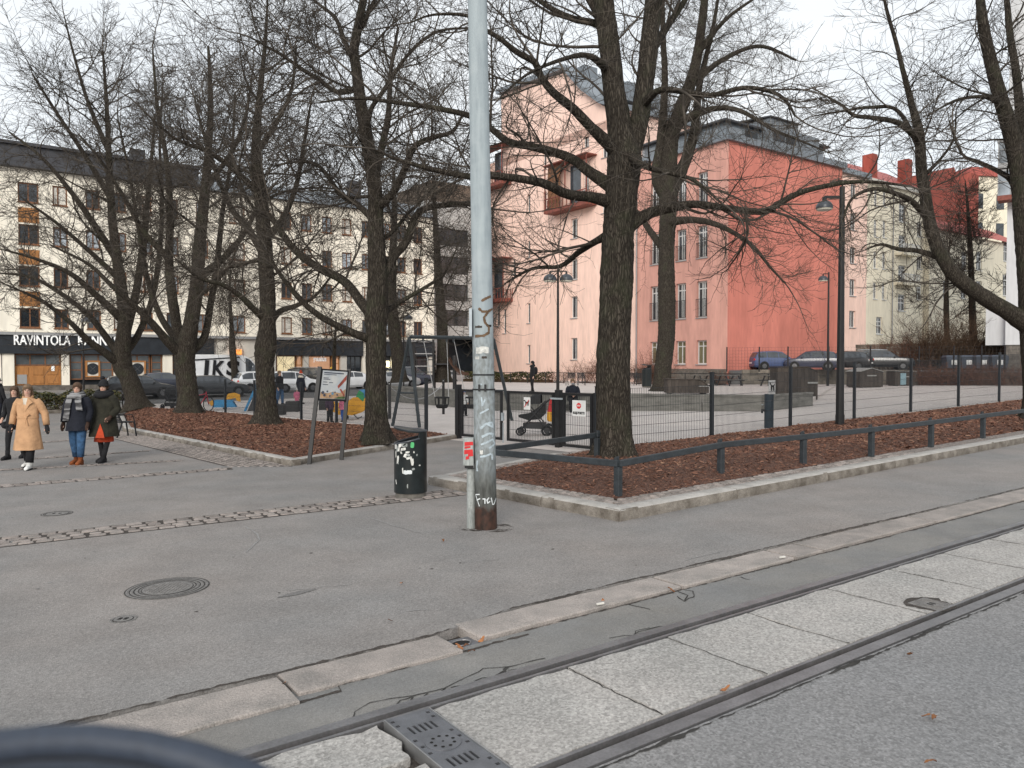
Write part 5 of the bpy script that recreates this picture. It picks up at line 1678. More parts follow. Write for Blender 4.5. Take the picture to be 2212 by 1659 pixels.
def tree(label, trunk, limbs, auto=(0, 0.35, 1.0, 2.0, 4.0), d2=2.2, d3=3.2, d4=4.2, l2=(0.8, 2.6), l3=(0.35, 1.1), l4=(0.12, 0.42), sides=22, amp=0.05,
   tr=0.0035, flare=0.35, lean=(0, 0, 0), up=0.10, name='bare_tree', min4=True, limb_amp=0.06, spread=1.0, droop=0.0, group='bare trees of the square'):
 tp = [np.array(p) for p, r in trunk]; trd = [r for p, r in trunk]
 base = tp[0]
 root = thing(name, label, 'tree', tuple(base), 0, group)
 tp = [p - base for p in tp]
 big = [bark_tube(tp, trd, sides, amp, 0.08, flare, 0.0)]
 mains = []
 for lb in limbs:
  P = [np.array(p) - base for p, r in lb]; R = [r * (0.97 if i_ == 0 else 0.86) for i_, (p, r) in enumerate(lb)]
  V, F = bark_tube(P, R, 12 if R[0] > 0.07 else 9, limb_amp, 0.12)
  big.append((V, F))
  mains.append(resample(P, R, 0.25))
 Pt, Rt = resample(tp, trd, 0.25)
 na, a0, a1, la, lb_ = auto
 if na:
  k = np.linspace(a0, a1, na) + trng.uniform(-0.02, 0.02, na)
  ii = np.clip((k * (len(Pt) - 1)).astype(int), 1, len(Pt) - 2)
  az = np.arange(na) * 2.4 + trng.uniform(-0.5, 0.5, na)
  fall = 1 - 0.55 * np.linspace(0, 1, na)
  el = trng.uniform(0.15, 0.8, na) + 0.3 * np.linspace(0, 1, na)
  D0 = np.stack([np.cos(az) * np.cos(el) * spread, np.sin(az) * np.cos(el) * spread, np.sin(el)], -1) + np.array(lean)
  Ln = trng.uniform(la, lb_, na) * fall
  R0 = np.minimum(Rt[ii] * 0.5, 0.010 + Ln * 0.0115)
  Pa = grow(Pt[ii], _norm(D0), Ln, 9, 0.13, lambda q: 0.10 * q + up * 0.3 - droop * (q < 0.6))
  Ra = R0[:, None] * np.linspace(1, 0.16, 10)[None]
  V, F = tubes(Pa, Ra, 8)
  big.append((V, F))
  for i in range(na): mains.append((Pa[i], Ra[i]))
 mains.append((Pt[len(Pt) * 2 // 5:], Rt[len(Pt) * 2 // 5:]))
 V, F = join(big)
 link('trunk', np_mesh('trunk', V, F, M_bark, True), root)
 SM = 12
 PM, RM, LM = [], [], []
 for P, R in mains:
  s = np.r_[0, np.cumsum(np.linalg.norm(np.diff(P, axis=0), axis=1))]
  q = np.linspace(0, s[-1], SM + 1)
  PM.append(np.stack([np.interp(q, s, P[:, j]) for j in range(3)], -1)); RM.append(np.interp(q, s, R)); LM.append(s[-1])
 PM, RM, LM = np.array(PM), np.array(RM), np.array(LM)
 d2, d3, d4 = d2 * DM[0], d3 * DM[1], d4 * DM[2]
 tr *= 1.28
 l3 = (l3[0] * 1.3, l3[1] * 1.45); l4 = (l4[0] * 1.5, l4[1] * 1.6)
 def children(P, R, Ln, dens, tmin, lrange, angr, rk, rmin, S, jit, trop, tipbias=0.0, tip=True):
  cnt = trng.poisson(Ln * dens) + 1
  idx = np.repeat(np.arange(len(P)), cnt)
  T = tmin + (1 - tmin) * trng.random(len(idx)) ** (1 - tipbias)
  p, t, r = sample(P, R, T, idx)
  rv = trng.normal(0, 1, p.shape)
  side = _norm(rv - t * np.sum(rv * t, -1, keepdims=True))
  side[:, 2] *= 0.7
  ang = trng.uniform(angr[0], angr[1], len(idx))[:, None]
  D = _norm(t * np.cos(ang) + side * np.sin(ang) + np.array(lean) * 0.15)
  L_ = trng.uniform(lrange[0], lrange[1], len(idx)) * (1.1 - 0.45 * T) * trng.uniform(0.7, 1.15, len(idx))
  if tip:
   p2, t2, r2 = sample(P, R, np.full(len(P), 0.999), np.arange(len(P)))
   p = np.concatenate([p, p2]); D = np.concatenate([D, _norm(t2 + trng.normal(0, 0.25, t2.shape))]); r = np.concatenate([r, r2 * 1.6]); L_ = np.concatenate([L_, trng.uniform(lrange[0], lrange[1], len(P))])
  R0 = np.clip(np.minimum(r * rk, L_ * 0.0125 + 0.0015), rmin, None)
  C = grow(p, D, L_, S, jit, trop)
  RC = np.maximum(R0[:, None] * np.linspace(1, 0.32, S + 1)[None], rmin * 0.75)
  return C, RC, L_
 P2_, R2_, L2_ = children(PM, RM, LM, d2, 0.16, l2, (0.6, 1.25), 0.55, tr * 1.6, 9, 0.13, lambda q: up * (q - 0.25) - droop * (1 - q), 0.15)
 P3_, R3_, L3_ = children(P2_, R2_, L2_, d3, 0.15, l3, (0.5, 1.15), 0.65, tr * 1.15, 4, 0.20, lambda q: up * 1.6 * (q - 0.2) - droop * 0.7 * (1 - q), 0.2)
 P4_, R4_, L4_ = children(P3_, R3_, L3_, d4, 0.1, l4, (0.45, 1.1), 0.75, tr * 0.85, 2, 0.22, lambda q: up * 2.5 * q, 0.2, tip=False)
 V, F = join([tubes(P2_, R2_, 5), tubes(P3_, R3_, 3), tubes(P4_, R4_, 3)])
 link('crown', np_mesh('crown', V, F, M_twig, True), root)
 return root
def tl(Y, pts, dys=None):
 out = []
 for i, p in enumerate(pts):
  u, v, w = p[:3]
  y = Y + (p[3] if len(p) > 3 else 0.0)
  q = W(u, v, y)
  out.append(((q.x, q.y, q.z), 0.5 * w * y / FPX))
 return out
bA = G(1326, 990, 0.17)
YA = bA.y
tA = tl(YA, [(1326, 990, 80), (1326, 930, 76), (1325, 820, 72), (1328, 700, 68), (1332, 600, 70), (1336, 500, 66), (1342, 420, 68), (1348, 345, 74), (1338, 270, 52), (1326, 190, 46), (1318, 110, 44), (1304, 0, 42), (1292, -200, 34), (1285, -420, 14)])
lA = [tl(YA, l) for l in (
 [(1352, 350, 50), (1376, 285, 46), (1390, 200, 46), (1402, 100, 46), (1412, 0, 42, 0.3), (1432, -200, 30, 0.5), (1450, -420, 12, 0.8)],
 [(1350, 492, 40), (1393, 466, 30), (1426, 454, 26, -0.2), (1498, 441, 20, -0.4), (1566, 449, 17, -0.6), (1650, 458, 16, -0.8), (1677, 443, 16, -0.9), (1731, 415, 14, -1.0), (1817, 396, 11, -1.1), (1885, 393, 8, -1.2), (1964, 402, 5, -1.3)],
 [(1330, 440, 34), (1274, 425, 26, -0.3), (1228, 421, 24, -0.6), (1182, 399, 22, -0.8), (1140, 389, 20, -0.9), (1062, 379, 18, -1.0), (1013, 381, 17, -1.0), (955, 370, 14, -1.1), (900, 357, 11, -1.2), (843, 338, 8, -1.3), (808, 322, 5, -1.4)],
 [(1335, 412, 36), (1280, 376, 28, 0.3), (1235, 343, 24, 0.5), (1189, 327, 22, 0.7), (1150, 317, 20, 0.8), (1098, 306, 18, 0.9), (1061, 278, 16, 1.0), (1013, 250, 15, 1.0), (943, 234, 13, 1.1), (889, 226, 12, 1.2), (830, 218, 10, 1.2), (787, 212, 9, 1.3), (733, 215, 7, 1.3), (690, 222, 4, 1.4)],
 [(1340, 335, 36), (1277, 275, 26, -0.4), (1235, 232, 23, -0.6), (1195, 200, 20, -0.8), (1168, 165, 18, -0.9), (1155, 135, 16, -1.0), (1114, 111, 14, -1.1), (1079, 82, 12, -1.2), (1050, 66, 11, -1.2), (1010, 34, 9, -1.3), (935, 32, 6, -1.4), (889, 48, 4, -1.5)],
 [(1322, 90, 26), (1290, 53, 18, 0.3), (1231, 38, 15, 0.5), (1172, 6, 12, 0.7), (1120, -40, 9, 0.8), (1060, -90, 5, 1.0)],
 [(1385, 230, 26), (1418, 198, 16, -0.5), (1442, 193, 15, -0.7), (1483, 199, 14, -0.9), (1536, 206, 13, -1.1), (1605, 190, 11, -1.3), (1663, 197, 10, -1.4), (1697, 217, 8, -1.5), (1718, 251, 5, -1.6)],
 [(1330, 500, 30), (1290, 520, 18, 0.5), (1250, 545, 15, 0.9), (1210, 575, 11, 1.2), (1150, 580, 8, 1.5), (1095, 610, 5, 1.8)],
 [(1350, 330, 24), (1395, 360, 14, -0.9), (1440, 372, 12, -1.4), (1500, 390, 9, -1.8), (1560, 440, 5, -2.2)],
 [(1400, 120, 26), (1440, 60, 18, 0.5), (1480, 0, 14, 0.8), (1530, -80, 9, 1.0), (1580, -150, 5, 1.2)],
 [(1312, 150, 22), (1270, 120, 14, -0.8), (1210, 130, 10, -1.4), (1140, 160, 7, -1.9), (1085, 205, 4, -2.2)],
 [(1310, 60, 22), (1260, -20, 16, 0.2), (1200, -90, 12, 0.4), (1120, -150, 7, 0.6)],
)]
tree('largest bare tree, thick ridged trunk in the railed bed beside the gate', tA, lA, auto=(4, 0.75, 0.97, 2.0, 3.6), d2=1.9, d3=2.7, d4=3.4, sides=44, amp=0.050, up=0.10, droop=0.02, tr=0.0032)
bB = GZ(1432, 845, 0.42)
YB = bB.y
tB = tl(YB, [(1430, 846, 42), (1432, 800, 36), (1440, 720, 36), (1440, 640, 38), (1440, 540, 33), (1443, 460, 36), (1443, 410, 40), (1448, 308, 34), (1465, 250, 30), (1490, 185, 25), (1508, 110, 21), (1522, 0, 16), (1535, -150, 6)])
lB = [tl(YB, l) for l in (
 [(1446, 420, 34), (1480, 350, 28, 1), (1500, 280, 22, 1.5), (1512, 180, 16, 2), (1540, 60, 10, 2), (1560, -60, 5, 2)],
 [(1438, 420, 34), (1418, 380, 26), (1428, 300, 22), (1436, 180, 17), (1432, 60, 13), (1430, -100, 6)],
 [(1440, 480, 24), (1500, 475, 16, -1.5), (1560, 490, 13, -2.5), (1622, 528, 10, -3), (1663, 576, 7, -3.5), (1697, 613, 4, -4)],
 [(1438, 545, 20), (1405, 500, 16, 1), (1385, 470, 14, 2), (1350, 430, 8, 3), (1320, 410, 4, 3)],
 [(1475, 260, 20), (1540, 235, 14, -1), (1600, 240, 11, -2), (1670, 280, 8, -2.5), (1720, 300, 6, -3), (1790, 330, 3, -3)],
 [(1490, 185, 18), (1560, 130, 12, 1), (1640, 100, 9, 2), (1720, 130, 5, 2)],
 [(1510, 110, 14), (1570, 40, 9, 0), (1640, -10, 5, 0)],
)]
tree('bare tree with burred trunk standing on the raised platform', tB, lB, auto=(6, 0.55, 0.95, 2.5, 5.5), d2=1.5, d3=2.0, d4=2.4, l2=(1.0, 3.2), l3=(0.5, 1.5), l4=(0.2, 0.6), tr=0.006, amp=0.06, droop=0.05, up=0.12)
bC = G(2245, 905, 0.2)
YC = bC.y
tC = tl(YC, [(2246, 905, 62), (2240, 800, 54), (2233, 700, 54), (2224, 600, 46), (2212, 480, 40), (2203, 380, 36), (2185, 290, 32), (2155, 190, 27), (2125, 60, 22), (2108, -100, 10)])
lC = [tl(YC, l) for l in (
 [(2236, 712, 50), (2180, 675, 42), (2100, 625, 38), (2055, 585, 35), (2025, 535, 31), (2008, 480, 29), (1998, 420, 27), (1990, 360, 26), (1986, 290, 23), (1972, 235, 17), (1955, 170, 13), (1935, 90, 10), (1915, 20, 8), (1900, -60, 5)],
 [(1988, 305, 18), (1941, 266, 13, -0.6), (1881, 254, 11, -0.9), (1844, 249, 9, -1.1), (1820, 228, 7, -1.2), (1780, 205, 4, -1.3)],
 [(1990, 330, 12), (1940, 240, 9, 0.6), (1880, 232, 8, 1.0), (1820, 240, 6, 1.3), (1760, 250, 3, 1.5)],
 [(2003, 470, 18), (1971, 436, 14, -0.4), (1938, 419, 12, -0.7), (1887, 408, 10, -0.9), (1840, 430, 7, -1.0), (1820, 480, 4, -1.0)],
 [(2035, 558, 16), (1982, 542, 12, 0.4), (1940, 538, 10, 0.6), (1903, 528, 7, 0.8), (1868, 540, 3, 0.9)],
 [(2215, 500, 22), (2190, 400, 16, 0.5), (2161, 373, 12, 0.6), (2114, 350, 10, 0.8), (2077, 331, 6, 1.0), (2050, 260, 4, 1.0)],
 [(2207, 400, 26), (2205, 300, 24, 0.8), (2198, 180, 20, 1.0), (2180, 60, 16, 1.2), (2170, -80, 8, 1.4)],
 [(1995, 380, 10), (2030, 345, 7, -0.4), (2060, 300, 5, -0.6), (2065, 240, 3, -0.7)],
 [(2170, 230, 16), (2130, 210, 10, -0.6), (2070, 215, 7, -1.0), (2020, 240, 4, -1.2)],
)]
tree('bare tree with one long limb leaning over the railed bed', tC, lC, auto=(5, 0.6, 0.95, 1.6, 3.2), d2=1.8, d3=2.1, d4=2.5, droop=0.05, up=0.10, tr=0.0042, amp=0.045)
bD = G(815, 956, 0.15)
YD = bD.y
tD = tl(YD, [(815, 957, 60), (813, 900, 49), (812, 820, 44), (812, 740, 44), (815, 660, 47), (816, 600, 42), (812, 500, 34), (809, 403, 30), (795, 315, 28), (780, 228, 26), (770, 150, 22), (765, 107, 21), (777, 40, 18), (787, -20, 15), (800, -160, 7)])
lD = [tl(YD, l) for l in (
 [(808, 735, 24), (770, 722, 20, -0.2), (710, 694, 16, -0.5), (676, 672, 15, -0.7), (642, 640, 13, -0.8), (600, 585, 10, -0.9), (560, 520, 6, -1.0)],
 [(810, 690, 30), (782, 655, 25, 0.2), (743, 607, 22, 0.5), (687, 578, 20, 0.8), (633, 536, 18, 1.0), (590, 475, 15, 1.2), (560, 440, 11, 1.3), (540, 360, 7, 1.4)],
 [(818, 610, 28), (850, 555, 22, 0.3), (877, 522, 20, 0.5), (899, 466, 17, 0.7), (928, 448, 15, 0.9), (1016, 441, 11, 1.2), (1065, 452, 6, 1.4)],
 [(815, 450, 22), (849, 416, 19, -0.3), (878, 357, 17, -0.5), (892, 322, 15, -0.7), (911, 306, 14, -0.8), (943, 295, 12, -0.9), (980, 282, 9, -1.0), (1000, 245, 5, -1.1)],
 [(810, 385, 20), (827, 309, 17, 0.4), (838, 255, 15, 0.6), (841, 209, 13, 0.8), (845, 148, 10, 1.0), (860, 60, 6, 1.2)],
 [(775, 190, 16), (728, 199, 12, -0.3), (690, 172, 11, -0.5), (653, 150, 10, -0.7), (612, 121, 8, -0.9), (540, 80, 4, -1.1)],
 [(790, 300, 16), (800, 240, 12, -0.4), (826, 200, 11, -0.7), (880, 120, 9, -1.0), (940, 70, 7, -1.2), (1010, 60, 4, -1.4)],
 [(772, 150, 14), (745, 90, 12, 0.4), (725, 40, 10, 0.6), (690, 10, 7, 0.8), (640, -30, 4, 0.9)],
 [(812, 480, 18), (770, 440, 14, 0.6), (735, 420, 12, 1.0), (690, 360, 9, 1.3), (640, 350, 6, 1.5), (590, 360, 3, 1.6)],
 [(826, 680, 18), (860, 655, 12, 0.6), (920, 620, 9, 1.0), (960, 590, 6, 1.3), (985, 540, 3, 1.5)],
 [(780, 60, 12), (810, 0, 9, 0.3), (850, -60, 6, 0.5)],
)]
tree('bare tree beside the information board, thick grey trunk near the litter bin', tD, lD, auto=(9, 0.42, 0.97, 2.0, 4.0), d2=2.2, d3=2.9, d4=3.6, sides=34, amp=0.05, tr=0.0036, droop=0.01)
bE = G(575, 921, 0.15)
YE = bE.y
tE = tl(YE, [(575, 922, 56), (575, 860, 40), (572, 790, 38), (574, 748, 46), (578, 700, 35), (578, 640, 34), (574, 560, 32), (568, 480, 30), (560, 400, 26), (553, 320, 20), (560, 220, 14), (572, 100, 8), (578, 0, 4)])
lE = [tl(YE, l) for l in (
 [(580, 700, 20), (605, 672, 15, 0.4), (640, 660, 12, 0.8), (680, 640, 8, 1.1), (720, 590, 4, 1.4)],
 [(574, 690, 20), (548, 668, 16, -0.4), (520, 640, 14, -0.8), (480, 615, 11, -1.2), (430, 600, 8, -1.5), (380, 560, 4, -1.8)],
 [(576, 560, 22), (540, 500, 17, 0.4), (500, 450, 14, 0.8), (470, 380, 11, 1.1), (440, 290, 7, 1.4), (420, 210, 4, 1.5)],
 [(572, 520, 20), (612, 470, 15, -0.5), (640, 400, 12, -0.9), (655, 320, 9, -1.2), (670, 230, 5, -1.4)],
 [(562, 420, 18), (510, 370, 13, -0.5), (455, 330, 10, -0.9), (380, 300, 7, -1.3), (310, 240, 4, -1.6)],
 [(555, 330, 14), (600, 260, 11, 0.5), (630, 190, 8, 0.8), (640, 100, 5, 1.0)],
)]
tree('bare tree with a knotted burr low on its trunk in the left bed', tE, lE, auto=(11, 0.36, 0.97, 2.6, 5.0), d2=1.9, d3=2.6, d4=3.0, tr=0.0045, amp=0.06, l2=(0.9, 2.8))
bF = G(408, 895, 0.15)
YF = bF.y
tF = tl(YF, [(408, 895, 52), (406, 850, 43), (401, 800, 41), (400, 760, 44), (412, 700, 31), (425, 620, 28), (430, 540, 26), (440, 440, 22), (450, 330, 16), (455, 220, 11), (450, 100, 5)])
lF = [tl(YF, l) for l in (
 [(398, 765, 30), (385, 720, 26, 0.3), (372, 640, 24, 0.5), (365, 560, 21, 0.7), (368, 460, 17, 0.9), (360, 350, 13, 1.0), (340, 230, 9, 1.2), (330, 110, 4, 1.3)],
 [(396, 770, 26), (360, 735, 22, -0.6), (330, 700, 18, -1.0), (290, 660, 15, -1.4), (245, 620, 12, -1.8), (190, 570, 8, -2.1), (110, 530, 4, -2.4)],
 [(428, 600, 22), (480, 560, 16, 0.8), (530, 500, 12, 1.4), (560, 440, 8, 1.8), (600, 390, 4, 2.0)],
 [(366, 560, 16), (310, 500, 13, -0.5), (270, 430, 10, -0.9), (220, 350, 7, -1.3), (170, 290, 4, -1.6)],
 [(445, 400, 14), (500, 330, 10, -0.6), (530, 250, 7, -1.0), (545, 160, 4, -1.2)],
 [(402, 765, 24), (440, 730, 19, 0.6), (456, 650, 17, 1.0), (470, 560, 15, 1.3), (482, 450, 11, 1.6), (500, 340, 8, 1.8), (508, 200, 4, 2.0)],
 [(398, 750, 18), (350, 690, 15, 0.8), (318, 600, 13, 1.4), (300, 500, 10, 1.8), (280, 380, 7, 2.1), (255, 260, 4, 2.4)],
)]
tree('bare tree dividing low into several upright stems in the left bed', tF, lF, auto=(10, 0.32, 0.97, 3.0, 5.4), d2=1.55, d3=2.4, d4=2.7, tr=0.0055, l2=(1.0, 3.0), l3=(0.4, 1.3), amp=0.05)
bG = G(298, 884, 0.15)
YG_ = bG.y
tG = tl(YG_, [(298, 885, 50), (290, 850, 41), (276, 812, 37), (264, 785, 40), (268, 700, 26), (262, 620, 23), (250, 540, 20), (240, 440, 16), (235, 330, 12), (230, 220, 8), (222, 110, 4)])
lG = [tl(YG_, l) for l in (
 [(262, 788, 24), (230, 764, 20, -0.6), (190, 735, 16, -1.2), (150, 695, 12, -1.7), (90, 650, 9, -2.2), (30, 622, 4, -2.6)],
 [(270, 720, 24), (290, 650, 20, 0.5), (305, 560, 17, 0.9), (315, 470, 14, 1.2), (325, 370, 10, 1.5), (335, 250, 5, 1.7)],
 [(252, 560, 18), (200, 480, 15, 0.5), (150, 410, 12, 0.9), (90, 340, 8, 1.3), (20, 285, 4, 1.6)],
 [(264, 690, 20), (210, 640, 16, -0.8), (150, 590, 12, -1.5), (80, 560, 8, -2.0), (10, 540, 4, -2.4)],
 [(240, 430, 14), (180, 330, 11, -0.6), (120, 240, 8, -1.0), (70, 160, 4, -1.4)],
 [(236, 330, 12), (190, 220, 9, 0.6), (160, 120, 6, 0.9), (140, 40, 3, 1.1)],
 [(266, 765, 20), (300, 720, 16, 0.8), (330, 640, 14, 1.2), (345, 540, 12, 1.5), (350, 430, 9, 1.8), (345, 300, 6, 2.0), (352, 180, 3, 2.2)],
 [(258, 770, 18), (200, 690, 14, 0.6), (140, 640, 11, 1.0), (70, 600, 8, 1.4), (0, 590, 4, 1.8)],
 [(255, 600, 14), (190, 540, 11, -0.6), (120, 480, 8, -1.2), (50, 430, 4, -1.7)],
)]
tree('leaning bare tree at the far end of the left bed', tG, lG, auto=(10, 0.28, 0.97, 3.2, 6.0), d2=1.45, d3=2.2, d4=2.5, tr=0.0062, l2=(1.1, 3.2), l3=(0.5, 1.4), l4=(0.15, 0.5), amp=0.05)
def simple_tree(label, pts, Y, name='bare_tree', **k):
 kw = dict(d2=1.5, d3=1.9, d4=2.0, tr=0.009, l2=(0.9, 2.6), l3=(0.4, 1.2), l4=(0.2, 0.6), sides=14, amp=0.05, flare=0.3, auto=(10, 0.3, 0.97, 2.0, 4.6))
 kw.update(k)
 return tree(label, tl(Y, pts), [], name=name, **kw)
simple_tree('slender bare tree on the platform beside the climbing frame', [(957, 826, 36), (957, 770, 26), (955, 700, 24), (950, 640, 20), (945, 560, 16), (940, 470, 11), (936, 380, 5)], 47)
simple_tree('bare tree standing behind the swing frame near the shop fronts', [(864, 826, 32), (858, 760, 27), (850, 700, 26), (846, 640, 23), (848, 560, 18), (852, 470, 12), (850, 370, 6)], 45)
simple_tree('small street tree growing in front of the white van', [(508, 838, 16), (506, 790, 14), (502, 752, 15), (500, 700, 9), (496, 640, 6), (498, 590, 3)], 57, name='street_tree', auto=(9, 0.42, 0.9, 2.0, 3.8), tr=0.008, up=0.25)
simple_tree('thin street tree by the lit shop window', [(853, 812, 10), (853, 770, 8), (852, 730, 7), (850, 690, 4), (846, 650, 2)], 58, name='street_tree', auto=(8, 0.35, 0.9, 1.2, 2.4), tr=0.008)
simple_tree('bare courtyard tree in front of the yellow wing', [(2103, 740, 15), (2100, 660, 14), (2097, 560, 11), (2092, 470, 7), (2085, 390, 2)], 70, name='courtyard_tree', auto=(10, 0.25, 0.95, 2.5, 5.0), tr=0.012, up=0.2)
simple_tree('slim bare courtyard tree near the garden wall', [(2046, 740, 12), (2044, 660, 11), (2046, 590, 6), (2052, 520, 2)], 71, name='courtyard_tree', auto=(9, 0.25, 0.95, 1.8, 3.6), tr=0.012, up=0.2)
simple_tree('small bare tree by the parked white car', [(722, 815, 9), (722, 770, 8), (724, 730, 6), (726, 690, 3)], 60, name='street_tree', auto=(8, 0.35, 0.95, 1.2, 2.4), tr=0.008)
# ------------------------------------------------------------------ fences, gate, rail
M_fence = pm('fence_paint', (0.020, 0.023, 0.027), 0.15, 6, 0.5, fine=0.1)
M_railp = pm('low_rail_paint', (0.030, 0.036, 0.041), 0.2, 6, 0.55, fine=0.15, fscale=40)
M_black = pm('black_paint', (0.012, 0.012, 0.013), 0.2, 6, 0.45)
M_galv = pm('galvanised', (0.36, 0.40, 0.43), 0.12, 5, 0.5, metal=0.35)
def mesh_panel_mesh(L, h0, h1, dz, wv=0.0058, wh=0.0075, pitch=0.052, name='mesh_panel', rows=7):
 q = MB()
 n_ = max(2, int(L / pitch))
 for i in range(n_ + 1):
  x = L * i / n_
  z = dz * i / n_
  q.bar((x, 0, z + h0), (x, 0, z + h1), wv, wv)
 for k in range(rows):
  z = h0 + (h1 - h0) * k / (rows - 1)
  for off in (-0.009, 0.009):
   q.bar((0, off, z), (L, off, z + dz), wh, wh * 0.8)
 return q.mesh(name, M_fence)
def fence_run(label, pts, heights, pw=0.075, base=0.12, cat='fence'):
 t = thing('mesh_fence', label, cat, (pts[0][0], pts[0][1], KX * pts[0][0]))
 o0 = t.location
 for i, (p, h) in enumerate(zip(pts, heights)):
  q = MB()
  z = KX * p[0] - o0.z
  q.box(-pw / 2, pw / 2, -pw / 2, pw / 2, 0.0, h)
  q.box(-pw / 2 - 0.006, pw / 2 + 0.006, -pw / 2 - 0.006, pw / 2 + 0.006, h, h + 0.015)
  a = math.atan2(pts[min(i + 1, len(pts) - 1)][1] - pts[max(i - 1, 0)][1], pts[min(i + 1, len(pts) - 1)][0] - pts[max(i - 1, 0)][0])
  q.build('post', M_fence, t, (p[0] - o0.x, p[1] - o0.y, z), a)
 for i in range(len(pts) - 1):
  a, c = pts[i], pts[i + 1]
  L = math.hypot(c[0] - a[0], c[1] - a[1])
  h = min(heights[i], heights[i + 1]) - 0.06
  me = mesh_panel_mesh(L - pw - 0.02, base + 0.05, h, KX * (c[0] - a[0]))
  an = math.atan2(c[1] - a[1], c[0] - a[0])
  link('mesh_panel', me, t, (a[0] - o0.x + math.cos(an) * (pw / 2 + 0.01), a[1] - o0.y + math.sin(an) * (pw / 2 + 0.01), KX * a[0] - o0.z), an)
 return t
def top_h(u, v, p): return W(u, v, p[1]).z - KX * p[0]
hts = [top_h(u, v, p) for (u, v), p in zip(((1290, 836), (1537, 805), (1707, 793), (1845, 783), (1967, 775), (2070, 768), (2158, 762), (2240, 757)), fenceR)]
hts += [hts[-1]] * (len(fenceR) - len(hts))
fence_run('dark wire-mesh fence behind the railed bed', fenceR, hts)
hl = [top_h(u, v, p) for (u, v), p in zip(((990, 833), (921, 817), (727, 834), (651, 826), (550, 822), (487, 820), (383, 818), (294, 818)), fenceL)]
fence_run('dark wire-mesh fence behind the left bed of trees', fenceL[1:], hl[1:])
gA = G(990, 946, 0.02); gB = G(1288, 972, 0.02)
GDIR = Vector((gB.x - gA.x, gB.y - gA.y)); GL_ = GDIR.length
gang = math.atan2(GDIR.y, GDIR.x)
def gs(u): return s_at(u, (gA.x, gA.y), gang)
gt = thing('gate', 'black double mesh gate closing the path into the playground', 'gate', (gA.x, gA.y, gA.z), gang)
def gpost(u, w, h, name='gate_post'):
 q = MB(); q.box(gs(u) - w / 2, gs(u) + w / 2, -w / 2, w / 2, -0.05, h); return q.build(name, M_black, gt)
gpost(990, 0.13, 1.42); gpost(1207, 0.13, 1.36); gpost(1287, 0.08, 1.32)
def leaf(u0, u1, h, name='gate_leaf'):
 x0, x1 = gs(u0), gs(u1)
 q = MB()
 for x in (x0, x1 - 0.06): q.box(x, x + 0.06, -0.025, 0.025, 0.06, h)
 q.box(x0 + 0.061, x1 - 0.061, -0.024, 0.024, 0.06, 0.12); q.box(x0 + 0.061, x1 - 0.061, -0.024, 0.024, h - 0.06, h)
 lf = q.build(name, M_black, gt)
 me = mesh_panel_mesh(x1 - x0 - 0.13, 0.13, h - 0.07, 0, rows=6)
 link('mesh_panel', me, lf, (x0 + 0.065, 0, 0))
 return lf
leaf(997, 1085, 1.30); l2_ = leaf(1096, 1197, 1.30); l3_ = leaf(1217, 1280, 1.30)
q = MB(); q.box(gs(1090) - 0.06, gs(1090) + 0.02, -0.07, -0.03, 0.55, 0.75); q.bar((gs(1090), -0.05, 0.0), (gs(1090), -0.05, 0.5), 0.02); q.build('drop_bolt', M_galv, gt)
q = MB(); q.box(gs(1195), gs(1220), -0.10, -0.066, 1.14, 1.18); q.build('latch', M_galv, gt)
for u in (991, 1205):
 for z in (0.25, 1.1):
  q = MB(); q.cyl(gs(u) + 0.075, -0.045, z, z + 0.1, 0.018, 8); q.build('hinge', M_black, gt)
def gp(x, y, z):
 r_ = rot2(gang); a, c = r_(x, y)
 return (gA.x + a, gA.y + c, gA.z + z)
M_signw = pm('sign_white', (0.70, 0.70, 0.69), 0.04, 5, 0.5)
M_signr = pm('sign_red', (0.60, 0.03, 0.03), 0.05, 5, 0.5)
def plate(name, label, x0, x1, z0, z1, y=-0.045):
 t = thing(name, label, 'sign', gp(x0, y, z0), gang)
 q = MB(); q.box(0, x1 - x0, 0, 0.012, 0, z1 - z0); bevel(q.build('panel', M_signw, t), 0.003, 1)
 return t, x1 - x0, z1 - z0
s1_, w_, h_ = plate('gate_sign', 'white gate sign with a red stop symbol and dark words', gs(1239), gs(1268), 0.78, 1.14)
q = MB(); q.loft([[(w_ / 2 + 0.07 * math.cos(math.pi / 8 + k * math.pi / 4), y, h_ * 0.66 + 0.07 * math.sin(math.pi / 8 + k * math.pi / 4)) for k in range(8)] for y in (-0.002, -0.006)])
st_ = q.build('stop_symbol', M_signr, s1_)
o = place_text('STOP', 0.05, 0.001, M_signw, st_, (w_ / 2 - 0.05, -0.008, h_ * 0.66 - 0.016), 0, 0.1, 0.002)
place_text('SULJE PORTTI', 0.075, 0.002, M_black, s1_, (0.03, -0.003, 0.05), 0, w_ - 0.06, 0.004)
M_dogred = pm('sign_slash_red', (0.55, 0.04, 0.03), 0.05, 5, 0.5)
def dog(q, x, z, s, y):
 for pts in ([(-.30, .05), (.22, .05), (.26, .22), (-.30, .20)], [(-.30, .05), (-.30, -.28), (-.23, -.28), (-.20, .05)], [(-.16, .05), (-.18, -.26), (-.11, -.26), (-.08, .05)],
    [(.06, .05), (.08, -.28), (.15, -.28), (.16, .05)], [(.18, .05), (.22, -.26), (.28, -.26), (.26, .08)], [(-.30, .12), (-.42, .30), (-.46, .44), (-.36, .42), (-.22, .22)],
    [(-.46, .44), (-.58, .34), (-.56, .28), (-.40, .30)], [(.20, .20), (.34, .36), (.38, .34), (.27, .14)]):
  q.add([(x + a * s, y, z + c * s) for a, c in pts] + [(x + a * s, y - 0.003, z + c * s) for a, c in pts], [tuple(range(len(pts))), tuple(range(2 * len(pts) - 1, len(pts) - 1, -1))])
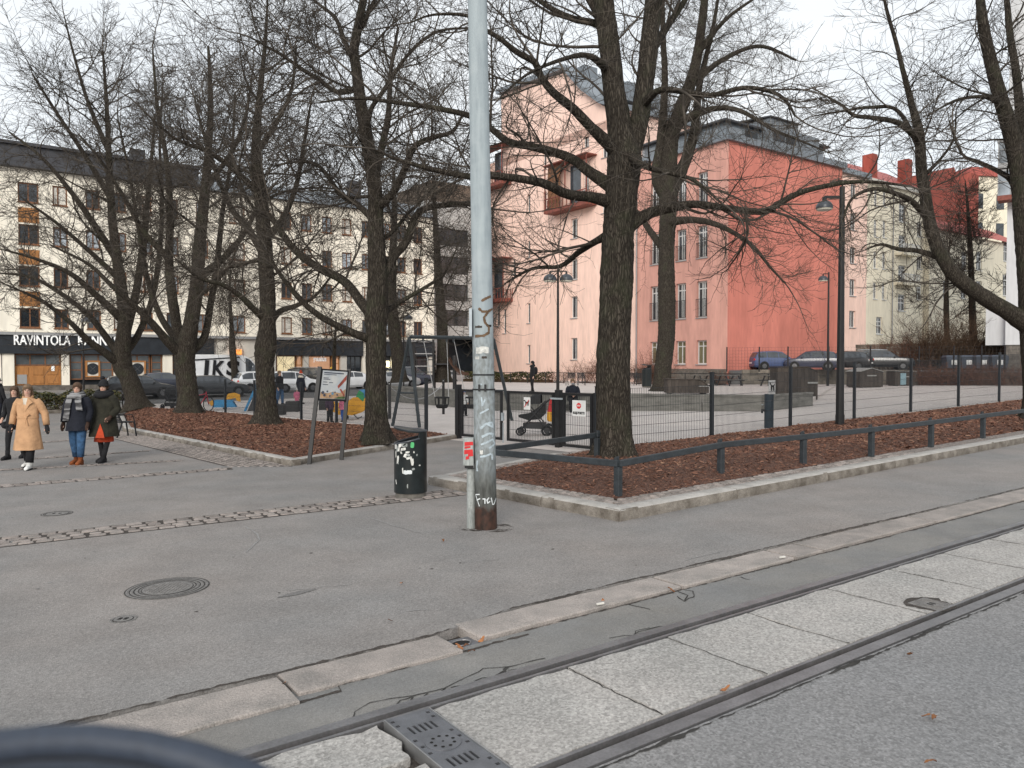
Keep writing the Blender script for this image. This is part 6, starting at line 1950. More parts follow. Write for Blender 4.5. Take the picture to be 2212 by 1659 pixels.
s2_, w2_, h2_ = plate('dog_sign', 'small white sign with a dark dog figure on the gate', gs(1134), gs(1148), 0.86, 1.16)
q = MB(); dog(q, w2_ / 2 + 0.01, h2_ * 0.5, w2_ * 0.9, -0.003); q.build('dog_figure', M_black, s2_)
q = MB(); q.bar((0.03, -0.009, h2_ * 0.2), (w2_ - 0.03, -0.009, h2_ * 0.8), 0.003, 0.018); q.build('slash', M_dogred, s2_)
pd = G(1668, 926, 0.14)
dp = W(1668, 838, fenceR[1][1] + (fenceR[2][1] - fenceR[1][1]) * 0.77)
fa = math.atan2(fenceR[2][1] - fenceR[1][1], fenceR[2][0] - fenceR[1][0])
t = thing('dog_sign', 'white square sign with a dark dog figure on the mesh fence', 'sign', (dp.x - 0.02, dp.y - 0.05, dp.z - 0.16), fa)
q = MB(); q.box(-0.17, 0.17, 0, 0.01, 0, 0.36); q.build('panel', M_signw, t)
q = MB(); dog(q, 0.03, 0.17, 0.30, -0.003); q.build('dog_figure', M_black, t)
rp = [G(1290, 990, 0.2), G(1043, 1032, 0.16), G(1335, 1068, 0.16), G(1557, 1018, 0.2), G(1735, 996, 0.2), G(1882, 977, 0.22), G(2011, 957, 0.22), G(2123, 939, 0.22)]
for k in range(4):
 rp.append(rp[-1] + (rp[-1] - rp[-2]))
lr = thing('low_rail', 'low black knee rail on square posts around the right bed', 'railing', rp[2])
RH = 0.47
for i, p in enumerate(rp):
 q = MB()
 j = min(i + 1, len(rp) - 1)
 a = math.atan2(rp[j].y - rp[j - 1].y, rp[j].x - rp[j - 1].x)
 q.box(-0.045, 0.045, -0.045, 0.045, -0.25, RH - 0.092)
 q.add([(-0.04, 0.005, RH - 0.08), (0.04, 0.005, RH - 0.08), (0.04, 0.045, RH - 0.08), (-0.04, 0.045, RH - 0.08), (-0.04, 0.005, RH + 0.05), (0.04, 0.005, RH + 0.05), (0.04, 0.045, RH + 0.025), (-0.04, 0.045, RH + 0.025)],
   [(0, 3, 2, 1), (4, 5, 6, 7), (0, 1, 5, 4), (1, 2, 6, 5), (2, 3, 7, 6), (3, 0, 4, 7)])
 bevel(q.build('post', M_railp, lr, p - rp[2], a), 0.006, 1)
for i in range(len(rp) - 1):
 q = MB()
 a, c = rp[i] - rp[2], rp[i + 1] - rp[2]
 d = (c - a).normalized() * 0.02
 nn = Vector((d.y, -d.x, 0)).normalized() * 0.035
 q.bar(a - d + nn + Vector((0, 0, RH - 0.045)), c + d + nn + Vector((0, 0, RH - 0.045)), 0.06, 0.09)
 bevel(q.build('rail', M_railp, lr), 0.008, 2)
# ------------------------------------------------------------------ lamps
M_lampg = pm('lamp_head_grey', (0.050, 0.056, 0.066), 0.15, 4, 0.35)
M_lampin = pm('lamp_diffuser', (0.55, 0.53, 0.45), 0.05, 4, 0.5)
def lamp(label, base, H, heads, r=0.06, hr=0.24, arm_r=0.03, rz=0.0, finial=0.25):
 t = thing('street_lamp', label, 'lamp', base, rz, 'street lamps of the square')
 q = MB(); q.tube([(0, 0, -0.1), (0, 0, H * 0.25), (0, 0, H)], [r * 1.15, r, r * 0.7], 14); q.build('pole', M_black, t)
 q = MB(); q.cyl(0, 0, 0, 0.28, r * 1.2, 14); q.build('base_sleeve', M_black, t)
 for (hx, hz) in heads:
  q = MB()
  q.bar((0, 0, hz + hr * 1.25), (hx, 0, hz + hr * 1.25), arm_r * 1.6, arm_r * 2)
  q.tube([(hx, 0, hz + hr * 1.25), (hx, 0, hz + hr * 0.8)], [arm_r * 1.5, arm_r * 1.8], 10)
  q.build('arm', M_black, t)
  q = MB(); q.ell((hx, 0, hz), (hr, hr, hr * 0.86), 24, 8, 0.0, 0.99); q.cyl(hx, 0, hz - hr * 0.14, hz + 0.002, hr * 1.02, 24)
  hd = q.build('lamp_shade', M_lampg, t); autosmooth(hd.data, 0.7)
  q = MB(); q.cyl(hx, 0, hz - hr * 0.34, hz - hr * 0.145, hr * 0.86, 20, hr * 0.95); q.build('diffuser', M_lampin, hd)
 return t
b1 = G(1814, 918, 0.2)
zt1 = W(1814, 403, b1.y).z
pxm = b1.y / FPX
lamp('tall black street lamp with one dome head in the railed bed', b1, zt1 - b1.z, [(-38 * pxm, W(1774, 448, b1.y).z - b1.z)], r=0.095, hr=17.5 * pxm, arm_r=0.035)
b2 = GZ(1205, 832, 0.42); b2 = Vector((b2.x * 40 / b2.y, 40, 0.42))
b2 = W(1205, 840, 40); b2.z = 0.42
lamp('black twin-headed lamp in the middle of the playground', b2, W(1205, 581, 40).z - 0.42, [(-17 * 40 / FPX, W(1187, 604, 40).z - 0.42), (18 * 40 / FPX, W(1223, 604, 40).z - 0.42)], r=0.075, hr=0.34, arm_r=0.03)
b3 = W(1788, 812, 56); b3.z = 0.5
lamp('slim black lamp by the parked blue cars', b3, W(1788, 588, 56).z - 0.5, [(-12 * 56 / FPX, W(1776, 604, 56).z - 0.5)], r=0.08, hr=0.33)
b4 = G(872, 822); b4 = W(872, 822, 50); b4.z = KX * b4.x
lamp('slim black lamp behind the swing frame', b4, W(872, 678, 50).z - b4.z, [(0.3, W(882, 688, 50).z - b4.z)], r=0.05, hr=0.28)
b5 = W(181, 842, 46); b5.z = KX * b5.x
lamp('black lamp post in front of the restaurant', b5, W(181, 680, 46).z - b5.z, [(0.2, W(182, 694, 46).z - b5.z)], r=0.055, hr=0.27)
# ------------------------------------------------------------------ the steel pole with graffiti
def pole_mat():
 m = bpy.data.materials.new('tram_pole_paint')
 m.use_nodes = True
 n, L = m.node_tree.nodes, m.node_tree.links
 b = n['Principled BSDF']
 b.inputs['Roughness'].default_value = 0.6
 b.inputs['Specular IOR Level'].default_value = 0.3
 t = n.new('ShaderNodeTexCoord')
 sx_ = n.new('ShaderNodeSeparateXYZ'); L.new(t.outputs['Object'], sx_.inputs[0])
 def noise(scale, st, det=5):
  mp_ = n.new('ShaderNodeMapping'); mp_.inputs['Scale'].default_value = st
  L.new(t.outputs['Object'], mp_.inputs['Vector'])
  z = n.new('ShaderNodeTexNoise'); z.inputs['Scale'].default_value = scale; z.inputs['Detail'].default_value = det
  L.new(mp_.outputs[0], z.inputs['Vector']); return z.outputs['Fac']
 def mix(f, a, c):
  x = n.new('ShaderNodeMix'); x.data_type = 'RGBA'
  L.new(f, x.inputs['Factor'])
  for i, v in ((6, a), (7, c)):
   if isinstance(v, tuple): x.inputs[i].default_value = (*v, 1)
   else: L.new(v, x.inputs[i])
  return x.outputs[2]
 def ramp(f, stops):
  r = n.new('ShaderNodeValToRGB')
  e = r.color_ramp.elements
  e[0].position, e[0].color = stops[0][0], (*[stops[0][1]] * 3, 1)
  e[1].position, e[1].color = stops[-1][0], (*[stops[-1][1]] * 3, 1)
  for p, v in stops[1:-1]:
   x = e.new(p); x.color = (v, v, v, 1)
  L.new(f, r.inputs['Fac']); return r.outputs['Color']
 zn = n.new('ShaderNodeMath'); zn.operation = 'MULTIPLY_ADD'; zn.inputs[1].default_value = 0.1; L.new(sx_.outputs['Z'], zn.inputs[0])
 nj = noise(9, (1, 1, 0.5)); mj = n.new('ShaderNodeMath'); mj.operation = 'MULTIPLY_ADD'; mj.inputs[1].default_value = 0.02; mj.inputs[2].default_value = -0.01
 L.new(nj, mj.inputs[0]); L.new(mj.outputs[0], zn.inputs[2])
 zz = zn.outputs[0]
 paint = mix(ramp(noise(16, (1, 1, 0.12)), [(0.40, 0.0), (0.66, 0.75)]), (0.335, 0.385, 0.405), (0.235, 0.275, 0.30))
 paint = mix(ramp(noise(5, (1, 1, 1)), [(0.45, 0.0), (0.7, 0.5)]), paint, (0.41, 0.455, 0.47))
 worn = mix(ramp(noise(26, (1, 1, 0.45)), [(0.40, 0.0), (0.60, 1.0)]), (0.195, 0.213, 0.213), (0.285, 0.318, 0.332))
 c = mix(ramp(zz, [(0.21, 1.0), (0.245, 0.0)]), paint, worn)
 dirt = mix(ramp(noise(22, (1, 1, 0.3)), [(0.35, 0.0), (0.7, 1.0)]), (0.048, 0.050, 0.046), (0.125, 0.130, 0.122))
 c = mix(ramp(zz, [(0.052, 1.0), (0.095, 0.0)]), c, dirt)
 rust = mix(ramp(noise(16, (1, 1, 0.7)), [(0.35, 0.0), (0.7, 1.0)]), (0.022, 0.014, 0.011), (0.070, 0.033, 0.023))
 c = mix(ramp(zz, [(0.0262, 1.0), (0.0280, 0.0)]), c, rust)
 L.new(c, b.inputs['Base Color'])
 bp = n.new('ShaderNodeBump'); bp.inputs['Strength'].default_value = 0.25; bp.inputs['Distance'].default_value = 0.01
 L.new(noise(40, (1, 1, 0.4)), bp.inputs['Height']); L.new(bp.outputs['Normal'], b.inputs['Normal'])
 MATS['tram_pole_paint'] = m
 return m
M_pole = pole_mat()
pb = G(1050, 1141)
tp_ = thing('tram_pole', 'tall blue-grey steel pole with graffiti and a rusty foot', 'pole', pb)
kp = pb.y / FPX
r0, r1_ = 24 * kp, 20.3 * kp
PR = lambda z: r0 + (r1_ - r0) * min(1, z / 6.3)
q = MB()
zs_ = list(np.linspace(-0.1, 9.5, 60))
q.tube([(-17 / 1100 * (z / kp) * kp * 1.0, 0, z) for z in zs_], [PR(z) for z in zs_], 40)
po = q.build('pole', M_pole, tp_); autosmooth(po.data, 0.6)
lean_x = lambda z: -17 / 1100 * z
def on_pole(u, v, off=0.003):
 z = W(u, v, pb.y - PR(1)).z - pb.z
 x = (u - CU) / FPX * (pb.y - PR(z) * 0.9) - pb.x
 dx = x - lean_x(z)
 R = PR(z)
 dx = max(-R * 0.985, min(R * 0.985, dx))
 y = -math.sqrt(max(0, R * R - dx * dx))
 f = (R + off) / R
 return Vector((lean_x(z) + dx * f, y * f, z))
def stroke(pts, w, mat, name, sub=6):
 P = []
 for a, c in zip(pts[:-1], pts[1:]):
  for i in range(sub): P.append(on_pole(a[0] + (c[0] - a[0]) * i / sub, a[1] + (c[1] - a[1]) * i / sub))
 P.append(on_pole(*pts[-1]))
 L_, R_ = [], []
 for i, p in enumerate(P):
  d = (P[min(i + 1, len(P) - 1)] - P[max(i - 1, 0)]).normalized()
  nrm = Vector((p.x - lean_x(p.z), p.y, 0)).normalized()
  s_ = d.cross(nrm).normalized() * w * random.uniform(0.35, 0.6)
  L_.append(p + s_); R_.append(p - s_)
 q = MB(); k = len(P)
 q.add(L_ + R_, [(i, i + 1, k + i + 1, k + i) for i in range(k - 1)])
 return q.build(name, mat, tp_)
M_spw = pm('white_marker', (0.62, 0.65, 0.66), 0.1, 20, 0.7)
M_spb = pm('pale_blue_spray', (0.40, 0.47, 0.51), 0.15, 20, 0.7)
M_spr = pm('brown_spray', (0.12, 0.075, 0.045), 0.3, 20, 0.8)
M_stick = pm('torn_sticker', (0.58, 0.58, 0.55), 0.25, 30, 0.8, rnd=0.15)
def zp5(pts): return [((1820 + x * 0.27137) / 1.8517, (1680 + y * 0.27137) / 1.8517) for x, y in pts]
for pts in ([(362, 1100), (300, 1110), (330, 1190), (360, 1275)], [(318, 1190), (370, 1160)], [(405, 1165), (440, 1160), (440, 1235)], [(500, 1145), (470, 1180), (480, 1225), (515, 1200)], [(530, 1150), (550, 1250), (570, 1250), (600, 1165)]):
 stroke(zp5(pts), 0.014, M_spw, 'marker_letter')
for pts in ([(375, 130), (450, 60), (540, 40), (560, 110), (480, 60)], [(395, 250), (500, 200), (560, 210), (545, 250)], [(380, 365), (470, 330), (550, 290), (585, 360), (500, 420)], [(370, 545), (450, 530), (530, 500)], [(540, 500), (545, 590)], [(330, 600), (320, 700), (330, 760)]):
 stroke(zp5(pts), 0.026, M_spb, 'spray_mark')
def zp9(pts): return [((1800 + x * 0.6303) / 1.8517, (1100 + y * 0.6303) / 1.8517) for x, y in pts]
for pts in ([(200, 165), (225, 150), (258, 132)], [(182, 210), (205, 232), (240, 232), (268, 212)], [(240, 236), (216, 270), (222, 300), (246, 330), (246, 365), (215, 385), (160, 388)]):
 stroke(zp9(pts), 0.03, M_spr, 'spray_mark')
for pts in ([(200, 775), (205, 830), (222, 790)], [(190, 880), (245, 850)], [(195, 700), (200, 690)]):
 stroke(zp9(pts), 0.02, M_spb, 'spray_mark')
def patch(cu_, cv_, w, h, mat, name='sticker', jag=0.15):
 q = MB()
 n_ = 5
 up_, dn_ = [], []
 for i in range(n_ + 1):
  f = i / n_ - 0.5
  up_.append(on_pole(cu_ + f * w, cv_ - h / 2 + random.uniform(-jag, jag) * h, 0.0025)); dn_.append(on_pole(cu_ + f * w, cv_ + h / 2 + random.uniform(-jag, jag) * h, 0.0025))
 q.add(up_ + dn_, [(i, i + 1, n_ + 2 + i, n_ + 1 + i) for i in range(n_)])
 return q.build(name, mat, tp_)
patch(1042, 756, 27, 13, M_stick, jag=0.16); patch(1020.6, 1011 - 0.6, 5, 7, M_stick) if False else None
patch(1040, 977 - 0, 6.5, 8, M_stick, jag=0.2); patch(1031, 773, 9, 6, M_stick); patch(1046, 772, 11, 5, M_dirt)
patch(1034, 706, 15, 5, M_dirt); patch(1058, 703, 6, 5, M_black, 'sticker')
for v in (809.5, 841.5):
 z = W(1040, v, pb.y - 0.12).z - pb.z
 q = MB(); q.tube([(lean_x(z) + (PR(z) + 0.004) * math.cos(a), (PR(z) + 0.004) * math.sin(a), z) for a in np.linspace(0, 2 * math.pi, 40)[:-1]], 0.009, 6, closed=True); q.build('strap', M_black, tp_)
for u in (1036, 1048):
 p = on_pole(u, 836, 0.012)
 q = MB(); q.box(p.x - 0.012, p.x + 0.012, p.y - 0.01, p.y + 0.01, p.z - 0.05, p.z + 0.03); q.build('strap_buckle', M_black, tp_)
M_duct = pm('duct_grey', (0.27, 0.29, 0.28), 0.25, 9, 0.7, fine=0.2, fscale=50, stretch=(1, 1, 0.3), col2=(0.36, 0.38, 0.37))
M_redp = pm('red_spray', (0.55, 0.025, 0.028), 0.12, 12, 0.6)
dx0 = (1008 - 1050) * kp; dx1 = (1027 - 1050) * kp
zdt = W(1015, 1012, pb.y).z - pb.z
q = MB()
n_ = 14
xm, hw = (dx0 + dx1) / 2, (dx1 - dx0) / 2
q.loft([[(xm + hw * math.cos(math.pi + math.pi * k / n_), 0.02 + hw * 1.1 * math.sin(math.pi + math.pi * k / n_), z) for k in range(n_ + 1)] + [(xm + hw, 0.10, z), (xm - hw, 0.10, z)] for z in (0, zdt)])
du = q.build('cable_duct', M_duct, tp_); autosmooth(du.data, 0.7)
for v in (1090, 1060):
 z = W(1015, v, pb.y).z - pb.z
 q = MB(); q.loft([[(xm + (hw + 0.004) * math.cos(math.pi + math.pi * k / n_), 0.02 + (hw + 0.004) * 1.1 * math.sin(math.pi + math.pi * k / n_), z + dz) for k in range(n_ + 1)] + [(xm + hw + 0.004, 0.06, z + dz), (xm - hw - 0.004, 0.06, z + dz)] for dz in (0, 0.018)]); q.build('duct_band', M_duct, tp_)
bx0, bx1 = (1001 - 1050) * kp, (1024 - 1050) * kp
zb0, zb1 = W(1010, 1004, pb.y).z - pb.z, W(1010, 945, pb.y).z - pb.z
q = MB(); q.box(bx0, bx1, -0.10, 0.06, zb0, zb1); sbx = bevel(q.build('switch_box', M_duct, tp_), 0.008)
q = MB()
for (x0, x1, z0, z1) in ((0.15, 0.97, 0.72, 0.88), (0.15, 0.72, 0.62, 0.72), (0.12, 0.95, 0.42, 0.60), (0.45, 0.97, 0.33, 0.46), (0.25, 0.6, 0.22, 0.36)):
 w = bx1 - bx0; h = zb1 - zb0
 pts = [(bx0 + w * x0, zb0 + h * z0), (bx0 + w * x1, zb0 + h * (z0 + 0.03)), (bx0 + w * x1 * 0.97, zb0 + h * z1), (bx0 + w * x0 * 1.1, zb0 + h * (z1 - 0.02))]
 q.add([(a, -0.1025 - 0.0006 * z0, c) for a, c in pts], [(0, 1, 2, 3)])
q.build('spray_mark', M_redp, sbx)
q = MB(); q.box(bx0 + 0.02, bx1 - 0.01, -0.085, 0.05, zb0 - 0.03, zb0 - 0.002); q.build('box_gland', M_black, sbx)
zA, zB = W(1018, 727, pb.y).z - pb.z, W(1018, 668, pb.y).z - pb.z
q = MB(); q.box((1015 - 1050) * kp, (1021 - 1050) * kp, -0.12, 0.14, zA, zB); q.box((1019 - 1050) * kp, (1028 - 1050) * kp, -0.02, 0.02, zA + 0.08, zA + 0.12); q.build('side_sign', M_galv, tp_)
q = MB()
for k in range(40):
 a = random.uniform(0, 6.28); r = r0 + random.uniform(0.0, 0.16) ** 1.2
 q.add([(r * math.cos(a) * 1.7 + random.uniform(-.04, .04), r * math.sin(a) + random.uniform(-.02, .02), 0.004 + k * 0.00005) for _ in range(1)] +
   [(r * math.cos(a + d) * 1.7, (r + e) * math.sin(a + d), 0.004 + k * 0.00005) for d, e in ((0.25, 0.02), (0.5, 0.0), (0.3, -0.03))], [(0, 1, 2, 3)])
o = q.build('foot_dirt', M_dirt, tp_); o['kind'] = 'stuff'
# ------------------------------------------------------------------ litter bin
M_bin = pm('bin_dark_green', (0.010, 0.014, 0.015), 0.3, 5, 0.35, coat=0.2, fine=0.1)
M_binc = pm('bin_concrete', (0.14, 0.13, 0.115), 0.2, 8, 0.9)
bb = G(887, 1073)
kb = bb.y / FPX
def bin_(label, base, R, H, rz, stickers=True, name='litter_bin'):
 t = thing(name, label, 'litter bin', base, rz, 'litter bins')
 q = MB(); q.cyl(0, 0, -0.02, 0.075, R * 0.92, 32); q.build('foot', M_binc, t)
 n_ = 64
 low = lambda x: H * 0.865 + (x / R) * H * 0.058
 top = lambda x: H * 0.985 - (x / R) * H * 0.02
 rings = []
 def ht(x): return low(x) if x < R * 0.55 else top(x)
 bot = [(R * math.cos(2 * math.pi * k / n_), R * math.sin(2 * math.pi * k / n_), 0.078) for k in range(n_)]
 mid = [(R * math.cos(2 * math.pi * k / n_), R * math.sin(2 * math.pi * k / n_), H * 0.6) for k in range(n_)]
 up_ = [(x, y, ht(x)) for x, y, z in bot]
 inn = [(x * 0.95, y * 0.95, z - 0.001) for x, y, z in up_]
 dep = [(x * 0.95, y * 0.95, H * 0.45) for x, y, z in up_]
 q = MB(); q.loft([bot, mid, up_, inn, dep], caps=False); q.poly(dep)
 bo = q.build('body', M_bin, t); autosmooth(bo.data, 0.7)
 rim = [Vector((R * 0.975 * math.cos(a), R * 0.975 * math.sin(a), low(R * 0.975 * math.cos(a)))) for a in np.linspace(math.acos(0.56), 2 * math.pi - math.acos(0.56), 40)]
 q = MB(); q.tube(rim, 0.014, 8); q.build('rim', M_lampg, t)  # rim greyer than the body: edge highlight put into its colour
 q = MB()
 disc_ = [(R * 1.01 * math.cos(2 * math.pi * k / n_), R * 1.01 * math.sin(2 * math.pi * k / n_)) for k in range(n_)]
 q.loft([[(x, y, top(x) + 0.002 + (H * 0.03 if x < 0 else 0) * (-x / R)) for x, y in disc_], [(x, y, top(x) + 0.028 + (H * 0.03 if x < 0 else 0) * (-x / R)) for x, y in disc_]])
 lid_ = q.build('lid', M_bin, t)
 q = MB(); q.tube([(x * 0.995, y * 0.995, top(x) + 0.029 + (H * 0.03 if x < 0 else 0) * (-x / R)) for x, y in disc_], 0.009, 6, closed=True); q.build('lid_edge', M_lampg, lid_)  # lid edge also paler, a highlight painted along it
 return t
RB = 35.5 * kb
HB_ = W(887, 930, bb.y).z - bb.z
lbin = bin_('dark green cylindrical litter bin covered in torn stickers beside the pole', bb, RB, HB_, 0.12)
M_grs = pm('green_sticker', (0.09, 0.42, 0.16), 0.1, 20, 0.6)
def bin_patch(a0, z0, w, h, mat, jag=0.2, rot=0.0):
 q = MB()
 pts = []
 n_ = 9
 for k in range(n_):
  t_ = 2 * math.pi * k / n_
  e = 0.55
  px = math.copysign(abs(math.cos(t_)) ** e, math.cos(t_)) * w / 2 * random.uniform(1 - jag, 1 + jag)
  pz = math.copysign(abs(math.sin(t_)) ** e, math.sin(t_)) * h / 2 * random.uniform(1 - jag, 1 + jag)
  r_ = rot2(rot); px, pz = r_(px, pz)
  ang = -math.pi / 2 + a0 + px / RB - 0.12
  pts.append(((RB + 0.0025) * math.cos(ang), (RB + 0.0025) * math.sin(ang), z0 * HB_ + pz))
 q.poly(pts)
 q.build('sticker', mat, lbin)
for a0, z0, w, h, rt in ((-0.95, .78, .06, .09, 0), (-0.78, .75, .03, .11, .1), (-0.62, .755, .035, .11, -.2), (-0.52, .80, .06, .05, .5), (-0.25, .805, .09, .055, 0), (-0.30, .745, .09, .05, .2), (-0.18, .65, .045, .06, -.2), (-0.73, .585, .045, .12, -.1), (-0.70, .54, .012, .06, .3),
      (0.18, .58, .03, .13, .15), (0.25, .55, .03, .1, -.1), (-0.35, .43, .018, .09, 0), (0.30, .45, .04, .035, 0.3), (0.52, .655, .022, .03, 0), (0.33, .70, .02, .028, 0), (-0.05, .70, .07, .03, .1), (-0.02, .66, .06, .035, -.2), (0.02, .61, .07, .03, .15), (-0.9, .66, .02, .10, 0), (-0.45, .69, .03, .04, .4), (0.7, .5, .03, .02, 0), (-0.05, .20, .02, .06, 0), (-0.9, .25, .02, .07, .3)):
 bin_patch(a0, z0, w, h, random.choice((M_stick, M_stick, M_duct)), 0.25, rt)
for i in range(6):
 bin_patch(-0.22 + i * 0.065, .405 + random.uniform(-.01, .012), .05, .055, M_spw, 0.3, random.uniform(-.5, .5))
bin_patch(0.24, .805, .055, .085, M_grs, 0.04, -0.06)
b_ = GZ(1397, 829, 0.42); b_ = W(1397, 829, 52); b_.z = 0.42
bin_('dark blue litter bin beside the picnic area', b_, 0.32, W(1397, 789, 52).z - 0.42, 0.3)
# ------------------------------------------------------------------ information board
ib = thing('information_board', 'leaning information board on two black posts with a printed panel', 'sign', G(667, 986, 0.16))
p0, p1 = G(667, 987, 0.15), G(737, 978, 0.15)
t0, t1 = W(691, 792, p0.y + 0.25), W(754, 797, p1.y + 0.2)
o_ = ib.location
for p, t_ in ((p0, t0), (p1, t1)):
 q = MB(); q.bar(p - o_ - Vector((0, 0, 0.2)), t_ - o_, 0.075, 0.075, (0, 1, 0)); q.build('post', M_black, ib)
def bpnt(fu, fv, off=0.0):
 a = t0.lerp(p0, 0.02 + fv * 0.36); c = t1.lerp(p1, 0.02 + fv * 0.37)
 n_ = (t1 - t0).cross(p0 - t0).normalized()
 if n_.y > 0: n_ = -n_
 return a.lerp(c, fu) + n_ * off - o_
def bquad(u0, u1, v0, v1, off, mat, name, parent=ib):
 q = MB(); q.add([bpnt(u0, v1, off), bpnt(u1, v1, off), bpnt(u1, v0, off), bpnt(u0, v0, off)], [(0, 1, 2, 3)]); return q.build(name, mat, parent)
q = MB()
c8_ = [bpnt(0.03, 1, 0.0), bpnt(0.97, 1, 0.0), bpnt(0.97, 0, 0.0), bpnt(0.03, 0, 0.0), bpnt(0.03, 1, 0.03), bpnt(0.97, 1, 0.03), bpnt(0.97, 0, 0.03), bpnt(0.03, 0, 0.03)]
q.add(c8_, [(0, 3, 2, 1), (4, 5, 6, 7), (0, 1, 5, 4), (1, 2, 6, 5), (2, 3, 7, 6), (3, 0, 4, 7)]); q.build('backing', M_black, ib)
M_print = pm('panel_print', (0.46, 0.51, 0.56), 0.1, 3, 0.5, col2=(0.60, 0.60, 0.58))
pnl = bquad(0.08, 0.92, 0.05, 0.93, 0.033, M_print, 'printed_panel')
M_ink = pm('panel_ink', (0.07, 0.08, 0.11), 0.2, 8, 0.6)
M_sand = pm('panel_sand', (0.42, 0.27, 0.16), 0.3, 9, 0.6)
M_redw = pm('panel_redwood', (0.30, 0.07, 0.05), 0.3, 9, 0.6)
M_grass = pm('panel_green', (0.09, 0.14, 0.05), 0.4, 9, 0.6)
for (u0, u1, v0) in ((0.13, 0.80, 0.10), (0.13, 0.55, 0.16), (0.13, 0.30, 0.27), (0.13, 0.36, 0.31), (0.13, 0.27, 0.40), (0.33, 0.46, 0.41), (0.13, 0.30, 0.48)):
 bquad(u0, u1, v0, v0 + (0.035 if v0 < 0.12 else 0.022), 0.0345, M_ink, 'text_line', pnl)
def bpoly(pts, off, mat, name):
 q = MB(); q.poly([bpnt(a, c, off) for a, c in pts]); q.build(name, mat, pnl)
bpoly([(0.09, 0.92), (0.91, 0.92), (0.91, 0.60), (0.72, 0.74), (0.5, 0.70), (0.3, 0.76), (0.09, 0.72)], 0.0345, M_sand, 'picture_ground')
bpoly([(0.62, 0.52), (0.66, 0.60), (0.91, 0.30), (0.91, 0.14)], 0.0355, M_redw, 'picture_shape')
bpoly([(0.70, 0.62), (0.75, 0.60), (0.90, 0.80), (0.88, 0.86)], 0.0360, M_redw, 'picture_shape')
bpoly([(0.55, 0.92), (0.91, 0.92), (0.91, 0.84), (0.70, 0.86)], 0.0365, M_grass, 'picture_shape')
for (u_, v_, r) in ((0.16, 0.74, 0.05), (0.22, 0.82, 0.045), (0.30, 0.70, 0.03), (0.48, 0.76, 0.045), (0.40, 0.84, 0.03), (0.56, 0.72, 0.025), (0.64, 0.80, 0.03)):
 bpoly([(u_ + r * math.cos(k * 1.05), v_ + r * 1.1 * math.sin(k * 1.05)) for k in range(6)], 0.037 + u_ * 0.001, random.choice((M_ink, M_redw, pm('panel_blue', (0.12, 0.25, 0.36), 0.2, 9, 0.6))), 'picture_shape')
# ------------------------------------------------------------------ playground equipment
M_swing = pm('swing_steel', (0.040, 0.050, 0.056), 0.15, 5, 0.45)
M_chain = pm('chain_steel', (0.35, 0.35, 0.35), 0.1, 9, 0.5, metal=0.5)
M_rub = pm('black_rubber', (0.014, 0.014, 0.015), 0.2, 8, 0.7)
f1, f2 = G(848, 920), G(906, 924)
f4 = G(1106, 909)
sy = (f1.y + f2.y) / 2
topL = W(884, 729, sy); topR = W(1066, 732, sy + 0.6)
f3 = f4 + (f1 - f2)
sw = thing('swing_set', 'dark steel swing set with two bucket seats behind the gate', 'swing', ((f1 + f2) / 2))
o_ = sw.location
for f_, tp2 in ((f1, topL), (f2, topL), (f3, topR), (f4, topR)):
 q = MB(); q.tube([f_ - o_, tp2 - o_], 0.055, 12); q.build('leg', M_swing, sw)
q = MB(); q.tube([topL - o_ + Vector((0, 0, 0.02)), topR - o_ + Vector((0, 0, 0.02))], 0.06, 14); q.build('beam', M_swing, sw)
for a_, c_, tp2 in ((f1, f2, topL), (f3, f4, topR)):
 q = MB(); m0, m1 = tp2.lerp(a_, 0.62), tp2.lerp(c_, 0.62); q.tube([m0 - o_, m1 - o_], 0.03, 8); q.build('crossbar', M_swing, sw)
bd = (topR - topL).normalized()
for f_ in (0.30, 0.66):
 s0 = topL.lerp(topR, f_)
 seat_c = s0 + Vector((0.25, -0.3, -2.25))
 st_ = None
 q = MB()
 q.loft([[(seat_c.x - o_.x + 0.2 * k_ * math.cos(a), seat_c.y - o_.y + 0.17 * k_ * math.sin(a), seat_c.z - o_.z + dz) for a in np.linspace(0, 2 * math.pi, 17)[:-1]] for k_, dz in ((0.8, 0), (1, 0.06), (1, 0.12))])
 st_ = q.build('seat', M_rub, sw)
 q = MB()
 q.tube([(seat_c.x - o_.x + 0.22 * math.cos(a), seat_c.y - o_.y + 0.19 * math.sin(a), seat_c.z - o_.z + 0.34) for a in np.linspace(0, 2 * math.pi, 17)[:-1]], 0.025, 7, closed=True)
 for a in np.linspace(0, 2 * math.pi, 7)[:-1]:
  q.bar((seat_c.x - o_.x + 0.2 * math.cos(a), seat_c.y - o_.y + 0.17 * math.sin(a), seat_c.z - o_.z + 0.1), (seat_c.x - o_.x + 0.22 * math.cos(a), seat_c.y - o_.y + 0.19 * math.sin(a), seat_c.z - o_.z + 0.34), 0.03)
 q.build('seat_guard', M_rub, st_)
 for sg in (-0.24, 0.24):
  a0 = s0 + bd * sg * 1.6 - o_; a1 = seat_c + bd * sg * 0.9 + Vector((0, 0, 0.32)) - o_
  q = MB(); q.tube([a0, a1], 0.012, 6); q.build('chain', M_chain, sw)
  q = MB(); q.box(a0.x - 0.03, a0.x + 0.03, a0.y - 0.04, a0.y + 0.04, a0.z - 0.12, a0.z + 0.09); q.build('hanger', M_swing, sw)
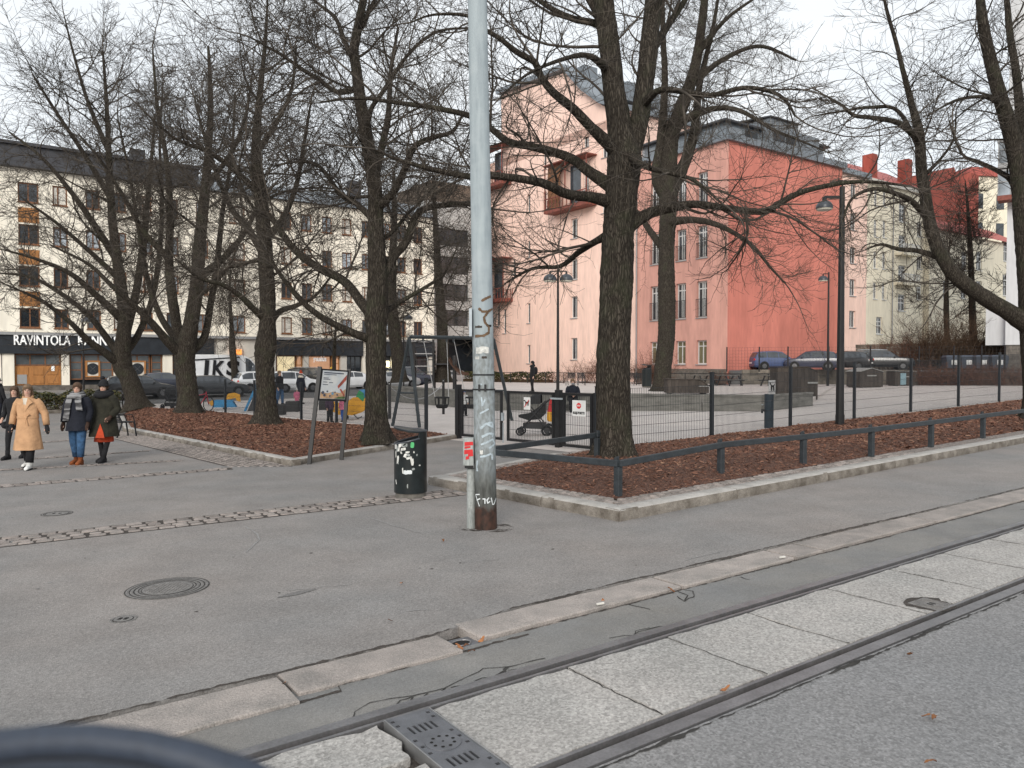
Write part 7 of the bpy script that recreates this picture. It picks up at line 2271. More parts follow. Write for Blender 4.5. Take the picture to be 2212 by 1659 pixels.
def chain_post(u, v0, v1, label):
 p = G(u, v1)
 h = W(u, v0, p.y).z - p.z
 t = thing('short_post', label, 'post', p)
 q = MB(); q.box(-0.05, 0.05, -0.05, 0.05, 0, h); q.box(-0.056, 0.056, -0.056, 0.056, h, h + 0.02); q.build('shaft', M_black, t)
 q = MB(); q.tube([(-0.02, -0.06, h - 0.05), (0.02, -0.06, h - 0.05)], 0.02, 8); q.build('eye', M_chain, t)
 return p, h
pa_, ha_ = chain_post(842, 826, 905, 'short black post holding the chain left of the swing')
pc_, hc_ = chain_post(958, 820, 895, 'short black post holding the chain behind the bucket swings')
q = MB(); q.tube([pa_.lerp(pc_, t_) + Vector((0, 0, ha_ * 0.9 - 0.55 * 4 * t_ * (1 - t_))) for t_ in np.linspace(0, 1, 14)], 0.015, 6)
tag(q.build('chain', M_chain), 'sagging chain between two short posts at the swing', 'chain')
cf = thing('climbing_tower', 'black climbing tower with shelves and a brown slide', 'climbing frame', W(935, 821, 46))
o_ = Vector((cf.location.x, cf.location.y, 0.42)); cf.location.z = 0.42
px46 = 46 / FPX
for (u, vt, dy) in ((894, 738, 0), (936, 733, 0), (939, 757, 1.6), (897, 757, 1.6), (980, 768, 0.2), (984, 768, 1.4)):
 p = W(u, vt, 46 + dy)
 q = MB(); q.box(p.x - 0.06 - o_.x, p.x + 0.06 - o_.x, p.y - 0.06 - o_.y, p.y + 0.06 - o_.y, 0, p.z - 0.42); q.build('post', M_black, cf)
for v, m_ in ((763, M_chain), (776, M_rail), (790, M_chain), (803, M_rail), (748, M_rail)):
 a, c = W(894, v, 46.0), W(936, v, 46.0)
 q = MB(); q.box(a.x - o_.x, c.x - o_.x, 0.0, 1.5, a.z - 0.47, a.z - 0.42); q.build('shelf', m_, cf)
for v in (740, 752):
 a, c = W(894, v, 46), W(936, v, 46)
 q = MB(); q.tube([a - o_, (a + c) / 2 - o_ + Vector((0, 0, 0.14)), c - o_], 0.03, 7); q.build('hoop', M_rail, cf)
M_slide = pm('slide_brown', (0.09, 0.05, 0.035), 0.2, 4, 0.5)
sp_ = [W(966, 775, 46.4), W(972, 786, 46.2), W(985, 802, 46.0), W(996, 809, 45.8), W(1008, 811, 45.6)]
q = MB()
for side in (0, 1):
 pass
L0 = [p - o_ for p in sp_]; R0 = [p - o_ + Vector((0.1, 0.6, 0)) for p in sp_]
n_ = len(L0)
q.add(L0 + R0 + [p + Vector((0, -0.02, 0.16)) for p in L0] + [p + Vector((0, 0.02, 0.16)) for p in R0], [(i, i + 1, n_ + i + 1, n_ + i) for i in range(n_ - 1)] + [(i, i + 1, 2 * n_ + i + 1, 2 * n_ + i) for i in range(n_ - 1)] + [(n_ + i, n_ + i + 1, 3 * n_ + i + 1, 3 * n_ + i) for i in range(n_ - 1)])
q.build('slide', M_slide, cf)
a, c = W(940, 785, 46.5), W(968, 785, 46.5)
q = MB(); q.box(a.x - o_.x, c.x - o_.x, 0.3, 1.4, a.z - 0.5, a.z - 0.42); q.build('deck', M_rail, cf)
M_toyb = pm('toy_blue', (0.05, 0.26, 0.50), 0.08, 5, 0.45)
M_toyy = pm('toy_yellow', (0.62, 0.30, 0.02), 0.08, 5, 0.45)
M_toyg = pm('toy_green', (0.03, 0.22, 0.08), 0.08, 5, 0.45)
def flat(q, pts, y, th):
 n_ = len(pts)
 q.add([(a, y - th / 2, c) for a, c in pts] + [(a, y + th / 2, c) for a, c in pts], [tuple(range(n_)), tuple(range(2 * n_ - 1, n_ - 1, -1))] + [(i, (i + 1) % n_, n_ + (i + 1) % n_, n_ + i) for i in range(n_)])
def spring(t, x, h):
 q = MB(); q.tube([(x + 0.09 * math.cos(k * 0.7), 0.09 * math.sin(k * 0.7), h * k / 45) for k in range(46)], 0.016, 6); q.build('spring', M_black, t)
bs = G(748, 906)
kk = bs.y / FPX
t = thing('spring_rider', 'big yellow boat-shaped spring rider near the board', 'spring rider', bs, 0.1)
for y in (-0.22, 0.22):
 q = MB(); flat(q, [(-.72, .75), (-.50, .66), (-.30, .60), (.0, .62), (.25, .80), (.40, .80), (.62, .60), (.74, .86), (.82, .60), (.62, .30), (.30, .18), (-.25, .20), (-.55, .38)], y, 0.05); bevel(q.build('side_panel', M_toyy, t), 0.012)
q = MB(); q.box(-0.4, 0.5, -0.19, 0.19, 0.30, 0.36); q.box(-0.2, 0.1, -0.19, 0.19, 0.5, 0.55); q.build('seat', M_toyy, t)
q = MB(); q.tube([(0.3, -0.25, 0.2), (0.45, -0.3, 0.05), (0.6, -0.28, 0.12)], 0.02, 6); q.build('footrest', M_black, t)
spring(t, 0.0, 0.3)
bs = G(486, 884)
t = thing('spring_rider', 'blue and yellow spring rider behind the left fence', 'spring rider', bs, 0.2)
for y in (-0.2, 0.2):
 q = MB(); flat(q, [(-.45, .45), (.35, .45), (.55, .10), (-.55, .10)], y, 0.05); q.build('side_panel', M_toyb, t)
q = MB(); flat(q, [(.0, .46), (.15, .75), (.45, .80), (.70, .70), (.72, .35), (.55, .40), (.5, .55), (.3, .5)], 0, 0.06); q.build('head_panel', M_toyy, t)
q = MB(); flat(q, [(-.75, .35), (-.55, .45), (-.45, .2), (-.62, .15)], 0, 0.06); q.build('tail_panel', M_toyy, t)
q = MB(); q.box(-0.4, 0.4, -0.17, 0.17, 0.38, 0.43); q.build('seat', M_toyb, t)
spring(t, 0, 0.2)
bs = G(552, 888)
t = thing('climbing_board', 'sloping climbing board with blue edge and orange tip', 'play equipment', bs, 0.15)
q = MB(); q.add([(-.35, -.1, 0), (.45, -.1, 0.05), (.45, .5, 1.35), (.15, .5, 1.35), (-.35, -.05, 0), (.45, -.05, 0.05), (.45, .55, 1.35), (.15, .55, 1.35)], [(0, 1, 2, 3), (7, 6, 5, 4), (0, 4, 5, 1), (1, 5, 6, 2), (2, 6, 7, 3), (3, 7, 4, 0)]); q.build('board', M_rail, t)
q = MB(); q.bar((-.45, -.12, 0), (.12, .5, 1.5), 0.10, 0.06); q.build('blue_edge', M_toyb, t)
q = MB(); q.bar((.10, .45, 1.2), (.02, .5, 2.5), 0.10, 0.08); q.ell((.02, .5, 2.6), (.09, .05, .22), 10, 6); q.build('orange_tip', M_toyy, t)
q = MB(); q.bar((-.2, .4, 0), (-.2, .4, .35), .05); q.bar((.4, .4, 0), (.4, .4, .35), .05); q.build('foot', M_black, t)
bs = W(783, 846, 40); bs.z = KX * bs.x
t = thing('toy_house', 'small blue and green play hut on the sand', 'play equipment', bs, -0.3)
q = MB(); flat(q, [(-.3, 0), (.3, 0), (.18, .62), (-.05, .75), (-.2, .5)], -.25, .05); q.build('green_side', M_toyg, t)
q = MB(); flat(q, [(-.3, 0), (.3, 0), (.18, .62), (-.05, .75), (-.2, .5)], .25, .05); q.build('blue_side', M_toyb, t)
q = MB(); q.add([(.3, -.28, 0), (.3, .28, 0), (.16, .28, .66), (.16, -.28, .66), (-.05, -.28, .78), (-.05, .28, .78)], [(0, 1, 2, 3), (3, 2, 5, 4)]); q.build('roof', M_toyb, t)
M_blk = pm('dark_block', (0.030, 0.029, 0.029), 0.2, 5, 0.8)
for (u, v0, v1, w, lb) in ((604, 874, 897, 17, 'beside the knotted tree'), (630, 867, 890, 28, 'in front of the child in pink'), (703, 866, 886, 30, 'beside the yellow spring rider'), (670, 834, 847, 20, 'far from the fence behind the red-hatted person')):
 p = G(u, v1); k_ = p.y / FPX
 t = tag(MB().build('seat_block', M_blk), 'low dark rubber seat block ' + lb, 'seat block', 'dark seat blocks in the playground')
 t.location = p
 q = MB(); q.box(-w * k_ / 2, w * k_ / 2, 0, 0.45, 0, (v1 - v0) * k_); bevel(q.build('block', M_blk, t), 0.03)
 q = MB(); q.box(-w * k_ / 2 + 0.03, w * k_ / 2 - 0.03, 0.04, 0.41, -0.02, -0.002); q.build('base', M_black, t)
M_box = pm('box_brown_board', (0.055, 0.045, 0.038), 0.25, 4, 0.8, rnd=0.18, stretch=(1, 1, 0.4))
M_boxg = pm('box_grey_lid', (0.26, 0.26, 0.25), 0.1, 4, 0.7)
def storage(label, base, w, d, h, rz, prof, vent=True, lid=None, name='storage_box'):
 t = thing(name, label, 'storage box', base, rz, 'wooden storage boxes')
 n_ = max(4, int(w / 0.16))
 def hz(x):
  for (x0, z0), (x1, z1) in zip(prof[:-1], prof[1:]):
   if x0 <= x <= x1: return z0 + (z1 - z0) * (x - x0) / (x1 - x0 + 1e-9)
  return prof[-1][1]
 for y in (0, d):
  for i in range(n_):
   x0, x1 = w * i / n_ + 0.004, w * (i + 1) / n_ - 0.004
   q = MB(); flat(q, [(x0, 0.06), (x1, 0.06), (x1, h * hz(x1 / w)), (x0, h * hz(x0 / w))], y, 0.03); q.build('plank', M_box, t)
 m_ = max(3, int(d / 0.18))
 for x, hh in ((0, h * prof[0][1]), (w, h * prof[-1][1])):
  for i in range(m_):
   q = MB(); q.box(x - 0.015, x + 0.015, d * i / m_ + 0.02, d * (i + 1) / m_ - 0.004, 0.06, hh - 0.005); q.build('plank', M_box, t)
 pts = [(w * x, h * z) for x, z in prof]
 q = MB()
 up_ = [(x, z + 0.012) for x, z in pts] + [(x, z + 0.045) for x, z in pts[::-1]]
 flat(q, [(up_[0][0] - 0.05, up_[0][1])] + up_[1:len(pts) - 1] + [(up_[len(pts) - 1][0] + 0.05, up_[len(pts) - 1][1] - 0.02), (up_[len(pts)][0] + 0.05, up_[len(pts)][1] - 0.02)] + up_[len(pts) + 1:-1] + [(up_[-1][0] - 0.05, up_[-1][1])], d / 2, d + 0.12)
 q.build('lid', lid or M_box, t)
 for x in (0.1, w - 0.25):
  q = MB(); q.box(x, x + 0.15, 0.05, d - 0.05, -0.03, 0.055); q.build('skid', M_black, t)
 q = MB(); q.box(w * 0.75, w * 1.0, -0.05, -0.018, h * 0.52, h * 0.57) if vent else q.box(w * 0.3, w * 0.7, -0.05, -0.018, h * 0.6, h * 0.66)
 q.build('handle', M_boxg, t)
 return t
p = G(1679, 866); storage('tall brown board storage box with a chamfered lid beside the water post', (p.x, p.y, p.z), 87 * p.y / FPX, 1.1, 72 * p.y / FPX, 0.0, [(0, 1), (0.75, 1.0), (1, 0.86)])
p = GZ(1443, 843, 0.42); p = W(1443, 843, 40); storage('long low brown storage box against the burred tree', (p.x, p.y, 0.42), 88 * 40 / FPX, 1.0, 0.75, 0.0, [(0, 1), (0.78, 0.97), (1, 0.55)])
p = G(1858, 838); storage('brown storage box with a pale pitched lid standing alone', (p.x, p.y, p.z), 60 * p.y / FPX, 1.3, 42 * p.y / FPX, 0.3, [(0, 0.82), (0.5, 1.0), (1, 0.82)], False, M_boxg)
p = G(1934, 834); storage('small grey storage box with a light blue panel near the bank', (p.x, p.y, p.z), 48 * p.y / FPX, 1.0, 32 * p.y / FPX, 0.15, [(0, 1), (1, 0.96)], False, M_boxg)
q = MB(); k_ = p.y / FPX; q.box(11 * k_, 24 * k_, -0.06, -0.03, 3 * k_, 28 * k_)
o = q.build('blue_panel', pm('pale_blue_panel', (0.20, 0.30, 0.34), 0.1, 4, 0.6), bpy.data.objects['storage_box.003'])
p = G(1661, 925)
k_ = p.y / FPX
t = thing('water_post', 'dark round water post with a tap arm behind the fence', 'water post', p)
q = MB(); q.cyl(0, 0, 0, 70 * k_, 9.5 * k_, 24); q.cyl(0, 0, 70 * k_ + 0.001, 74 * k_, 10 * k_, 24); bo = q.build('body', pm('water_post_paint', (0.022, 0.036, 0.048), 0.15, 5, 0.5), t); autosmooth(bo.data, 0.7)
q = MB(); q.tube([(-9 * k_, 0, 38 * k_), (-15 * k_, -0.02, 40 * k_), (-16 * k_, -0.03, 33 * k_)], 2.6 * k_, 8); q.build('tap', M_black, t)
q = MB(); q.cyl(-14 * k_, 0, 50 * k_, 52 * k_, 2.4 * k_, 8); q.build('button', M_galv, t)
M_pic = pm('picnic_wood_grey', (0.13, 0.125, 0.115), 0.2, 6, 0.8, rnd=0.15)
def picnic(u, Y, rz, label):
 p = W(u, 820, Y); p.z = 0.42
 t = thing('picnic_table', label, 'picnic table', p, rz, 'picnic tables on the platform')
 for k in range(5): q = MB(); q.box(-0.9, 0.9, -0.37 + k * 0.15, -0.24 + k * 0.15, 0.72, 0.76); q.build('tabletop_plank', M_pic, t)
 for y in (-0.78, 0.78):
  for k in range(2): q = MB(); q.box(-0.9, 0.9, y - 0.13 + k * 0.13, y - 0.01 + k * 0.13, 0.42, 0.46); q.build('bench_plank', M_pic, t)
 for x in (-0.6, 0.6):
  q = MB(); q.bar((x, -0.25, 0.72), (x, -0.65, 0), 0.07); q.build('leg', M_rail, t)
  q = MB(); q.bar((x, 0.25, 0.72), (x, 0.65, 0), 0.07); q.build('leg', M_rail, t)
  q = MB(); q.box(x - 0.03, x + 0.03, -0.85, 0.85, 0.36, 0.41); q.build('crossbar', M_rail, t)
picnic(1520, 57, 0.5, 'grey picnic table in front of the ground-floor salmon windows')
picnic(1576, 56, 0.5, 'grey picnic table at the corner of the coral gable')
picnic(1672, 55, 0.4, 'grey picnic table half hidden by the tall brown box')
M_chair = pm('park_chair_black', (0.016, 0.017, 0.019), 0.2, 8, 0.5)
def park_chair(p, rz, label, s=1.0):
 t = thing('park_chair', label, 'chair', p, rz, 'black slatted park chairs')
 for k in range(5): q = MB(); q.box(-0.25 * s, 0.25 * s, (-0.22 + k * 0.09) * s, (-0.15 + k * 0.09) * s, 0.43 * s, 0.455 * s); q.build('seat_slat', M_chair, t)
 for k in range(5):
  z = (0.52 + k * 0.075) * s; y = (0.24 + k * 0.022) * s
  q = MB(); q.bar((-0.25 * s, y, z), (0.25 * s, y, z), 0.018 * s, 0.055 * s); q.build('back_slat', M_chair, t)
 for x in (-0.24, 0.24):
  q = MB(); q.bar((x * s, -0.2 * s, 0.43 * s), (x * s, -0.26 * s, 0), 0.035 * s); q.build('leg', M_chair, t)
  q = MB(); q.bar((x * s, 0.36 * s, 0.90 * s), (x * s, 0.16 * s, 0.43 * s), 0.035 * s); q.build('back_stile', M_chair, t)
  q = MB(); q.bar((x * s, 0.16 * s, 0.43 * s), (x * s, 0.32 * s, 0), 0.035 * s); q.build('leg', M_chair, t)
  q = MB(); q.tube([(x * s, 0.27 * s, 0.66 * s), (x * s, -0.15 * s, 0.66 * s), (x * s, -0.22 * s, 0.43 * s)], 0.016 * s, 6); q.build('armrest', M_chair, t)
park_chair(G(267, 944), 2.5, 'black slatted park chair at the bed kerb behind the dark-coated woman')
park_chair(G(207, 932), 2.9, 'black slatted park chair behind the woman in the grey scarf')
for u, lb in ((1232, 'behind the bearded man'), (1256, 'beside the twin-headed lamp'), (1365, 'next to the blue litter bin'), (1385, 'against the pink wall hedge')):
 p = W(u, 818, 57); p.z = 0.42
 park_chair(p, random.uniform(-0.6, 0.6), 'far black park chair ' + lb, 1.05)
hf = thing('hedge_fence', 'low black post-and-rail fence along the hedge of the pink front', 'fence', (0, 0, 0.42))
pts = [W(1066, 810, 66), W(1300, 810, 61), W(1480, 812, 58), W(1600, 812, 56), W(1720, 812, 55)]
for a, c in zip(pts[:-1], pts[1:]):
 a = Vector((a.x, a.y, 0)); c = Vector((c.x, c.y, 0))
 q = MB(); q.bar(a + Vector((0, 0, 0.85)), c + Vector((0, 0, 0.85)), 0.05); q.build('rail', M_black, hf)
 k_ = max(2, int((c - a).length / 1.5))
 for i in range(k_):
  m_ = a.lerp(c, i / k_); q = MB(); q.box(m_.x - 0.03, m_.x + 0.03, m_.y - 0.03, m_.y + 0.03, 0, 0.88); q.build('post', M_black, hf)
pf = []
for u, Y in ((1570, 59.2), (1640, 58.0), (1702, 57.2), (1790, 56.8), (1880, 56.4), (1985, 55.6), (2060, 54.5), (2120, 53.5), (2170, 52.6), (2212, 52)):
 p = W(u, 790, Y); pf.append((p.x, p.y))
t = thing('court_fence', 'tall thin wire fence on the edge of the parking court', 'fence', (pf[0][0], pf[0][1], LOTZ))
for i, (x, y) in enumerate(pf):
 q = MB(); q.box(-0.04, 0.04, -0.04, 0.04, -0.1, 1.75); q.build('post', M_black, t, (x - pf[0][0], y - pf[0][1], 0), 0.0)
for (x0, y0), (x1, y1) in zip(pf[:-1], pf[1:]):
 L = math.hypot(x1 - x0, y1 - y0)
 q = MB()
 for k in range(int(L / 0.22)): q.bar((k * 0.22, 0, 0.05), (k * 0.22, 0, 1.7), 0.008)
 for k in range(8): q.bar((0, 0, 0.05 + k * 0.235), (L, 0, 0.05 + k * 0.235), 0.008)
 q.build('wire_panel', M_rail, t, (x0 - pf[0][0], y0 - pf[0][1], 0), math.atan2(y1 - y0, x1 - x0))
for u, v, lb in ((215, 893, 'behind the grey-scarfed woman'), (232, 890, 'beside the planter hedge'), (252, 884, 'near the leaning tree'), (262, 880, 'close to the leaning trunk')):
 p = G(u, v)
 t = tag(MB().build('bike_hoop', M_black), 'black steel bicycle hoop ' + lb, 'bike rack', 'bicycle hoops'); t.location = p; t.rotation_euler = (0, 0, 0.9)
 q = MB(); q.tube([(-0.3, 0, -0.05), (-0.3, 0, 0.72), (-0.22, 0, 0.82), (0.22, 0, 0.82), (0.3, 0, 0.72), (0.3, 0, -0.05)], 0.03, 8); q.build('hoop', M_black, t)
M_bred = pm('bicycle_red', (0.42, 0.02, 0.045), 0.1, 6, 0.35)
def bicycle(p, rz, label):
 t = thing('bicycle', label, 'bicycle', p, rz)
 for x in (-0.52, 0.52):
  q = MB(); q.tube([(x + 0.33 * math.cos(a), 0, 0.34 + 0.33 * math.sin(a)) for a in np.linspace(0, 2 * math.pi, 29)[:-1]], 0.022, 6, closed=True); wh = q.build('wheel', M_rub, t)
  q = MB()
  for a in np.linspace(0, math.pi, 9)[:-1]: q.bar((x - 0.32 * math.cos(a), 0, 0.34 - 0.32 * math.sin(a)), (x + 0.32 * math.cos(a), 0, 0.34 + 0.32 * math.sin(a)), 0.005)
  q.build('spokes', M_chain, wh)
 q = MB()
 for a, c in (((-0.52, 0, 0.34), (-0.05, 0, 0.30)), ((-0.05, 0, 0.30), (-0.2, 0, 0.85)), ((-0.52, 0, 0.34), (-0.18, 0, 0.78)), ((-0.18, 0, 0.76), (0.36, 0, 0.82)), ((-0.05, 0, 0.30), (0.38, 0, 0.75)), ((0.52, 0, 0.34), (0.36, 0, 0.92))):
  q.tube([a, c], 0.022, 8)
 q.build('frame', M_bred, t)
 q = MB(); q.tube([(0.30, -0.28, 1.02), (0.36, -0.12, 1.0), (0.36, 0.12, 1.0), (0.30, 0.28, 1.02)], 0.014, 6); q.tube([(0.36, 0, 0.9), (0.36, 0, 1.0)], 0.016, 6); q.build('handlebar', M_black, t)
 q = MB(); q.ell((-0.22, 0, 0.92), (0.14, 0.07, 0.035), 12, 6); q.build('saddle', M_black, t)
 q = MB(); q.tube([(-0.05, 0.06, 0.30), (0.06, 0.06, 0.2)], 0.012, 6); q.tube([(-0.05, -0.06, 0.30), (-0.16, -0.06, 0.4)], 0.012, 6); q.build('crank', M_chain, t)
 return t
bicycle(G(433, 890), 1.2, 'red bicycle parked behind the fence by the low-forked tree')
M_pad = pm('padded_dark_blue', (0.034, 0.044, 0.064), 0.15, 12, 0.55, fine=0.1, fscale=300)
M_padd = pm('padded_seam_dark', (0.012, 0.013, 0.017), 0.2, 30, 0.8)
YP = 0.27
t = thing('padded_rim', 'blurred dark blue padded rim right beside the viewpoint', 'padded rim', W(200, 1640, YP))
o_ = t.location
arc = [(-420, 1745), (-300, 1673), (-160, 1617), (-20, 1587), (110, 1573), (220, 1571), (335, 1584), (445, 1612), (550, 1653), (655, 1712), (780, 1810)]
def off_arc(du, dv, Y): return [W(u + du, v + dv, Y) - o_ for u, v in arc]
rr_ = 34 * YP / FPX
q = MB(); q.tube(off_arc(-20, 28, YP), [rr_ * k for k in (1.6, 1.5, 1.3, 1.05, 1.0, 1.0, 1.0, 1.05, 1.2, 1.3, 1.5)], 20); q.build('cushion', M_pad, t, smooth=True)
q = MB(); q.tube(off_arc(-60, 190, YP + 0.008), 132 * YP / FPX, 24); q.build('lower_cushion', M_pad, t, smooth=True)
q = MB(); q.tube(off_arc(-32, 60, YP - 0.003), 9 * YP / FPX, 10); q.build('seam', M_padd, t, smooth=True)
M_leaf = pm('fallen_leaf', (0.20, 0.075, 0.035), 0.35, 30, 0.8, rnd=0.35, col2=(0.30, 0.13, 0.05))
M_leafo = pm('fallen_leaf_orange', (0.26, 0.095, 0.028), 0.3, 30, 0.8, rnd=0.2)
M_scrap = pm('paper_scrap', (0.62, 0.60, 0.55), 0.1, 20, 0.8)
def leaf_mesh(seed, s, mat):
 random.seed(seed)
 q = MB()
 n_ = 7
 mid = [(x * s, 0, 0.25 * s * math.sin(x * 3 + seed)) for x in np.linspace(-0.5, 0.5, n_)]
 L_ = [(x, 0.28 * s * math.sin(math.pi * (i + 0.3) / n_) * random.uniform(0.7, 1.2), z + 0.16 * s * random.uniform(0.3, 1.2)) for i, (x, _, z) in enumerate(mid)]
 R_ = [(x, -0.28 * s * math.sin(math.pi * (i + 0.3) / n_) * random.uniform(0.7, 1.2), z + 0.16 * s * random.uniform(-0.1, 0.9)) for i, (x, _, z) in enumerate(mid)]
 q.add(mid + L_ + R_, [(i, i + 1, n_ + i + 1, n_ + i) for i in range(n_ - 1)] + [(i + 1, i, 2 * n_ + i, 2 * n_ + i + 1) for i in range(n_ - 1)])
 zmin = min(v[2] for v in q.v)
 q.xf(lambda v: (v[0], v[1], v[2] - zmin))
 return q.mesh('fallen_leaf', mat, True)
LV = [leaf_mesh(i, 0.042 + 0.006 * i, M_leaf) for i in range(5)]
random.seed(5)
leafs = [(843, 1343, 'on the open asphalt'), (867, 1262, 'near the asphalt stain'), (957, 1169, 'in front of the pole'), (1450, 1278, 'in the joint of two kerb stones'), (1303, 1003 + 300, 'on a kerb stone'), (612, 1480, 'in the kerb joint'), (1006, 1398, 'in the gutter drain'), (1018, 1410, 'under the gutter drain rim'), (992, 1402, 'beside the gutter drain'), (1040, 1386, 'against the kerb end'),
   (2000, 1550, 'on the roadway'), (2018, 1553, 'on the roadway by another leaf'), (2010, 1650, 'at the roadway edge'), (1965, 1418, 'beside the near rail'), (1566, 1492, 'in the rail groove'), (1215, 1045, 'under the rough bed kerb'), (1345, 1085, 'beside the bed corner'), (757, 973, 'below the board kerb')]
for i, (u, v, lb) in enumerate(leafs):
 z_ = ROADZ + 0.012 if v > 1255 and u > 1200 or v > 1400 else 0.008
 p = G(u, v, z_)
 o = link('fallen_leaf', LV[i % 5], None, p, random.uniform(0, 6.28))
 tag(o, 'small brown fallen leaf lying ' + lb, 'leaf', 'scattered fallen leaves')
for (u, v, lb) in ((1690, 1205, 'on the short kerb stone'), (1297, 1306, 'on the long kerb stone')):
 p = G(u, v, 0.012)
 q = MB(); q.box(-0.035, 0.035, -0.01, 0.01, 0, 0.016); o = bevel(q.build('paper_scrap', M_scrap, None, p, 0.5), 0.004)
 tag(o, 'white paper scrap ' + lb, 'litter', 'paper litter')
# ------------------------------------------------------------------ back street, hedges, shrubs
b = MB()
def SNz(s, n, z):
 p = SN(s, n); return (p.x, p.y, z)
for s0, s1 in ((-30, -5), (-5, 15), (15, 35), (35, 48)):
 b.add([(*SNz(s0, 48.5, 0)[:2], SN(s0, 48.5).z + 0.008), (*SNz(s1, 48.5, 0)[:2], SN(s1, 48.5).z + 0.008), SNz(s1, 52.5, -0.02), SNz(s0, 52.5, -0.02)], [(0, 1, 2, 3)])
 b.add([SNz(s0, 52.5, -0.02), SNz(s1, 52.5, -0.02), SNz(s1, 66, -0.02), SNz(s0, 66, -0.02)], [(0, 1, 2, 3)])
tag(b.build('back_street', M_far), 'asphalt side street in front of the cream block', 'street', kind='structure')
b = MB()
b.add([SNz(-30, 62.4, -0.3), SNz(48, 62.4, -0.3), SNz(48, 62.4, 0.11), SNz(-30, 62.4, 0.11), SNz(48, 66, 0.11), SNz(-30, 66, 0.11)], [(0, 1, 2, 3), (3, 2, 4, 5)])
tag(b.build('shop_pavement', M_pave), 'narrow pavement along the shop fronts', 'pavement', kind='structure')
def leaf_cloud(name, poly_fn, count, size, mat, parent, vert=0.5):
 P = poly_fn(count)
 N = len(P)
 ang = trng.uniform(0, 2 * math.pi, N); tilt = trng.uniform(-1.2, 1.2, N)
 s = size * trng.uniform(0.6, 1.3, N)
 ax = np.stack([np.cos(ang), np.sin(ang), np.zeros(N)], -1)
 ay = np.stack([-np.sin(ang) * np.cos(tilt), np.cos(ang) * np.cos(tilt), np.sin(tilt)], -1)
 V = np.stack([P - ax * s[:, None] * 0.5, P + ay * s[:, None] * 0.32, P + ax * s[:, None] * 0.5, P - ay * s[:, None] * 0.32], 1)
 F = np.arange(N * 4).reshape(N, 4)
 return link(name, np_mesh(name, V.reshape(-1, 3), F, mat), parent)
def island_mat(name, stops, rough=0.85):
 m = bpy.data.materials.new(name); m.use_nodes = True
 n, L = m.node_tree.nodes, m.node_tree.links
 bs_ = n['Principled BSDF']; bs_.inputs['Roughness'].default_value = rough; bs_.inputs['Specular IOR Level'].default_value = 0.2
 g = n.new('ShaderNodeNewGeometry'); r = n.new('ShaderNodeValToRGB'); e = r.color_ramp.elements
 e[0].position, e[0].color = stops[0][0], (*stops[0][1], 1); e[1].position, e[1].color = stops[-1][0], (*stops[-1][1], 1)
 for p, c in stops[1:-1]:
  x = e.new(p); x.color = (*c, 1)
 L.new(g.outputs['Random Per Island'], r.inputs['Fac']); L.new(r.outputs['Color'], bs_.inputs['Base Color'])
 MATS[name] = m
 return m
M_hedge = island_mat('dry_hedge_leaf', [(0, (0.030, 0.036, 0.016)), (0.5, (0.070, 0.078, 0.032)), (0.8, (0.125, 0.115, 0.045)), (1, (0.17, 0.12, 0.055))])
M_brush = island_mat('brown_twig', [(0, (0.040, 0.026, 0.018)), (0.6, (0.085, 0.055, 0.036)), (1, (0.14, 0.092, 0.058))])
M_rbrush = island_mat('reddish_twig', [(0, (0.085, 0.040, 0.028)), (0.6, (0.15, 0.072, 0.048)), (1, (0.22, 0.12, 0.08))])
def twig_bush(label, base, rx, ry, h, n1, seed, mat, name='bare_shrub', group=None, r=0.012, spread=0.55, dens=2.2, n_sub=2):
 t = thing(name, label, 'shrub', base, 0, group)
 global trng
 keep = trng
 trng = np.random.default_rng(seed)
 P0 = np.stack([trng.uniform(-rx, rx, n1) * 0.75, trng.uniform(-ry, ry, n1) * 0.75, np.zeros(n1)], -1)
 D0 = np.stack([P0[:, 0] / rx * spread + trng.normal(0, 0.22, n1), P0[:, 1] / ry * spread + trng.normal(0, 0.22, n1), np.ones(n1)], -1)
 L = trng.uniform(0.6, 1.05, n1) * h
 A = grow(P0, _norm(D0), L, 6, 0.14, lambda q: -0.05 * q)
 R = np.full((n1, 7), r) * np.linspace(1, 0.45, 7)[None]
 parts = [tubes(A, R, 4)]
 Pp, Rp, Lp_ = A, R, L
 for lev in range(n_sub):
  cnt = trng.poisson(Lp_ * dens) + 1
  idx = np.repeat(np.arange(len(Pp)), cnt)
  T = trng.uniform(0.2, 1, len(idx))
  p, tg, rr = sample(Pp, Rp, T, idx)
  D = _norm(tg + trng.normal(0, 0.65, p.shape))
  L2 = trng.uniform(0.12, 0.36, len(idx)) * h * (0.8 if lev else 1)
  C = grow(p, D, L2, 3, 0.2, lambda q: 0.08)
  Rc = np.full((len(C), 4), r * (0.6 if lev == 0 else 0.45)) * np.linspace(1, 0.6, 4)[None]
  parts.append(tubes(C, Rc, 3))
  Pp, Rp, Lp_ = C, Rc, L2
 V, F = join(parts)
 link('branches', np_mesh('branches', V, F, mat, True), t)
 q = MB(); q.ell((0, 0, 0.03), (rx * 0.5, ry * 0.5, 0.10), 10, 4); q.build('root_clump', M_dirt, t)
 trng = keep
 return t
hp = G(150, 890)
t = thing('planter_hedge', 'low yellow-green hedge in a long planter behind the walking women', 'hedge', hp, 0.75)
def hb(n):
 x = trng.uniform(-2.2, 2.2, n); y = trng.uniform(-0.6, 0.6, n)
 top = 0.85 + 0.12 * np.sin(3 * x) + 0.08 * np.sin(7 * x + 1)
 return np.stack([x, y, 0.12 + top * trng.random(n) ** 0.6], -1)
leaf_cloud('foliage', hb, 5200, 0.12, M_hedge, t)
q = MB(); q.box(-2.3, 2.3, -0.68, 0.68, -0.1, 0.16); q.build('planter_kerb', M_granr, t)
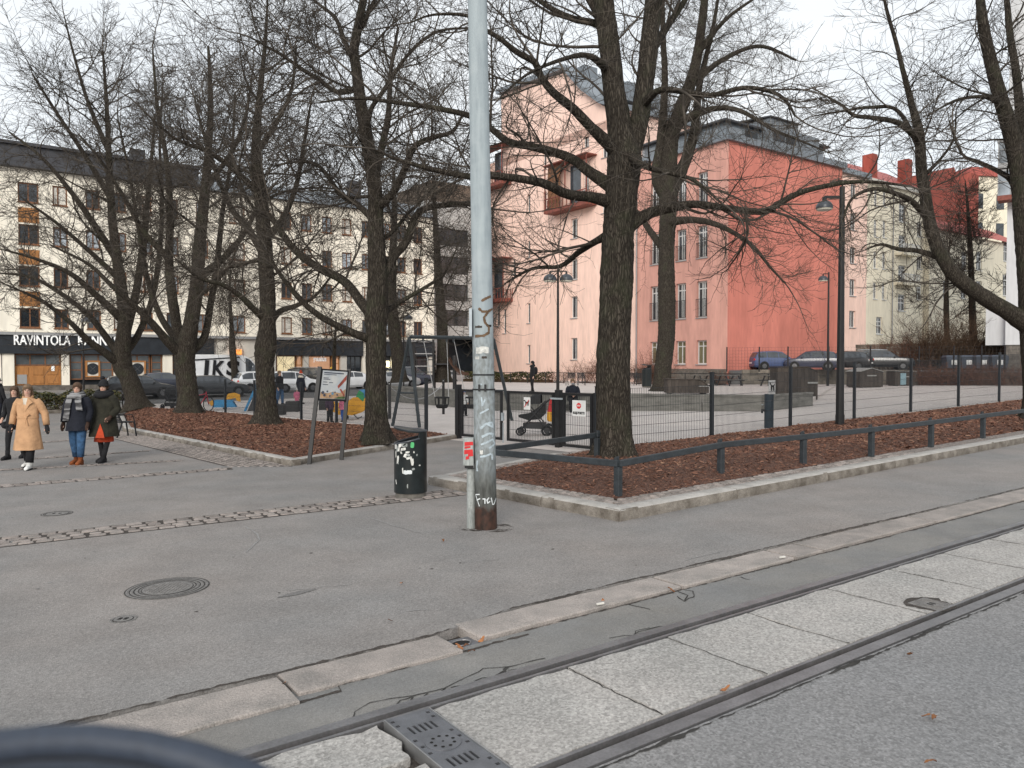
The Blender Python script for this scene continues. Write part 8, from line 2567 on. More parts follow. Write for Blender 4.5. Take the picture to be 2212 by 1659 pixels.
V = grow(hb(140) * np.array([1, 1, 0.1]), _norm(np.stack([trng.normal(0, .2, 140), trng.normal(0, .2, 140), np.ones(140)], -1)), trng.uniform(.5, .9, 140), 4, .12, lambda q: 0)
Vv, Ff = tubes(V, np.full((140, 5), 0.006), 3); link('stems', np_mesh('stems', Vv, Ff, M_brush, True), t)
t = thing('front_hedge', 'low green hedge at the foot of the pale pink wall', 'hedge', (W(1110, 806, 67).x, 67, 0.42), -0.55)
def hb2(n):
 x = trng.uniform(-5.0, 3.5, n); y = trng.uniform(-0.6, 0.6, n)
 return np.stack([x, y, 0.05 + (0.75 + 0.12 * np.sin(2.3 * x)) * trng.random(n) ** 0.6], -1)
leaf_cloud('foliage', hb2, 4200, 0.17, M_hedge, t)
q = MB(); q.box(-5.1, 3.6, -0.3, 0.3, -0.05, 0.25); q.build('stem_mass', M_brush, t)
for u, v, Y, rx, h, sd, lb in ((1262, 812, 64, 1.0, 2.0, 31, 'under the lower pink window'), (1296, 812, 63, 1.1, 2.2, 32, 'left of the thick trunk'), (1335, 812, 62, 1.0, 2.0, 33, 'hidden partly by the thick trunk'), (1385, 812, 61, 0.9, 1.8, 34, 'right of the thick trunk'),
        (1205, 812, 65, 0.8, 1.1, 35, 'below the narrow pink window'), (1420, 812, 60, 0.9, 2.6, 36, 'against the salmon wall'), (1560, 800, 58, 0.7, 1.2, 37, 'at the foot of the coral corner')):
 p = W(u, v, Y); p.z = 0.42
 twig_bush('reddish bare shrub ' + lb, p, rx, 0.5, h, 60, sd, M_rbrush, group='bare shrubs along the house front', r=0.010)
p = W(2040, 745, 63); p.z = LOTZ
twig_bush('large brown rounded bush in front of the yellow wing', p, 3.0, 1.6, 4.4, 150, 41, M_brush, 'courtyard_bush', r=0.018, spread=0.8, dens=1.6)
p = W(2098, 745, 62); p.z = LOTZ
twig_bush('brown bush leaning to the white house', p, 2.2, 1.4, 3.6, 110, 42, M_brush, 'courtyard_bush', r=0.018, spread=0.7, dens=1.6)
p = W(1965, 750, 64); p.z = LOTZ
twig_bush('low reddish creeper hedge on the garden wall', p, 3.4, 0.8, 2.6, 150, 43, M_rbrush, 'courtyard_bush', r=0.016, spread=0.4, dens=1.6)
for i, (u, Y) in enumerate(((2010, 55.0), (2050, 54.4), (2090, 53.8), (2130, 53.2), (2170, 52.6), (2210, 52.0))):
 p = W(u, 815, Y); p.z = 0.35
 twig_bush(['dense brown creeper on the bank below the first bin', 'dense brown creeper on the bank below the second bin', 'dense brown creeper on the bank below the third bin', 'dense brown creeper on the bank below the fourth bin', 'dense brown creeper at the end of the bank', 'dense brown creeper on the bank by the leaning limb'][i],
    p, 1.0, 0.5, 1.55, 90, 50 + i, M_rbrush, 'bank_creeper', group='creepers on the bank', r=0.013, spread=0.25, dens=2.2)
# ------------------------------------------------------------------ cars
M_tyre = pm('tyre', (0.012, 0.012, 0.012), 0.2, 6, 0.8)
M_rim = pm('wheel_rim', (0.14, 0.14, 0.145), 0.1, 6, 0.35, metal=0.7)
M_cgl = pm('car_glass', (0.045, 0.052, 0.060), 0.3, 1, 0.05, spec=0.9)
M_tail = pm('tail_light', (0.45, 0.015, 0.015), 0.1, 4, 0.3, emis=(1, 0.05, 0.03), estr=0.12)
M_head = pm('head_light', (0.65, 0.67, 0.68), 0.1, 4, 0.15)
M_plast = pm('car_plastic', (0.018, 0.018, 0.019), 0.2, 6, 0.6)
def paint(name, c): return pm('car_' + name, c, 0.06, 2, 0.32, coat=0.6, spec=0.5)
KINDS_ = {
 'hatch': [(-.50, .34, .70, .74, .80, .70), (-.485, .24, .92, .96, .84, .72), (-.40, .20, .94, 1.40, .86, .62), (-.30, .19, .94, 1.47, .87, .62), (-.05, .18, .93, 1.50, .87, .62), (.10, .18, .92, 1.44, .87, .60), (.27, .19, .90, .97, .86, .76), (.40, .20, .84, .88, .84, .74), (.47, .24, .74, .78, .80, .70), (.50, .36, .60, .64, .72, .60)],
 'sedan': [(-.50, .36, .78, .82, .78, .68), (-.48, .25, .95, .99, .84, .74), (-.36, .20, .97, 1.03, .86, .74), (-.22, .19, .96, 1.36, .87, .60), (-.08, .18, .95, 1.43, .87, .60), (.08, .18, .94, 1.40, .87, .60), (.25, .19, .92, .98, .87, .76), (.40, .20, .86, .90, .85, .74), (.47, .24, .76, .80, .80, .68), (.50, .36, .60, .64, .72, .60)],
 'suv': [(-.50, .40, .85, .90, .84, .74), (-.485, .30, 1.05, 1.12, .88, .76), (-.43, .27, 1.08, 1.62, .91, .68), (-.30, .26, 1.08, 1.70, .92, .68), (-.02, .25, 1.07, 1.70, .92, .68), (.10, .25, 1.06, 1.62, .92, .66), (.25, .26, 1.05, 1.12, .91, .80), (.40, .28, 1.0, 1.05, .90, .78), (.47, .30, .90, .95, .86, .74), (.50, .42, .70, .75, .80, .68)],
 'van': [(-.50, .42, 1.3, 2.50, .98, .86), (-.49, .36, 1.3, 2.62, 1.0, .90), (-.30, .34, 1.3, 2.68, 1.0, .90), (.0, .34, 1.3, 2.68, 1.0, .90), (.20, .34, 1.3, 2.62, 1.0, .88), (.28, .34, 1.28, 2.40, 1.0, .84), (.38, .34, 1.22, 1.45, .99, .86), (.46, .36, 1.05, 1.12, .96, .82), (.50, .46, .75, .80, .88, .74)],
}
def car(label, p, rz, kind, L, mat, group='parked cars', scale_h=1.0, name='parked_car', wr=0.32):
 t = thing(name, label, 'van' if kind == 'van' else 'car', p, rz, group)
 S = [(x * L, a * scale_h if i else a, c * scale_h, d * scale_h, e, f) for i, (x, a, c, d, e, f) in enumerate(KINDS_[kind])]
 def ring(s):
  x, zb, zm, zr_, hw, hr = s
  half = [(0, zb), (hw * .86, zb), (hw * .98, zb + (zm - zb) * .2), (hw * 1.0, zb + (zm - zb) * .6), (hw * .975, zm - .03), (hw * .955, zm), (hr, zr_ - .05), (hr * .86, zr_ - .008), (0, zr_)]
  return [(x, y, z) for y, z in half] + [(x, -y, z) for y, z in half[-2:0:-1]]
 st = []
 for a, c in zip(S[:-1], S[1:]):
  for k in range(3): st.append(tuple(a[i] + (c[i] - a[i]) * k / 3 for i in range(6)))
 st.append(S[-1])
 q = MB(); q.loft([ring(s) for s in st]); bo = q.build('body', mat, t); autosmooth(bo.data, 0.5)
 def at(x):
  for a, c in zip(S[:-1], S[1:]):
   if a[0] <= x <= c[0]:
    f = (x - a[0]) / (c[0] - a[0]); return tuple(a[i] + (c[i] - a[i]) * f for i in range(6))
  return S[-1]
 def sidept(x, f, sg, off=0.012):
  s = at(x); y0, z0, y1, z1 = s[4] * .955, s[2], s[5], s[3] - .05
  return (x, sg * (y0 + (y1 - y0) * f + off), z0 + (z1 - z0) * f)
 if kind == 'van':
  wins = [(.21, .36)]
 elif kind == 'sedan':
  wins = [(-.22, -.06), (-.045, .15)]
 else:
  wins = [(-.42, -.25), (-.235, -.04), (-.025, .17)] if kind == 'suv' else [(-.42, -.24), (-.225, .0), (.015, .19)]
 for sg in (-1, 1):
  for x0, x1 in wins:
   x0, x1 = x0 * L, x1 * L
   q = MB()
   xs_ = np.linspace(x0, x1, 4)
   lo_ = [sidept(x, .07, sg) for x in xs_]; hi_ = [sidept(x, .93, sg) for x in xs_]
   q.add(lo_ + hi_, [(i, i + 1, 5 + i, 4 + i) if sg < 0 else (i, 4 + i, 5 + i, i + 1) for i in range(3)])
   q.build('side_window', M_cgl, t)
  q = MB(); xm = (.17 if kind != 'van' else .36) * L; s = at(xm); q.ell((xm, sg * (s[4] + .10), s[2] + .08), (.07, .10, .07), 10, 6); q.build('wing_mirror', mat, t)
 def screen(xa, xb, name_):
  a, c = at(xa * L), at(xb * L)
  q = MB()
  pts = []
  for f in (0.10, 0.5, 0.9):
   s = tuple(a[i] + (c[i] - a[i]) * f for i in range(6))
   w = s[5] * (.90 if f > 0.4 else 0.93)
   dz = .014; pts += [(s[0] + (.012 if xa > 0 else -.012), -w, s[3] + dz - .03), (s[0] + (.012 if xa > 0 else -.012), 0, s[3] + dz), (s[0] + (.012 if xa > 0 else -.012), w, s[3] + dz - .03)]
  q.add(pts, [(0, 1, 4, 3), (1, 2, 5, 4), (3, 4, 7, 6), (4, 5, 8, 7)]); q.build(name_, M_cgl, t)
 if kind == 'van': screen(.375, .285, 'windscreen')
 elif kind == 'sedan': screen(.245, .085, 'windscreen'); screen(-.355, -.225, 'rear_window')
 elif kind == 'suv': screen(.245, .105, 'windscreen'); screen(-.484, -.432, 'rear_window')
 else: screen(.265, .105, 'windscreen'); screen(-.482, -.402, 'rear_window')
 wx = (.30, -.30) if kind != 'van' else (.33, -.28)
 for x in wx:
  for sg in (-1, 1):
   hw = at(x * L)[4]
   q = MB()
   n_ = 24
   q.loft([[(x * L + wr * 1.14 * math.cos(2 * math.pi * k / n_), sg * y, wr + wr * 1.14 * math.sin(2 * math.pi * k / n_)) for k in range(n_)] for y in (hw - .1, hw + .006)]); q.build('wheel_arch', M_plast, t)
   q = MB(); q.loft([[(x * L + r * math.cos(2 * math.pi * k / n_), sg * y, wr + r * math.sin(2 * math.pi * k / n_)) for k in range(n_)] for r, y in ((wr * .9, hw - .15), (wr, hw - .1), (wr, hw - .0), (wr * .93, hw + .02))]); wh = q.build('wheel', M_tyre, t)
   q = MB(); q.loft([[(x * L + wr * .58 * math.cos(2 * math.pi * k / 16), sg * y, wr + wr * .58 * math.sin(2 * math.pi * k / 16)) for k in range(16)] for y in (hw + .012, hw + .026)]); q.build('rim', M_rim, wh)
 zb = at(-.47 * L)[2]
 for sg in (-1, 1):
  s = at(-.478 * L); q = MB(); q.ell((-.487 * L, sg * s[4] * .82, s[2] * .88), (.06, .15, .10 if kind != 'van' else .3), 10, 6); q.build('tail_light', M_tail, t)
  s = at(.465 * L); q = MB(); q.ell((.462 * L, sg * s[4] * .78, s[2] * .86), (.09, .17, .08), 10, 6); q.build('headlight', M_head, t)
 s = at(.49 * L); q = MB(); q.box(.485 * L, .503 * L, -.55, .55, s[1] + .02, s[1] + .16); q.build('front_grille', M_plast, t)
 q = MB(); q.box(-.505 * L, -.488 * L, -.26, .26, .50, .61); q.build('number_plate', M_signw, t)
 if kind == 'suv':
  for sg in (-1, 1): q = MB(); q.tube([(-.38 * L, sg * .62, 1.72 * scale_h), (-.1 * L, sg * .62, 1.745 * scale_h), (.06 * L, sg * .62, 1.70 * scale_h)], .025, 6); q.build('roof_rail', M_galv, t)
 return t
def lotcar(u, Y): p = W(u, 790, Y); p.z = LOTZ + 0.004; return p
car('light blue hatchback parked against the coral gable', lotcar(1672, 61.5), 0.10, 'hatch', 3.85, paint('light_blue', (0.055, 0.078, 0.165)))
car('dark blue hatchback showing its red tail light', lotcar(1752, 60.5), math.pi - 0.35, 'hatch', 4.0, paint('dark_blue', (0.018, 0.022, 0.048)))
car('small black car half hidden by the tall lamp', lotcar(1825, 62), math.pi - 0.6, 'hatch', 4.0, paint('black', (0.012, 0.012, 0.014)))
car('black estate parked nose to the fence', lotcar(1905, 62.5), -0.25, 'suv', 4.5, paint('gloss_black', (0.010, 0.011, 0.013)), scale_h=0.93)
car('dark grey off-roader with silver roof rails', lotcar(1985, 64.5), math.pi - 0.3, 'suv', 4.6, paint('dark_grey', (0.022, 0.025, 0.032)), scale_h=0.98)
M_cont = pm('container_blue_grey', (0.050, 0.060, 0.080), 0.15, 5, 0.6)
for i, (u, lb) in enumerate(((2056, 'first of the row beside the off-roader'), (2088, 'second of the row'), (2120, 'third of the row'), (2154, 'last of the row by the white wall'))):
 p = lotcar(u, 58.5 - i * 0.6)
 t = thing('waste_container', 'blue-grey wheeled waste container, ' + lb, 'waste container', p, -0.1, 'waste containers in the court')
 q = MB(); q.loft([[(-.5, -.42, .15), (.5, -.42, .15), (.5, .42, .15), (-.5, .42, .15)], [(-.58, -.48, .95), (.58, -.48, .95), (.58, .48, .95), (-.58, .48, .95)]]); q.build('body', M_cont, t)
 q = MB(); q.loft([[(-.6, -.5, .96), (.6, -.5, .96), (.6, .5, .96), (-.6, .5, .96)], [(-.5, -.3, 1.12), (.5, -.3, 1.12), (.5, .4, 1.12), (-.5, .4, 1.12)]]); q.build('lid', M_cont, t)
 q = MB(); q.box(-.22, .16, -.485, -.465, .42, .76); q.build('notice', M_signw, t)
 for x in (-.4, .4): q = MB(); q.tube([(x, -.36, .08), (x + .03, -.36, .08)], .08, 10); q.build('wheel', M_tyre, t)
def street_car(u, n):
 P = SN(0, n); s = s_at(u, (P.x, P.y), A1); q = SN(s, n); q.z = -0.015 if n > 52.5 else q.z + (-0.015 - q.z) * (n - 48.5) / 4; return q
van = car('white delivery van with large black lettering on its side', street_car(484, 59.4), A1, 'van', 6.2, paint('white', (0.72, 0.73, 0.74)), name='delivery_van', wr=0.36)
M_vblack = pm('van_lettering', (0.010, 0.010, 0.012), 0.1, 4, 0.4)
for txt, x, w in (('J', -1.75, .55), ('K', -1.15, .85), ('S', -.15, .95)):
 o = place_text(txt, 1.5, 0.012, M_vblack, van, (x, -1.018, 1.22), 0, w, 0.05, 'lettering')
 o.rotation_euler = (math.pi / 2 - 0.04, 0.10, 0)
q = MB(); q.add([(-2.4, -0.985, 2.22), (-2.4, -0.975, 2.32), (0.9, -0.925, 2.52), (0.9, -0.93, 2.46)], [(0, 3, 2, 1)]); q.build('stripe', M_vblack, van)
q = MB(); q.box(-2.9, 1.0, -1.025, -1.004, 0.5, 0.6); q.build('side_trim', M_plast, van)
car('black hatchback with a red tail light behind the leaning tree', street_car(300, 51.8), A1, 'hatch', 4.0, paint('black', (0.012, 0.012, 0.014)), scale_h=0.93)
car('dark blue car parked before the restaurant windows', street_car(352, 58.2), A1, 'sedan', 4.4, paint('navy', (0.030, 0.036, 0.060)))
car('dark grey car standing in front of the van', street_car(466, 51.6), A1, 'hatch', 3.9, paint('charcoal', (0.022, 0.024, 0.028)), scale_h=0.90)
car('white hatchback beside the red-hatted person', street_car(630, 54.4), A1, 'hatch', 4.1, paint('white', (0.72, 0.73, 0.74)))
car('black off-roader in front of the lit shop', street_car(672, 59.2), A1 - 1.2, 'suv', 4.4, paint('gloss_black', (0.010, 0.011, 0.013)))
car('white saloon near the dark glass shop', street_car(750, 58.6), A1 + math.pi, 'sedan', 4.6, paint('white', (0.72, 0.73, 0.74)))
car('silver car behind the bare platform tree', street_car(850, 59.0), A1, 'sedan', 4.4, paint('silver', (0.36, 0.37, 0.38)))
car('dark blue van parked beside the grey block', street_car(888, 60.5), A1, 'suv', 4.4, paint('navy', (0.030, 0.036, 0.060)))
car('pale silver car at the garage mouth', street_car(985, 61.5), A1 + 0.4, 'sedan', 4.3, paint('silver', (0.36, 0.37, 0.38)))
car('white car half hidden behind the knotted tree', street_car(570, 54.4), A1, 'hatch', 4.0, paint('white', (0.72, 0.73, 0.74)))
# ------------------------------------------------------------------ pushchairs
def pushchair(p, rz, label, bag=True):
 t = thing('pushchair', label, 'pushchair', p, rz, 'black pushchairs')
 for x, y, r in ((-.38, -.22, .11), (-.38, .22, .11), (.36, -.27, .15), (.36, .27, .15)):
  q = MB(); q.tube([(x + r * .85 * math.cos(a), y, r + r * .85 * math.sin(a)) for a in np.linspace(0, 2 * math.pi, 21)[:-1]], r * .2, 8, closed=True); wh = q.build('wheel', M_rub, t)
  q = MB(); q.tube([(x, y - .02, r), (x, y + .02, r)], r * .55, 12); q.build('hub', M_rail, wh)
 for y in (-.24, .24):
  q = MB(); q.tube([(-.38, y * .9, .14), (-.1, y, .45), (.25, y, .85), (.50, y, 1.05)], .017, 8); q.build('frame_tube', M_rail, t)
  q = MB(); q.tube([(.36, y, .18), (.1, y, .5), (-.15, y, .78)], .017, 8); q.build('frame_tube', M_rail, t)
 q = MB(); q.tube([(.50, -.25, 1.05), (.53, 0, 1.06), (.50, .25, 1.05)], .022, 8); q.build('handle', M_rub, t)
 q = MB(); q.loft([[(x, -w, z0), (x, w, z0), (x, w, z1), (x, -w, z1)] for x, w, z0, z1 in ((-.42, .18, .50, .56), (-.15, .21, .42, .60), (.15, .21, .45, .80), (.30, .2, .6, .95))]); q.build('seat', M_rub, t)
 rings = []
 for a in np.linspace(-0.1, 1.75, 9):
  rings.append([(.12 - .42 * math.cos(a) * 0.9, .26 * math.cos(k), .78 + .36 * math.sin(a) * max(0.25, abs(math.sin(k)) ** 0.5)) for k in np.linspace(0.0, math.pi, 13)])
 q = MB(); q.loft(rings, caps=False, close=False); q.build('hood', M_rub, t, smooth=True)
 q = MB(); q.loft([[(x, -.2, z0), (x, .2, z0), (x, .2, z1), (x, -.2, z1)] for x, z0, z1 in ((-.3, .2, .34), (.3, .18, .36))]); q.build('basket', M_rail, t)
 if bag:
  q = MB(); q.loft([[(.50 + w * math.cos(a), -.28 + .05 * math.sin(a), z) for a in np.linspace(0, 2 * math.pi, 13)[:-1]] for w, z in ((.10, .40), (.13, .45), (.12, .66))]); q.build('bag_bottom', pm('bag_yellow', (0.62, 0.30, 0.02), .1, 9, .6), t)
  q = MB(); q.loft([[(.50 + w * math.cos(a), -.28 + .05 * math.sin(a), z) for a in np.linspace(0, 2 * math.pi, 13)[:-1]] for w, z in ((.12, .661), (.09, .85), (.05, 1.0))]); q.build('bag_top', pm('bag_red', (0.50, 0.03, 0.03), .1, 9, .6), t)
 return t
pushchair(G(1155, 940), -0.15, 'black pushchair with a red and yellow bag behind the gate')
pushchair(G(372, 886), 2.6, 'black pushchair behind the fence by the low-forked trunk', False)
# ------------------------------------------------------------------ people (local frame: facing -y, x to the right as seen from the front)
M_skin = pm('skin', (0.52, 0.32, 0.24), 0.06, 8, 0.6)
def cloth(name, c, var=0.15, sc=9.0, **k): return pm('cloth_' + name, c, var, sc, 0.9, bump=0.9, bscale=13, **k)
M_tan = cloth('tan', (0.47, 0.275, 0.15), 0.14, 5)
M_blackc = cloth('black', (0.013, 0.013, 0.015))
M_navy = cloth('navy', (0.012, 0.014, 0.022))
M_olive = cloth('olive', (0.022, 0.021, 0.014), 0.3)
M_jean = cloth('jeans', (0.035, 0.085, 0.17), 0.3, 12)
M_redc = cloth('red', (0.42, 0.055, 0.02), 0.15)
M_boot = cloth('brown_boot', (0.22, 0.065, 0.02))
M_wboot = cloth('white_boot', (0.68, 0.68, 0.66), 0.05)
M_cream2 = cloth('cream', (0.55, 0.50, 0.42))
M_hairb = cloth('hair_brown', (0.085, 0.052, 0.034), 0.3, 20)
M_hairl = cloth('hair_fair', (0.16, 0.105, 0.065), 0.3, 20)
M_grey = cloth('grey', (0.20, 0.20, 0.21))
M_pinkc = cloth('pink', (0.5, 0.14, 0.22), 0.4, 20)
M_purp = cloth('purple', (0.06, 0.035, 0.06), 0.3)
M_bluec = cloth('blue', (0.03, 0.10, 0.38))
M_whitec = cloth('white', (0.62, 0.62, 0.6))
M_yelc = cloth('yellow', (0.62, 0.40, 0.05))
M_brglove = cloth('brown_glove', (0.05, 0.028, 0.02))
M_plaid = pm('cloth_plaid', (0.085, 0.085, 0.09), 0.4, 3, 0.9, stretch=(1, 1, 9), col2=(0.24, 0.24, 0.245), lo=0.45, hi=0.55)
M_eye = pm('eye_dark', (0.02, 0.015, 0.012), 0.1, 4, 0.4)
M_lip = pm('lip', (0.40, 0.13, 0.11), 0.1, 4, 0.6)
def skin_body(name, verts, edges, radii, mat, parent, root=0, sub=1):
 me = bpy.data.meshes.new(name)
 me.from_pydata(verts, edges, [])
 me.materials.append(mat)
 o = link(name, me, parent)
 m = o.modifiers.new('skin', 'SKIN')
 m.use_smooth_shade = True
 sv = me.skin_vertices[0].data
 for i, r in enumerate(radii):
  sv[i].radius = r if isinstance(r, tuple) else (r, r)
  sv[i].use_root = (i == root)
 s = o.modifiers.new('subd', 'SUBSURF')
 s.levels = sub; s.render_levels = sub
 return o
def person(label, p, rz, H, pose, wear, name='person', group=None, turn=0.0, sit=False):
 t = thing(name, label, 'person', p, rz, group)
 k = H / 1.70
 J = {}
 J['pelvis'] = (0, 0.0, 0.93); J['belly'] = (0, 0.0, 1.08); J['chest'] = (0, 0.01, 1.27); J['neck0'] = (0, 0.015, 1.42); J['neck1'] = (0, 0.0, 1.50)
 ct, st_ = math.cos(turn), math.sin(turn)
 def hd(x, y, z): return (x * ct - y * st_, x * st_ + y * ct, z)
 J['jaw'] = hd(0, -0.025, 1.535); J['face'] = hd(0, -0.012, 1.595); J['crown'] = hd(0, 0.012, 1.65)
 order = ['pelvis', 'belly', 'chest', 'neck0', 'neck1', 'jaw', 'face', 'crown']
 R = {'pelvis': (.15, .105), 'belly': (.125, .095), 'chest': (.15, .105), 'neck0': .062, 'neck1': .05, 'jaw': (.058, .066), 'face': (.073, .086), 'crown': (.058, .068)}
 E = [('pelvis', 'belly'), ('belly', 'chest'), ('chest', 'neck0'), ('neck0', 'neck1'), ('neck1', 'jaw'), ('jaw', 'face'), ('face', 'crown')]
 for s, sg in (('l', 1), ('r', -1)):
  kn, an = pose['leg_' + s]
  J['hip_' + s] = (sg * .095, 0, .88); J['knee_' + s] = kn; J['ank_' + s] = an;
  fx, fy = pose.get('toe_' + s, (0.02 * sg, -0.17))
  J['toe_' + s] = (an[0] + fx, an[1] + fy, max(0.03, an[2] - 0.05))
  el, wr = pose['arm_' + s]
  J['sho_' + s] = (sg * .175, 0.01, 1.385); J['elb_' + s] = el; J['wri_' + s] = wr
  d = Vector(wr) - Vector(el); d.normalize()
  J['palm_' + s] = tuple(Vector(wr) + d * .065)
  for q in ('hip', 'knee', 'ank', 'toe', 'sho', 'elb', 'wri', 'palm'): order.append(q + '_' + s)
  for q, r in (('hip', .085), ('knee', .058), ('ank', .034), ('toe', .022), ('sho', .06), ('elb', .042), ('wri', .028), ('palm', (.040, .020))): R[q + '_' + s] = r
  E += [('pelvis', 'hip_' + s), ('hip_' + s, 'knee_' + s), ('knee_' + s, 'ank_' + s), ('ank_' + s, 'toe_' + s), ('chest', 'sho_' + s), ('sho_' + s, 'elb_' + s), ('elb_' + s, 'wri_' + s), ('wri_' + s, 'palm_' + s)]
  sd_ = d.cross(Vector((0, 1, 0))).normalized() if abs(d.y) < .95 else Vector((1, 0, 0))
  for f, (o, ln) in enumerate(((-.028, .062), (-.010, .075), (.010, .07), (.027, .055))):
   b0 = Vector(J['palm_' + s]) + d * .03 + sd_ * o
   nA, nB = 'f%d_%s' % (f, s), 'g%d_%s' % (f, s)
   J[nA] = tuple(b0 + d * ln * .45); J[nB] = tuple(b0 + d * ln * .9 + Vector((0, -.018, 0)))
   order += [nA, nB]; R[nA] = .010; R[nB] = .008; E += [('palm_' + s, nA), (nA, nB)]
  b0 = Vector(J['palm_' + s]) - sd_ * .035 * sg
  J['t0_' + s] = tuple(b0 + Vector((0, -.03, 0))); J['t1_' + s] = tuple(b0 + d * .035 + Vector((0, -.05, 0)))
  order += ['t0_' + s, 't1_' + s]; R['t0_' + s] = .012; R['t1_' + s] = .009; E += [('palm_' + s, 't0_' + s), ('t0_' + s, 't1_' + s)]
 idx = {n: i for i, n in enumerate(order)}
 sc = lambda v: tuple(c * k for c in v)
 skin_body('body', [sc(J[n]) for n in order], [(idx[a], idx[c]) for a, c in E], [tuple(x * k for x in R[n]) if isinstance(R[n], tuple) else R[n] * k for n in order], M_skin, t)
 q = MB(); q.loft([[sc(hd(x, y, z)) for x, y, z in ((-.011, -.082, zz), (0, -.082 - dd, zz), (.011, -.082, zz))] for zz, dd in ((1.615, .004), (1.585, .022), (1.575, .006))], close=False); q.build('nose', M_skin, t, smooth=True)
 for sg in (-1, 1):
  q = MB(); q.ell(sc(hd(sg * .031, -.083, 1.608)), (.013 * k, .008 * k, .007 * k), 8, 5); q.build('eye', M_eye, t)
  q = MB(); q.ell(sc(hd(sg * .031, -.084, 1.625)), (.019 * k, .006 * k, .004 * k), 8, 4); q.build('eyebrow', M_hairb, t)
  q = MB(); q.ell(sc(hd(sg * .074, 0.0, 1.590)), (.009 * k, .017 * k, .026 * k), 8, 5); q.build('ear', M_skin, t)
 q = MB(); q.ell(sc(hd(0, -.082, 1.553)), (.024 * k, .008 * k, .007 * k), 8, 5); q.build('mouth', M_lip, t)
 P = dict(J=J, k=k, sc=sc, hd=hd, t=t)
 for fn, *a in wear: fn(P, *a)
 return t
def wr_loft(P, name, mat, rings, folds=(0.03, 7, 0.5), parent=None, n=28, closed_front=True, seed=0):
 k = P['k']
 rs = []
 for i, (z, rx, ry, cx, cy) in enumerate(rings):
  f = folds[0] * (i / max(1, len(rings) - 1)) ** folds[2]
  ring = []
  for j in range(n):
   a = 2 * math.pi * j / n
   w = 1 + f * (math.sin(folds[1] * a + seed + z * 3) + .5 * math.sin(folds[1] * 2.3 * a + 2 * seed))
   ring.append(((cx + rx * w * math.cos(a)) * k, (cy + ry * w * math.sin(a)) * k, z * k))
  rs.append(ring)
 q = MB(); q.loft(rs)
 o = q.build(name, mat, parent or P['t'], smooth=True)
 return o
def coat(P, mat, hem, flare, waist=1.05, wr=.165, sleeve=.062, sh=.205, belt=None, name='coat', open_front=None, folds=(0.05, 6, 1.2), lean=0.0):
 J, k = P['J'], P['k']
 rings = [(hem, flare, flare * .95, lean, 0.0), (hem + .004, flare, flare * .95, lean, 0.0)]
 for f in (0.33, 0.66):
  z = hem + (waist - hem) * f; w = flare + (wr - flare) * f
  rings.append((z, w, w * (.95 - .2 * f), lean * (1 - f), 0.0))
 rings += [(waist, wr, wr * .72, 0, 0), (1.20, wr * 1.08, wr * .76, 0, .005), (1.33, sh * .98, .125, 0, .01), (1.405, sh * .93, .105, 0, .012), (1.44, .115, .085, 0, .012), (1.465, .075, .07, 0, .01)]
 rings = rings[::-1]
 c = wr_loft(P, name, mat, rings, folds)
 for s, sg in (('l', 1), ('r', -1)):
  a, e, w = [Vector(P['sc'](J[n + '_' + s])) for n in ('sho', 'elb', 'wri')]
  q = MB()
  pts = [a + Vector((-sg * .03, 0, .01)) * k, a.lerp(e, .3), a.lerp(e, .7), e, e.lerp(w, .5), w.lerp(e, .06)]
  q.tube(pts, [x * k for x in (sleeve * 1.15, sleeve * 1.2, sleeve * 1.06, sleeve, sleeve * .92, sleeve * .86)], 14)
  q.build('sleeve', mat, c, smooth=True)
 if belt:
  q = MB()
  n_ = 28
  q.loft([[((wr + .012) * k * math.cos(2 * math.pi * j / n_), (wr + .012) * .73 * k * math.sin(2 * math.pi * j / n_), (waist + dz) * k) for j in range(n_)] for dz in (-.025, .025)], caps=False); b_ = q.build('belt', belt, c, smooth=True)
  q = MB(); q.ell((.03 * k, -wr * .76 * k, waist * k), (.04 * k, .025 * k, .035 * k), 10, 6)
  q.bar((.03 * k, -wr * .77 * k, waist * k), (.10 * k, -wr * .80 * k, (waist + .06) * k), .035 * k, .02 * k); q.bar((.02 * k, -wr * .77 * k, waist * k), (.0, -wr * .86 * k, (waist - .22) * k), .045 * k, .012 * k); q.bar((.04 * k, -wr * .77 * k, waist * k), (.09 * k, -wr * .84 * k, (waist - .17) * k), .04 * k, .012 * k)
  q.build('belt_knot', belt, b_)
 return c
def lapels(P, mat, inner):
 k = P['k']
 q = MB(); q.add([(-.055 * k, -.098 * k, 1.45 * k), (.055 * k, -.098 * k, 1.45 * k), (.012 * k, -.137 * k, 1.20 * k)], [(0, 2, 1)]); q.build('jumper', inner, P['t'])
 for sg in (-1, 1):
  q = MB(); q.add([(sg * .05 * k, -.100 * k, 1.46 * k), (sg * .16 * k, -.125 * k, 1.36 * k), (sg * .10 * k, -.138 * k, 1.32 * k), (sg * .012 * k, -.150 * k, 1.17 * k), (sg * .03 * k, -.112 * k, 1.36 * k)], [(0, 1, 2, 3, 4) if sg < 0 else (4, 3, 2, 1, 0)]); q.build('lapel', mat, P['t'])
 q = MB(); q.tube([(.085 * math.cos(a) * k, .012 * k + .075 * math.sin(a) * k, (1.465 + .02 * math.sin(a)) * k) for a in np.linspace(-.3, math.pi + .3, 14)], .022 * k, 8); q.build('collar', mat, P['t'], smooth=True)
